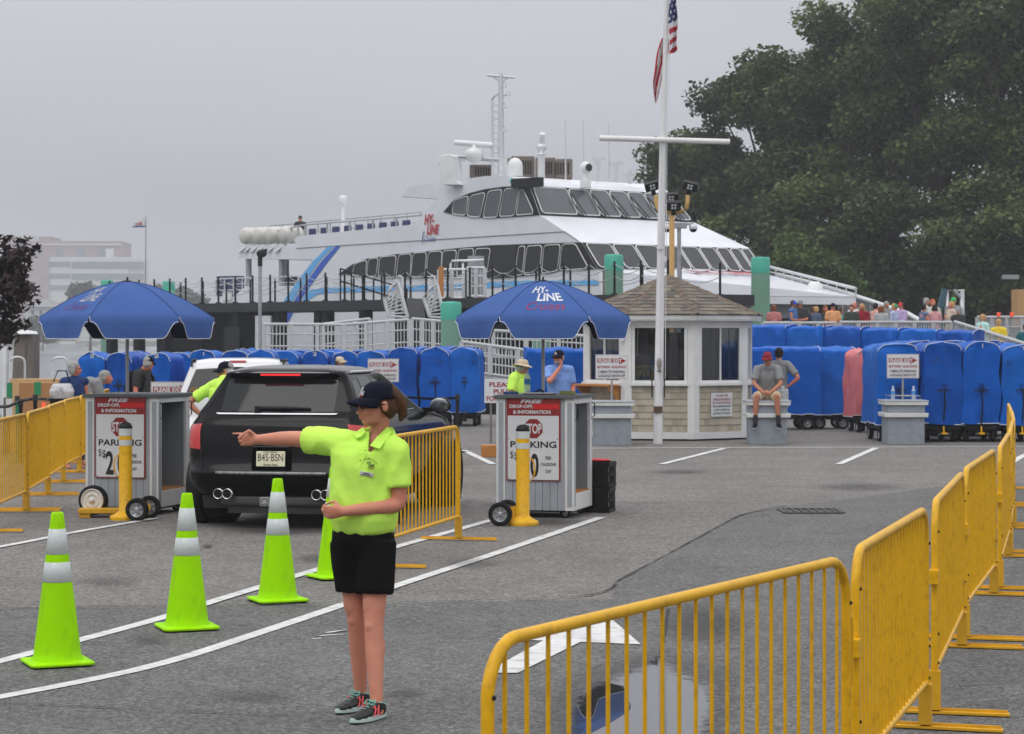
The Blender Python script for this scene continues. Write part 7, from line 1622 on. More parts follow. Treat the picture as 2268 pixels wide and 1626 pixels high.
rail([S(600, 514, -.2), S(676, 498, -.2), S(932, 477, -.2)], 10, M_metal, 'upper_deck_rail', ferry, .04, .42, 0); rail([S(600, 500, -7.5), S(932, 470, -7.5)], 12, M_metal, 'upper_deck_rail', ferry, .03, .9, 1)
rail([S(478, 618, -.1), S(660, 612, -.1)], 9, M_alu, 'aft_rail', ferry, .03, .75, 2)
M_seat = mat('seat_blue', srgb(30, 44, 84), .7)
for i in range(9):
    x = 692 + i * 26; 
    mb = MB(); c = S(x, 511 - i * 2.3, -1.2); c = c - V((0, 0, .14)); mb.box(c + V((0, 0, -.05)), (.42, .12, .55), rz=R(-50)); mb.box(c + A_ * .2 + V((0, 0, -.3)), (.5, .42, .1), rz=R(-50)); mb.build('seat', M_seat, ferry, bevel=.03)
for x in (500, 520, 640): mb = MB(); c = S(x, 634, -1.5); mb.box(c, (1.0, .4, .9), rz=R(-50)); mb.build('seat', M_seat, ferry, bevel=.04)
mb = MB(); p = S(760, 500, -3); zt = S(760, 433, -3).z; mb.tube([p - V((0, 0, .8)), V((p.x, p.y, zt - .35))], .08, 10); mb.lathe([(.10, -.42), (.17, -.38), (.18, -.12), (.15, -.03), (.06, .0), (0, 0)], c=(p.x, p.y, zt), n=16); mb.build('radar_drum', M_white, ferry)
mb = MB(); mb.box(S(503, 656, .05), (.7, .04, .35), rz=R(-50)); mb.build('stern_panel', M_plaque, ferry)
# roof gear
D8 = 86.5
def RP(x, y, d=D8): return U(x, y, d)
M_brown = mat('brown_hvac', srgb(112, 100, 92), .6, vary=.1, scale=2)
mb = MB(); P = [RP(x, y, 86) for x, y in ((973, 347), (978, 343), (998, 341), (1004, 346), (1003, 352), (1010, 400), (1022, 410), (982, 410), (976, 400))]; mb.prism(P, (.3, .6, 0)); mb.build('pylon', M_white, ferry, bevel=.03)
mb = MB(); mb.tube([RP(1001, 346), RP(1114, 355)], .09, 8); mb.build('cross_beam', M_metal, ferry)
mb = MB(); mb.tube([RP(1110, 392), RP(1109, 165)], [.13, .09], 8); mb.tube([RP(1079, 167), RP(1141, 172)], .055, 6); mb.tube([RP(1090, 168), RP(1109, 182), RP(1128, 171)], .035, 5)
mb.tube([RP(1091, 392), RP(1090, 222), RP(1093, 214), RP(1107, 205)], .055, 6)
for y in range(232, 392, 15): mb.tube([RP(1090, y), RP(1109, y + 1)], .03, 5)
mb.build('lattice_mast', M_alu, ferry)
for x, y in ((1117, 189), (1127, 208), (1117, 235), (1117, 288), (1109, 165)): mb = MB(); p = RP(x, y); mb.tube([RP(1110, y + 6), p], .03, 5); mb.lathe([(.10, -.06), (.04, .07), (.02, .14), (0, .14)], c=p, n=10); mb.build('mast_lamp', M_metal, ferry)
mb = MB(); mb.tube([RP(1006, 316), RP(1091, 322)], (.11), 8); rb = mb.build('radar_scanner', M_white, ferry); mb = MB(); mb.lathe([(.05, -.75), (.28, -.62), (.36, -.4), (.30, -.22), (.12, -.15), (.1, 0)], c=RP(1050, 319), n=16); mb.build('radar_base', M_white, rb)
for x0, x1, y0, d in ((1040, 1092, 365, 87), (1124, 1184, 346, 89.5), (1186, 1230, 349, 88.5), (1231, 1268, 352, 88)):
    p0, p1 = RP(x0, y0, d), RP(x1, 396, d); mb = MB(); mb.box(((p0.x + p1.x) / 2, d + .5, (p0.z + p1.z) / 2), (p1.x - p0.x, 1.2, p0.z - p1.z)); hv = mb.build('air_handling_unit', M_brown, ferry, bevel=.04)
    mb = MB()
    for k in range(6): mb.box((p1.x - .16 - k * .1, d - .11, (p0.z + p1.z) / 2), (.05, .02, (p0.z - p1.z) * .6))
    mb.build('louvre', M_dark, hv)
mb = MB(); c = RP(1141, 385, 84.6); mb.lathe([(.28, -.1), (.29, .05), (.29, .28), (.25, .44), (.15, .56), (0, .61)], c=c, n=18); mb.build('satellite_dome', M_white, ferry)
mb = MB(); mb.tube([RP(1199, 395), RP(1199, 346)], .15, 10); mb.lathe([(.2, 0), (.2, .05), (.08, .06), (.2, .25), (.2, .34), (.12, .42), (0, .44)], c=RP(1199, 343), n=14); mb.box(RP(1201, 305), (.2, .3, .34), rx=.4); mb.build('surveillance_mast', M_alu, ferry)
for x, y in ((1253, 266), (1293, 266), (1349, 272)): mb = MB(); mb.tube([RP(x, 400), RP(x - 1, y)], [.035, .012], 5); mb.build('whip_antenna', M_alu, ferry)
mb = MB(); c = RP(1297, 372, 84.5); mb.ball(c, (.22, .24, .24)); mb.tube([c, c - V((0, 0, .55))], .1, 8); mb.box(c - V((0, 0, .6)), (.4, .4, .3)); sl = mb.build('searchlight', M_white, ferry); mb = MB(); mb.lathe([(.15, 0), (0, .01)], c=(0, 0, 0), n=12, T=frame(c + V((.12, -.2, 0)), (.86, .5, 0), (0, 0, 1))); mb.build('lens', M_ink, sl)
for x, y0, y1 in ((1323, 350, 402), (1362, 360, 402), (1391, 385, 405), (983, 362, 406), (1014, 352, 404), (1115, 345, 392)):
    mb = MB(); mb.tube([RP(x, y1), RP(x, y0)], .07, 6); mb.box(RP(x + 4, (y0 * 2 + y1) / 3), (.14, .1, .55)); mb.box(RP(x + 3, y0 + 2), (.5, .12, .1)); mb.build('antenna_post', M_alu, ferry)
# crew member on the upper deck
q = S(665, 478, -2.2); person('crew member in dark shirt and cap standing on the upper deck of the ferry', (q.x, q.y, q.z - 1.72), R(0), 1.72, None, M_skin3, M_char, 'short', M_char, 'trousers', None, None, H_dark, 'short', 'cap', M_char, vox=.025)
# folding bow ramp reaching to the pier
t = thing('bow_ramp', 'grey aluminium boarding ramp with mesh side rising to the ferry bow', 'ramp', (0, 0, 0)); mb = MB()
P = [U(1722, 609, 86), U(1800, 628, 83.5), U(1868, 648, 81), U(1930, 668, 79), U(2010, 695, 76), U(2040, 712, 75)]; mb.tube(P, .09, 7); mb.build('hand_rail', M_alu, t)
mb = MB(); L = len(P); vs = [p for p in P] + [p - V((0, .0, .15 + .85 * min(1, i / 2.5))) for i, p in enumerate(P)]; mb.add(vs, [(i, i + 1, L + i + 1, L + i) for i in range(L - 1)]); mb.build('mesh_panel', mat('mesh_grey', (.16, .165, .17), .6, vary=.3, scale=20), t, solid=.03)
mb = MB()
for p in P[1:]: mb.tube([p, p - V((0, 0, 1.1))], .05, 6)
for dz in (.4, .75): mb.tube([p - V((0, .03, dz)) for p in P[2:]], .03, 5)
mb.build('rail_posts', M_alu, t)
# ------------------------------------------------------------------ black floating dock with chain railings
def on(x, off):                                    # ground track of a picture column on a plane parallel to the ferry's side
    p = S(x, HY, off); return (p - C1).dot(A_)
ZT = 3.30; s0, s1 = on(235, 7), on(1485, 7)
dock = thing('floating_dock', 'black two storey floating dock with chain railing posts in front of the ferry', 'dock', (0, 0, 0))
def dbox(mb, sa, sb, ta, tb, za, zb, mi=0):
    P = [SL(s, t, za) for s, t in ((sa, ta), (sb, ta), (sb, tb), (sa, tb))]; mb.prism(P, (0, 0, zb - za), mi)
M_deckb = mat('dock_black', (.0075, .0078, .0085), .7, vary=.15, scale=1.5, spec=.15); M_deckg = mat('dock_edge_grey', (.028, .029, .031), .6, vary=.1, spec=.2)
mb = MB(); dbox(mb, s0, s1, -7, -3.4, ZT - .34, ZT); mb.build('upper_deck', M_deckg, dock)
mb = MB(); dbox(mb, s0, s1, -7, -3.4, -1.6, -.55); mb.build('pontoon', M_deckb, dock)
mb = MB(); dbox(mb, s0, on(596, 5), -4.6, -4.4, -.55, ZT - .34); mb.build('back_wall', M_deckb, dock); mb = MB(); dbox(mb, on(860, 5), s1, -4.6, -4.4, -.55, ZT - .34); mb.build('back_wall', M_deckb, dock)
xs_ = [240, 300, 360, 440, 520, 612, 700, 716, 800, 880, 960, 1100, 1240, 1380]
for x in xs_: mb = MB(); s = on(x, 6.8); dbox(mb, s, s + .35, -6.9, -6.55, -.55, ZT - .34); mb.build('column', M_deckb, dock)
mb = MB(); s = on(566, 6.95); dbox(mb, s, on(600, 6.95), -6.97, -6.9, -.3, ZT - .5); mb.build('white_panel', M_alu, dock)
mb = MB(); s = on(495, 6.95); dbox(mb, s, on(530, 6.95), -6.95, -6.9, -.4, ZT - .9); mb.build('dark_door', M_dark, dock)
post0 = None; step = 1.18
for t in (-6.9, -3.5):
    s = s0 + .1; P = []
    while s < s1 - .1:
        if post0 is None or t != tlast: mb = MB(); mb.tube([(0, 0, ZT), (0, 0, ZT + 1.02)], .042, 6); mb.box((0, 0, ZT + .02), (.2, .2, .04)); post0 = mb.build('post', M_deckb, dock); post0.location = SL(s, t, 0); tlast = t
        else: c = post0.copy(); COL.objects.link(c); c.parent = dock; c.location = SL(s, t, 0)
        P.append(s); s += step * (1.0 if t < -5 else 1.5)
    mb = MB()
    for a, b_ in zip(P[:-1], P[1:]):
        for zz, sg in ((.96, .2), (.58, .16)): mb.tube([SL(a + (b_ - a) * k / 8, t, ZT + zz - sg * (1 - (2 * k / 8 - 1) ** 2)) for k in range(9)], .013, 4)
    mb.build('chain', M_metal, dock)
mb = MB()                                          # black ramp hand rails on the dock deck
for z in (.5, .95): mb.tube([SL(on(744, 6), -5.8, ZT + 1.1 * 0 + z + .25), SL(on(870, 6), -5.4, ZT + z - .55)], .03, 6)
for k in range(7): s = on(744 + 21 * k, 6); mb.tube([SL(s, -5.8 + .07 * k, ZT - .3), SL(s, -5.8 + .07 * k, ZT + 1.2 - .13 * k)], .035, 6)
mb.build('hand_rail', M_deckb, dock)

# ------------------------------------------------------------------ teal mooring piles
def pile(label, x, w_, yt, d, sl=.52):
    q = U(x, yt, d); t = thing('mooring_pile', label, 'pile', (q.x, q.y, 0), 0, 'teal capped steel mooring piles'); r = w_ / 2 / F * d
    mb = MB(); mb.lathe([(r, -3), (r, q.z - sl)], n=28); mb.build('pile_shaft', M_tealg, t); mb = MB(); mb.lathe([(r * 1.015, q.z - sl), (r * 1.015, q.z - .05), (r * .9, q.z), (0, q.z + .02)], n=28); mb.build('sleeve', M_teal, t)
pile('tall teal capped pile rising just left of the booth roof', 1359.5, 41.5, 564, 73.2); pile('tall teal capped pile right of the booth, before the ferry bow', 1684.5, 41.5, 570, 73.2); pile('short teal capped pile between the white gangway and the right umbrella', 999, 46, 669, 66)
pile('teal capped pile behind the kiosk umbrella pole near the booth', 1200, 42, 690, 69); pile('far teal pile showing just above the left umbrella', 237, 27.5, 621, 103, .9); pile('far teal pile beside the chain posts, right of the left umbrella top', 373.5, 28, 623, 101, .9)
# timber dolphin at far left
t = thing('timber_dolphin', 'cluster of weathered timber piles with a white cap at far left', 'dolphin', U(52, 750, 50) * 1); t.location.z = 0; k = 50 / F
mb = MB()
for x0, x1, yt, r in ((33, 47, 742, .15), (47, 55, 738, .17), (66, 72, 741, .16)): mb.tube([((x0 - 52) * k * 1.15 - .02, (x0 % 7) * .03, -1.6), ((x1 - 52) * k, 0, HC + (750 - yt) * k)], [r * 1.15, r], 12); 
mb.build('timber_piles', M_wood, t); mb = MB(); mb.lathe([(.3, 0), (.26, .06), (0, .09)], c=(.03, 0, HC + 10 * k), n=14); mb.build('cap', M_white, t)
mb = MB(); mb.tube([(-.42 + .0, -.1, -1), (-.36, -.1, HC)], .06, 8); mb.build('white_pipe', M_white, t)
# lamp on the dock
q = U(576, 565, 70.5); t = thing('dock_lamp', 'slim grey pole with a black lamp head in front of the ferry stern', 'lamp', (q.x, q.y, 0)); mb = MB(); mb.tube([(0, 0, -1.5), (0, 0, q.z)], .055, 8); mb.build('pole', M_metal, t); mb = MB(); mb.ball((.05, 0, q.z + .05), (.17, .14, .13)); mb.box((.12, 0, q.z + .12), (.22, .16, .08), ry=-.4); mb.tube([(0, 0, q.z - .35), (0, 0, q.z)], .075, 8); mb.build('lamp_head', M_black, t)

# ------------------------------------------------------------------ white boarding gangways
M_gang = mat('gangway_white', (.50, .51, .52), .5, vary=.06)
def fence(t, a, b_, h, name='railing_panel', posts=4, bars=16, m=None):
    a, b_ = V(a), V(b_); mb = MB(); L = (b_ - a).length; up = V((0, 0, 1))
    for f, r in ((1.0, .055), (.72, .028), (.38, .028), (.04, .04)): mb.tube([a + up * h * f, b_ + up * h * f], r, 6)
    for i in range(posts + 1): p = a.lerp(b_, i / posts); mb.box(p + up * h * .5, (.12, .09, h))
    mb.build(name, m or M_gang, t); mb = MB()
    for i in range(bars): p = a.lerp(b_, (i + .5) / bars); mb.box(p + up * h * .52, (.03, .03, h * .95))
    mb.build('balusters', m or M_gang, t)
g1 = thing('gangway', 'white railed boarding gangway behind the blue carts, left of the short teal pile', 'gangway', (0, 0, 0))
def at(x, y, d): return U(x, y, d)
zf = lambda y, d: HC + (HY - y) / F * d
for (xa, ya, xb, yb, d, hpx, nb_) in ((584, 718, 762, 719, 72, 78, 22), (716, 718, 820, 706, 75, 72, 14), (762, 719, 906, 708, 71, 80, 20), (912, 706, 982, 712, 70, 82, 10)):
    h = hpx / F * d; a = at(xa, ya, d); b_ = at(xb, yb, d); fence(g1, a - V((0, 0, h)), b_ - V((0, 0, h)), h, posts=3, bars=nb_)
mb = MB()
for xa, xb, d, y in ((584, 762, 71.6, 797), (716, 982, 70.5, 795)): a, b_ = at(xa, y, d), at(xb, y, d); mb.prism([a, b_, b_ + V((0, 2.2, 0)), a + V((0, 2.2, 0))], (0, 0, -.2))
mb.build('ramp_floor', M_metal, g1)
g2 = thing('gangway', 'white railed gangway sloping down to the right below the right umbrella', 'gangway', (0, 0, 0))
d = 60; h = 66 / F * d
fence(g2, at(1022, 757, d) - V((0, 0, h)), at(1210, 782, d) - V((0, 0, h)), h, posts=3, bars=26); fence(g2, at(1020, 728, 66) - V((0, 0, h)), at(1310, 745, 66) - V((0, 0, h)), h, posts=4, bars=30)
mb = MB(); a, b_ = at(1022, 823, d), at(1210, 848, d); mb.prism([a, b_, b_ + V((0, 2, 0)), a + V((0, 2, 0))], (0, 0, -.45)); mb.build('ramp_floor', M_gang, g2)
def gate(label, pts, d, rungs):
    t = thing('boarding_gate', label, 'gate', (0, 0, 0)); P = [at(x, y, d) for x, y in pts]; mb = MB()
    mb.tube([P[0], P[1], P[1].lerp(P[2], .5) + V((0, 0, .1)), P[2], P[3]], .06, 7); mb.tube([P[3], P[0]], .045, 6); mb.tube([P[0], P[2]], .03, 5); mb.build('frame', M_gang, t)
    mb = MB()
    for k in range(1, rungs): f = k / rungs; mb.tube([P[0].lerp(P[1], f), P[3].lerp(P[2], f)], .025, 5)
    mb.build('rungs', M_gang, t); return t
g3 = gate('white tilted ladder gate raised at the left of the dark ramp panel', [(860, 700), (851, 662), (881, 625), (903, 703)], 73, 8); g4 = gate('white tilted ladder gate raised at the right of the dark ramp panel', [(952, 702), (938, 660), (968, 630), (983, 704)], 73, 8)
for g_, xx in ((g3, 882), (g4, 954)):
    mb = MB(); mb.tube([at(xx - 4, 690, 73.3), at(xx - 2, 618, 73.3), at(xx + 2, 611, 73.3), at(xx + 8, 614, 73.3), at(xx + 10, 690, 73.3)], .05, 7); mb.build('hoop', M_gang, g_)
t = thing('ramp_panel', 'dark tread plate of a raised boarding ramp between two white ladder gates', 'ramp', (0, 0, 0)); mb = MB(); mb.prism([at(x, y, 74) for x, y in ((906, 706), (900, 660), (936, 662), (942, 706))], (0, .15, 0)); mb.build('plate', mat('tread_plate', (.10, .10, .10), .6, vary=.2), t)
t = thing('boarding_platform', 'grey railed boarding platform standing on the dock beside the ferry door', 'platform', (0, 0, 0)); d = 76
fence(t, at(972, 640, d) - V((0, 0, .35)), at(1030, 640, d) - V((0, 0, .35)), 1.0, posts=2, bars=5, m=M_alu); fence(t, at(1034, 600, d) - V((0, 0, .9)), at(1074, 600, d) - V((0, 0, .9)), 1.0, posts=2, bars=6, m=M_alu)
for xa in (998, 1025): mb = MB(); mb.tube([at(xa, 660, d), at(xa, 584, d), at(xa + 3, 578, d), at(1072, 576, d)], .045, 6); mb.build('hoop_rail', M_alu, t)
mb = MB(); mb.lathe([(.28, -.8), (.28, .5)], c=at(1054, 600, d + .6), n=16); mb.build('drum', M_metal, t)
mb = MB(); mb.box(at(977, 624, 74.5), (.17, .17, 1.0)); mb.build('timber_post', M_pine, t); mb = MB(); mb.prism([at(x, 660, d) for x in (965, 1080)] + [at(1080, 660, d) + V((0, 2, 0)), at(965, 660, d) + V((0, 2, 0))], (0, 0, -.15)); mb.build('deck', M_deckg, t)
mb = MB(); mb.box(at(1340, 640, 77), (.16, .16, 1.3)); tp = mb.build('dock_bollard_post', M_wood); tag(tp, 'short brown timber post on the dock left of the tall teal pile', 'post')

# ------------------------------------------------------------------ passenger walkway on the right
M_rail = mat('walkway_rail', (.42, .43, .44), .5, vary=.1, scale=3)
wk = thing('walkway', 'raised grey railed pier walkway carrying the queue of passengers', 'walkway', (0, 0, 0)); ZD = DECK
xa, xb = U(1690, 750, 68).x, U(2130, 750, 68).x
mb = MB(); mb.box(((xa + xb) / 2, 71, ZD - .15), (xb - xa, 6, .3)); mb.build('deck', mat('deck_planks', (.22, .20, .18), .85, vary=.25, scale=3), wk)
fence(wk, (xa, 68, ZD - .02), (U(1852, 750, 68).x, 68, ZD - .02), HC + (750 - 714) / F * 68 - ZD, 'front_rail', 4, 8, M_rail); fence(wk, (U(1860, 750, 68).x, 68, ZD), (xb - .3, 68, ZD), HC + (750 - 714) / F * 68 - ZD, 'front_rail', 6, 46, M_rail)
zb_ = ZD - .85; xc = U(2300, 750, 60).x
fence(wk, (xb - .2, 68, ZD), (xc, 60, zb_ + .1), 1.05, 'ramp_rail', 6, 44, M_rail); mb = MB(); mb.prism([(xb, 68, ZD), (xc, 60, zb_), (xc + 2.4, 62, zb_), (xb + 1.6, 73, ZD)], (0, 0, -.25)); mb.build('ramp_deck', M_rail, wk)
fence(wk, (xb + 1.7, 74, 1.5), (U(2330, 750, 73).x, 73, 1.5), 1.15, 'rear_rail', 5, 44, M_rail)
for x in np.linspace(xa + .5, xb - .5, 6):
    mb = MB(); mb.tube([(x, 69, -2.5), (x, 69, ZD - .3)], .16, 8); mb.build('pile', M_wood, wk)
t = thing('gate_frame', 'grey square archway over the walkway behind the green capped passenger', 'frame', (0, 0, 0)); mb = MB(); dq = 78; mb.tube([U(2097, 715, dq), U(2097, 643, dq), U(2131, 643, dq), U(2131, 715, dq)], .09, 6); mb.tube([U(2112, 643, dq), U(2131, 662, dq)], .07, 6); mb.build('arch', M_metal, t)
mb = MB(); mb.box(U(2085, 670, dq), (.18, .2, .95), ry=R(14)); mb.build('teal_arm', mat('dark_teal', srgb(45, 85, 95), .5), t)
for x, y, d, lab in ((1894, 630, 104, 'shoebox street lamp among the trees above the passengers'), (2236, 614, 98, 'shoebox street lamp near the right edge before the trees')):
    q = U(x, y, d); t = thing('street_lamp', lab, 'street lamp', (q.x, q.y, 0), 0, 'shoebox lamps by the trees'); mb = MB(); mb.box((.5, 0, q.z / 2), (.16, .16, q.z)); mb.build('pole', M_dark, t); mb = MB(); mb.box((0, 0, q.z), (.75, .4, .2)); mb.build('lamp_head', M_metal, t, bevel=.02)
q = U(2262, 678, 82); t = thing('plywood_kiosk', 'tan plywood panel hut at the right edge below the trees', 'hut', (q.x + .3, q.y, 0)); mb = MB(); mb.box((0, 0, q.z - .1), (1.1, 1, 1.4)); mb.build('panel', mat('plywood', srgb(176, 138, 90), .8), t); mb = MB(); mb.box((0, 0, q.z / 2 - .4), (.9, .8, q.z - .6)); mb.build('base', M_dark, t)
for x in (2212, 2241): q = U(x, 702, 73.5); t = thing('orange_bucket', 'small orange bucket on the far railing, %s of two' % ('left' if x < 2230 else 'right'), 'bucket', q); mb = MB(); mb.lathe([(.05, 0), (.065, .15), (.06, .15), (.05, .02), (0, .02)], n=12); mb.build('bucket_body', M_orange, t)
# flag on the far left mast
q = U(322, 478, 112); t = thing('flagstaff', 'thin distant flagstaff rising behind the left umbrella', 'flagpole', (q.x, q.y, 0)); mb = MB(); mb.tube([(-.05, 0, -1), (0.03, 0, q.z)], [.05, .025], 6); mb.build('staff', M_metal, t)
t = thing('house_flag', 'small white flag with red emblem flying on the distant flagstaff', 'flag', (q.x, q.y, q.z)); k = 112 / F; mb = MB(); n_ = 8
def fpnt(u, v): return V(((-2 - 25 * u + 4 * v * (1 - u)) * k, .12 * math.sin(u * 6), (-3 - 14 * u * (1 - .2 * v) - 20 * v + 10 * u * v) * k))
mb.add([fpnt(i / n_, j / n_) for i in range(n_ + 1) for j in range(n_ + 1)], [(i * (n_ + 1) + j, (i + 1) * (n_ + 1) + j, (i + 1) * (n_ + 1) + j + 1, i * (n_ + 1) + j + 1) for i in range(n_) for j in range(n_)]); cl = mb.build('cloth', M_sign, t)
mb = MB(); put_text(mb, None, 'HY-LINE', .45, .42, .5, .42, 0, 0, .2, .05, lambda x, y, z: fpnt(1 - x - .0, 1 - y) + V((0, -.03, 0))); mb.tube([fpnt(i / n_, 1) + V((0, -.01, -.01)) for i in range(n_ + 1)], .035, 4, 1); mb.build('emblem', [mat('logo_red', srgb(180, 32, 42), .5), mat('logo_blue', srgb(40, 80, 150), .5)], cl)
# ------------------------------------------------------------------ foliage
def leafmat(name, c, tr=.32):
    m = bpy.data.materials.new(name); m.use_nodes = True; n = m.node_tree.nodes; l = m.node_tree.links; b = n['Principled BSDF']
    tc = n.new('ShaderNodeTexCoord'); no = n.new('ShaderNodeTexNoise'); no.inputs['Scale'].default_value = .9; no.inputs['Detail'].default_value = 3; l.new(tc.outputs['Object'], no.inputs['Vector'])
    mr = n.new('ShaderNodeMapRange'); mr.inputs[1].default_value = .3; mr.inputs[2].default_value = .7; mr.inputs[3].default_value = .65; mr.inputs[4].default_value = 1.35; l.new(no.outputs['Fac'], mr.inputs[0])
    mu = n.new('ShaderNodeMixRGB'); mu.blend_type = 'MULTIPLY'; mu.inputs[0].default_value = 1; mu.inputs[1].default_value = (*c, 1); l.new(mr.outputs[0], mu.inputs[2]); l.new(mu.outputs[0], b.inputs['Base Color'])
    b.inputs['Roughness'].default_value = .55; b.inputs['Specular IOR Level'].default_value = .3
    t_ = n.new('ShaderNodeBsdfTranslucent'); l.new(mu.outputs[0], t_.inputs[0]); mx_ = n.new('ShaderNodeMixShader'); mx_.inputs[0].default_value = tr; l.new(b.outputs[0], mx_.inputs[1]); l.new(t_.outputs[0], mx_.inputs[2]); l.new(mx_.outputs[0], n['Material Output'].inputs['Surface'])
    return m
L_oak = [leafmat('oak_leaf_a', (.062, .092, .023)), leafmat('oak_leaf_b', (.042, .066, .019)), leafmat('oak_leaf_c', (.112, .150, .038))]
L_bright = [leafmat('bright_leaf_a', (.085, .15, .03)), leafmat('bright_leaf_b', (.062, .112, .025))]
L_purple = [leafmat('purple_leaf_a', (.020, .008, .010), .1), leafmat('purple_leaf_b', (.032, .011, .013), .1), leafmat('purple_leaf_c', (.013, .007, .009), .1)]
M_bark = mat('bark', (.045, .038, .03), .9, vary=.3, scale=6, stretch=(4, 4, .6), bump=.5, bscale=10)
SHAPE = np.array([(-.5, 0), (-.25, .30), (.1, .36), (.5, .05), (.2, -.32), (-.2, -.30)])
MAPLE = np.array([(-.5, 0), (-.18, .16), (-.2, .5), (.08, .26), (.5, 0), (.08, -.26), (-.2, -.5), (-.18, -.16)])
def leaves(name, pts, size, mats, parent, mi, shape=SHAPE, flat=.5):
    n = len(pts); k = len(shape)
    nz_ = nrg.normal(size=(n, 3)); nz_[:, 2] = np.abs(nz_[:, 2]) + flat; nz_ /= np.linalg.norm(nz_, axis=1)[:, None]
    t1 = np.cross(nz_, nrg.normal(size=(n, 3))); t1 /= np.linalg.norm(t1, axis=1)[:, None]; t2 = np.cross(nz_, t1)
    sz = size * nrg.uniform(.6, 1.35, n)
    co = pts[:, None, :] + sz[:, None, None] * (shape[None, :, :1] * t1[:, None, :] + shape[None, :, 1:] * t2[:, None, :]); co += (nz_ * sz[:, None] * .1)[:, None, :] * np.abs(shape[None, :, 1:]) * 2
    me = bpy.data.meshes.new(name); me.vertices.add(n * k); me.vertices.foreach_set('co', co.reshape(-1).astype(np.float32)); me.loops.add(n * k); me.loops.foreach_set('vertex_index', np.arange(n * k, dtype=np.int32)); me.polygons.add(n)
    me.polygons.foreach_set('loop_start', np.arange(0, n * k, k, dtype=np.int32)); me.polygons.foreach_set('material_index', mi.astype(np.int32))
    for m in mats: me.materials.append(m)
    me.update(calc_edges=True); o = bpy.data.objects.new(name, me); COL.objects.link(o)
    if parent: o.parent = parent
    return o
def blobs(c, r, nb_, br, seed, low=-.6):
    g = np.random.default_rng(seed); P = []
    while len(P) < nb_:
        p = g.uniform(-1, 1, 3); q = np.linalg.norm(p)
        if q > 1 or q < .38 or p[2] < low: continue
        if g.random() > q ** 1.5: continue
        P.append(np.array(c) + p * np.array(r))
    return np.array(P), br * g.uniform(.6, 1.35, nb_)
def tree(label, c, r, nb_, br, per, size, mats, seed, trunk=True, base=None, cat='tree', name='oak_tree', group='big trees on the right shore', shape=SHAPE, low=-.6):
    g = np.random.default_rng(seed + 100); bx = base or (c[0], c[1], 1.0); t = thing(name, label, cat, bx, 0, group); bv = np.array(bx)
    P, Rb = blobs(c, r, nb_, br, seed, low); A = []; MI = []
    for p, q in zip(P, Rb):
        n = int(per * (q / br) ** 2); d = g.normal(size=(n, 3)); d /= np.linalg.norm(d, axis=1)[:, None]; rad = g.uniform(0, 1, n) ** .45
        sub = d * rad[:, None] * q * np.array([1.15, 1.15, .72]); sub += g.normal(size=(n, 3)) * .08 * q
        A.append(p + sub); MI.append(np.full(n, g.integers(0, len(mats))) if g.random() < .75 else g.integers(0, len(mats), n))
    A = np.concatenate(A) - bv; MI = np.concatenate(MI); leaves('crown', A, size, mats, t, MI, shape)
    if trunk:
        mb = MB(); H = c[2] - bx[2]; top = V((c[0] - bx[0], c[1] - bx[1], H)); rt = .022 * (c[2] + r[2] - bx[2])
        mb.tube([(0, 0, -1.2), (0, 0, .3), top * .4 + V((.2, 0, 0)), top * .8], [rt * 1.3, rt, rt * .75, rt * .45], 9)
        for p in P[:: max(1, nb_ // 16)]:
            e = V(p - bv); s_ = top * g.uniform(.35, .8); m_ = s_.lerp(e, .5) + V((0, 0, -.06 * (e - s_).length)); mb.tube([s_, m_, e], [rt * .34, rt * .2, rt * .05], 6)
        mb.build('trunk', M_bark, t)
    return t
def PX(x, y, d): q = U(x, y, d); return (q.x, q.y, q.z)
def tr(label, x, y, d, rx, ry, nb_, br, per, seed, size=.24, mats=L_oak, **k):
    s = d / F; return tree(label, PX(x, y, d), (rx * s, rx * s * .8, ry * s), nb_, br, per, size, mats, seed, **k)
B0 = lambda x, d: (U(x, 750, d).x, d, .4 + (d - 96) * .03)
tr('large oak behind the ferry pilothouse, leftmost of the big trees', 1712, 345, 118, 165, 200, 56, 1.1, 540, 1, base=B0(1720, 118))
tr('low spreading oak limbed tree at the far left of the shore trees, behind the flagpole', 1545, 415, 121, 130, 105, 44, .95, 520, 2, base=B0(1600, 121))
tr('tall oak in the middle of the big trees above the ferry bow', 1885, 270, 113, 215, 265, 68, 1.2, 560, 3, base=B0(1900, 113))
tr('tallest dark oak on the right whose top leaves the frame', 2090, 200, 108, 215, 290, 70, 1.2, 560, 4, base=B0(2080, 108))
tr('dark oak at the right edge of the frame', 2275, 250, 104, 200, 300, 64, 1.18, 560, 5, base=B0(2290, 104))
for i, (x, y, d, rx, ry, lab) in enumerate(((1655, 560, 112, 140, 80, 'lower dark tree behind the ferry lower window band'), (1830, 530, 107, 150, 115, 'lower dark tree behind the right teal pile'), (2010, 545, 103, 150, 120, 'lower dark tree behind the middle of the queue'), (2190, 545, 100, 150, 125, 'lower dark tree behind the archway at right'))):
    tr(lab, x, y, d, rx, ry, 44, 1.2, 560, 20 + i, base=B0(x, d), low=-.9)
tr('light green bushy shrub right of the right teal pile', 1765, 605, 97, 78, 62, 30, .75, 420, 31, .17, L_bright, trunk=True, base=B0(1765, 97), cat='shrub', name='shrub', group=None, low=-.95)
tr('light green low shrub left of the archway behind the passengers', 1850, 650, 98, 60, 40, 16, .6, 300, 32, .17, L_bright, base=B0(1850, 98), cat='shrub', name='shrub', group=None, low=-.95)
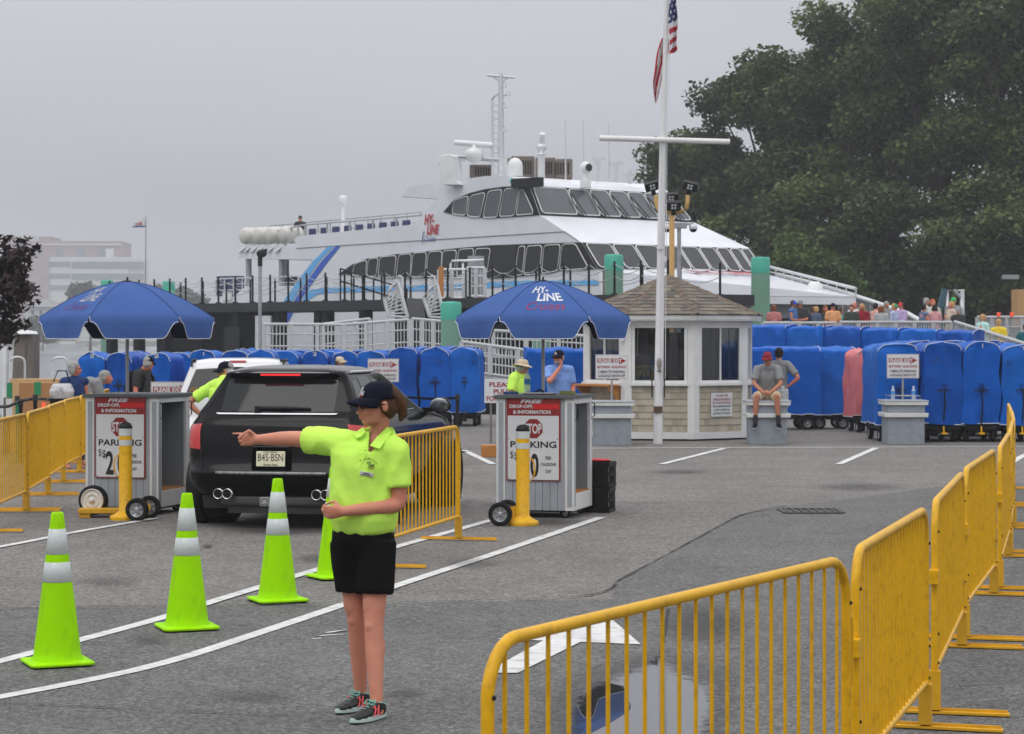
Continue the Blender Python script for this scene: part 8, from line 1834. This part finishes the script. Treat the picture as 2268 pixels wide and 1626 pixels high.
for i, x in enumerate((1700, 1900, 2060, 2210)):
    tr('%s clump of dark undergrowth from the left beneath the shore trees' % ['first', 'second', 'third', 'fourth'][i], x, 660, 114 - i * 2.5, 120, 75, 30, 1.0, 420, 40 + i, base=B0(x, 114 - i * 2.5), cat='bush', name='bush', group='undergrowth beneath the shore trees', low=-.95)
# purple maple at the left edge
tree('purple leaved maple overhanging the left edge of the frame', PX(-62, 640, 40), (1.05, .9, 1.22), 60, .30, 95, .15, L_purple, 51, True, (PX(-110, 750, 40)[0], 40, 0), 'tree', 'maple_tree', None, MAPLE, -.95)

# ------------------------------------------------------------------ far shore: hospital block, houses, trees, boats
M_brick = mat('far_brick', srgb(138, 112, 107), .9, vary=.06); M_pale = mat('far_pale_wall', (.5, .5, .48), .8, vary=.05); M_wgl = mat('far_window', (.10, .13, .15), .3, vary=.3, scale=.5); M_roof = mat('far_roof', (.2, .2, .2), .8, vary=.1)
def fbox(mb, x0, x1, y0, y1, d, dp, mi=0):
    a, b_ = U(x0, y0, d), U(x1, y1, d); mb.box(((a.x + b_.x) / 2, d + dp / 2, (a.z + b_.z) / 2), (b_.x - a.x, dp, a.z - b_.z), mi)
hd = 1040; hosp = thing('hospital_block', 'large hazy brick and white office block on the far shore, above the left umbrella', 'building', (0, 0, 0))
mb = MB(); fbox(mb, 45, 267, 534, 750, hd + 14, 30); fbox(mb, 58, 108, 567, 750, hd - 1, 16); fbox(mb, 14, 112, 524, 750, hd + 46, 25); mb.build('brick_wall', M_brick, hosp)
mb = MB(); fbox(mb, 108, 285, 569, 750, hd, 14); fbox(mb, 285, 320, 576, 750, hd + 1, 14); fbox(mb, 234, 251, 551, 575, hd + 12, 6); fbox(mb, 45, 66, 520, 534, hd + 20, 20); fbox(mb, 66, 268, 540, 543, hd + 13, 1); mb.build('pale_wall', M_pale, hosp)
for y0 in (580, 606, 632):
    for x0, x1 in ((109, 156), (159, 284), (286, 319)): mb = MB(); fbox(mb, x0, x1, y0, y0 + (14 if x0 == 159 else 10) + (3 if x0 == 286 else 0), hd - .4, .3); mb.build('window_strip', M_wgl, hosp)
for x0, x1 in ((72, 92), (122, 140), (170, 188), (216, 232)): mb = MB(); fbox(mb, x0, x1, 550, 567, hd + 13.4, .3); mb.build('window', M_wgl, hosp)
def house(label, x0, x1, ye, yr_, yb, d, wm, seed):
    t = thing('house', label, 'house', (0, 0, 0), 0, 'houses on the far shore'); mb = MB(); fbox(mb, x0, x1, ye, yb, d, 12); mb.build('wall', wm, t)
    a, b_ = U(x0 - 3, ye, d), U(x1 + 3, ye, d); zr_ = U(0, yr_, d).z; mb = MB(); mb.add([(a.x, d - 1, a.z), (b_.x, d - 1, a.z), (b_.x, d + 13, a.z), (a.x, d + 13, a.z), (a.x + 3, d + 6, zr_), (b_.x - 3, d + 6, zr_)], [(0, 1, 5, 4), (2, 3, 4, 5), (1, 2, 5), (3, 0, 4)]); mb.build('roof', M_roof, t)
    for k in range(3): xx = x0 + (x1 - x0) * (.2 + .28 * k); mb = MB(); fbox(mb, xx, xx + 6, ye + 7, ye + 17, d - .2, .2); mb.build('window', M_wgl, t)
house('white house with grey hipped roof between the maple and the left umbrella', 56, 122, 680, 661, 752, 560, M_pale, 1); house('pale low house partly behind the left umbrella on the far shore', 122, 200, 672, 662, 752, 610, M_pale, 2); house('pale house low on the far shore right of the left umbrella', 330, 420, 650, 640, 752, 600, M_pale, 3)
gL_ = [leafmat('far_leaf_a', (.055, .075, .03)), leafmat('far_leaf_b', (.04, .06, .026))]
for i, (x, y, d, rx, ry, lab) in enumerate(((200, 668, 460, 48, 36, 'hazy round tree above the left umbrella on the far shore'), (95, 728, 470, 30, 20, 'low hazy bush in front of the white far house'), (352, 662, 470, 28, 22, 'hazy tree right of the left umbrella top'), (410, 668, 480, 34, 24, 'hazy tree behind the left end of the dock'), (280, 690, 480, 60, 40, 'hazy tree mass hidden mostly by the left umbrella'))):
    s = d / F; tree(lab, PX(x, y, d), (rx * s, rx * s, ry * s), 26, 1.5, 160, .9, gL_, 60 + i, True, (U(x, 750, d).x, d, .6), 'tree', 'far_tree', 'hazy trees on the far shore', SHAPE, -.95)
def boat(label, x, y, d, L, sc, cabin=True, rz=0):
    q = U(x, y, d); t = thing('motor_boat', label, 'boat', (q.x, q.y, -1.2), rz, 'boats moored across the harbour'); mb = MB(); w_ = L * .3
    mb.loft([[(-L / 2, -w_ / 2 * .8, 0), (L * .2, -w_ / 2 * .8, 0), (L * .42, 0, 0), (L * .2, w_ / 2 * .8, 0), (-L / 2, w_ / 2 * .8, 0)], [(-L / 2, -w_ / 2, L * .14), (L * .22, -w_ / 2, L * .15), (L * .52, 0, L * .19), (L * .22, w_ / 2, L * .15), (-L / 2, w_ / 2, L * .14)]], smooth=False); mb.build('hull', M_pale, t)
    mb = MB(); mb.box((0, 0, L * .22), (L * .4, w_ * .7, L * .16)); cb = mb.build('cabin', M_pale, t, bevel=.05); mb = MB(); mb.box((0.02 * L, 0, L * .245), (L * .405, w_ * .72, L * .05)); mb.build('window_strip', M_wgl, cb); mb = MB(); mb.tube([(0, 0, L * .3), (0, 0, L * .55)], .06, 5); mb.build('mast', M_metal, t)
boat('white motor boat just left of the left umbrella edge', 88, 766, 640, 9, 1); boat('small blue hulled boat moored below the white far house', 74, 757, 620, 6, 1, rz=.3); boat('white boat seen under the left umbrella on the far shore', 150, 764, 660, 11, 1, rz=.1); boat('white boat near the dock piles under the left umbrella', 250, 764, 690, 9, 1, rz=-.2)
mb = MB(); mb.box(U(150, 765, 700) + V((0, 0, .3)), (14, 3, 1.6)); o = mb.build('brown_barge', M_brick); tag(o, 'long low brown barge across the water under the left umbrella', 'barge')
# ------------------------------------------------------------------ woods added unseen behind the camera to darken reflections in car, puddle and glass
g = np.random.default_rng(77); n = 9000; ax = g.uniform(-60, 60, n); az = g.uniform(0, 1, n) ** .8 * (9 + 3 * np.sin(ax * .3) + 2 * np.sin(ax * .9)); ay = -34 + g.normal(size=n) * 1.6
o = leaves('reflection_woods', np.stack([ax, ay, az], 1), 1.5, L_oak, None, g.integers(0, 3, n)); tag(o, 'unseen line of dark trees added behind the viewpoint for reflections', 'reflection_woods', kind='stuff')
# ------------------------------------------------------------------ sea mist
mb = MB(); mb.box((0, 535, 20.5), (1500, 1290, 49)); hz = mb.build('haze', []); 
hm = bpy.data.materials.new('sea_mist'); hm.use_nodes = True; n = hm.node_tree.nodes; n.remove(n['Principled BSDF']); pv = n.new('ShaderNodeVolumePrincipled'); pv.inputs['Density'].default_value = .0006; pv.inputs['Color'].default_value = (.93, .95, 1, 1); pv.inputs['Anisotropy'].default_value = .2
hm.node_tree.links.new(pv.outputs[0], n['Material Output'].inputs['Volume']); hz.data.materials.append(hm); tag(hz, kind='stuff')
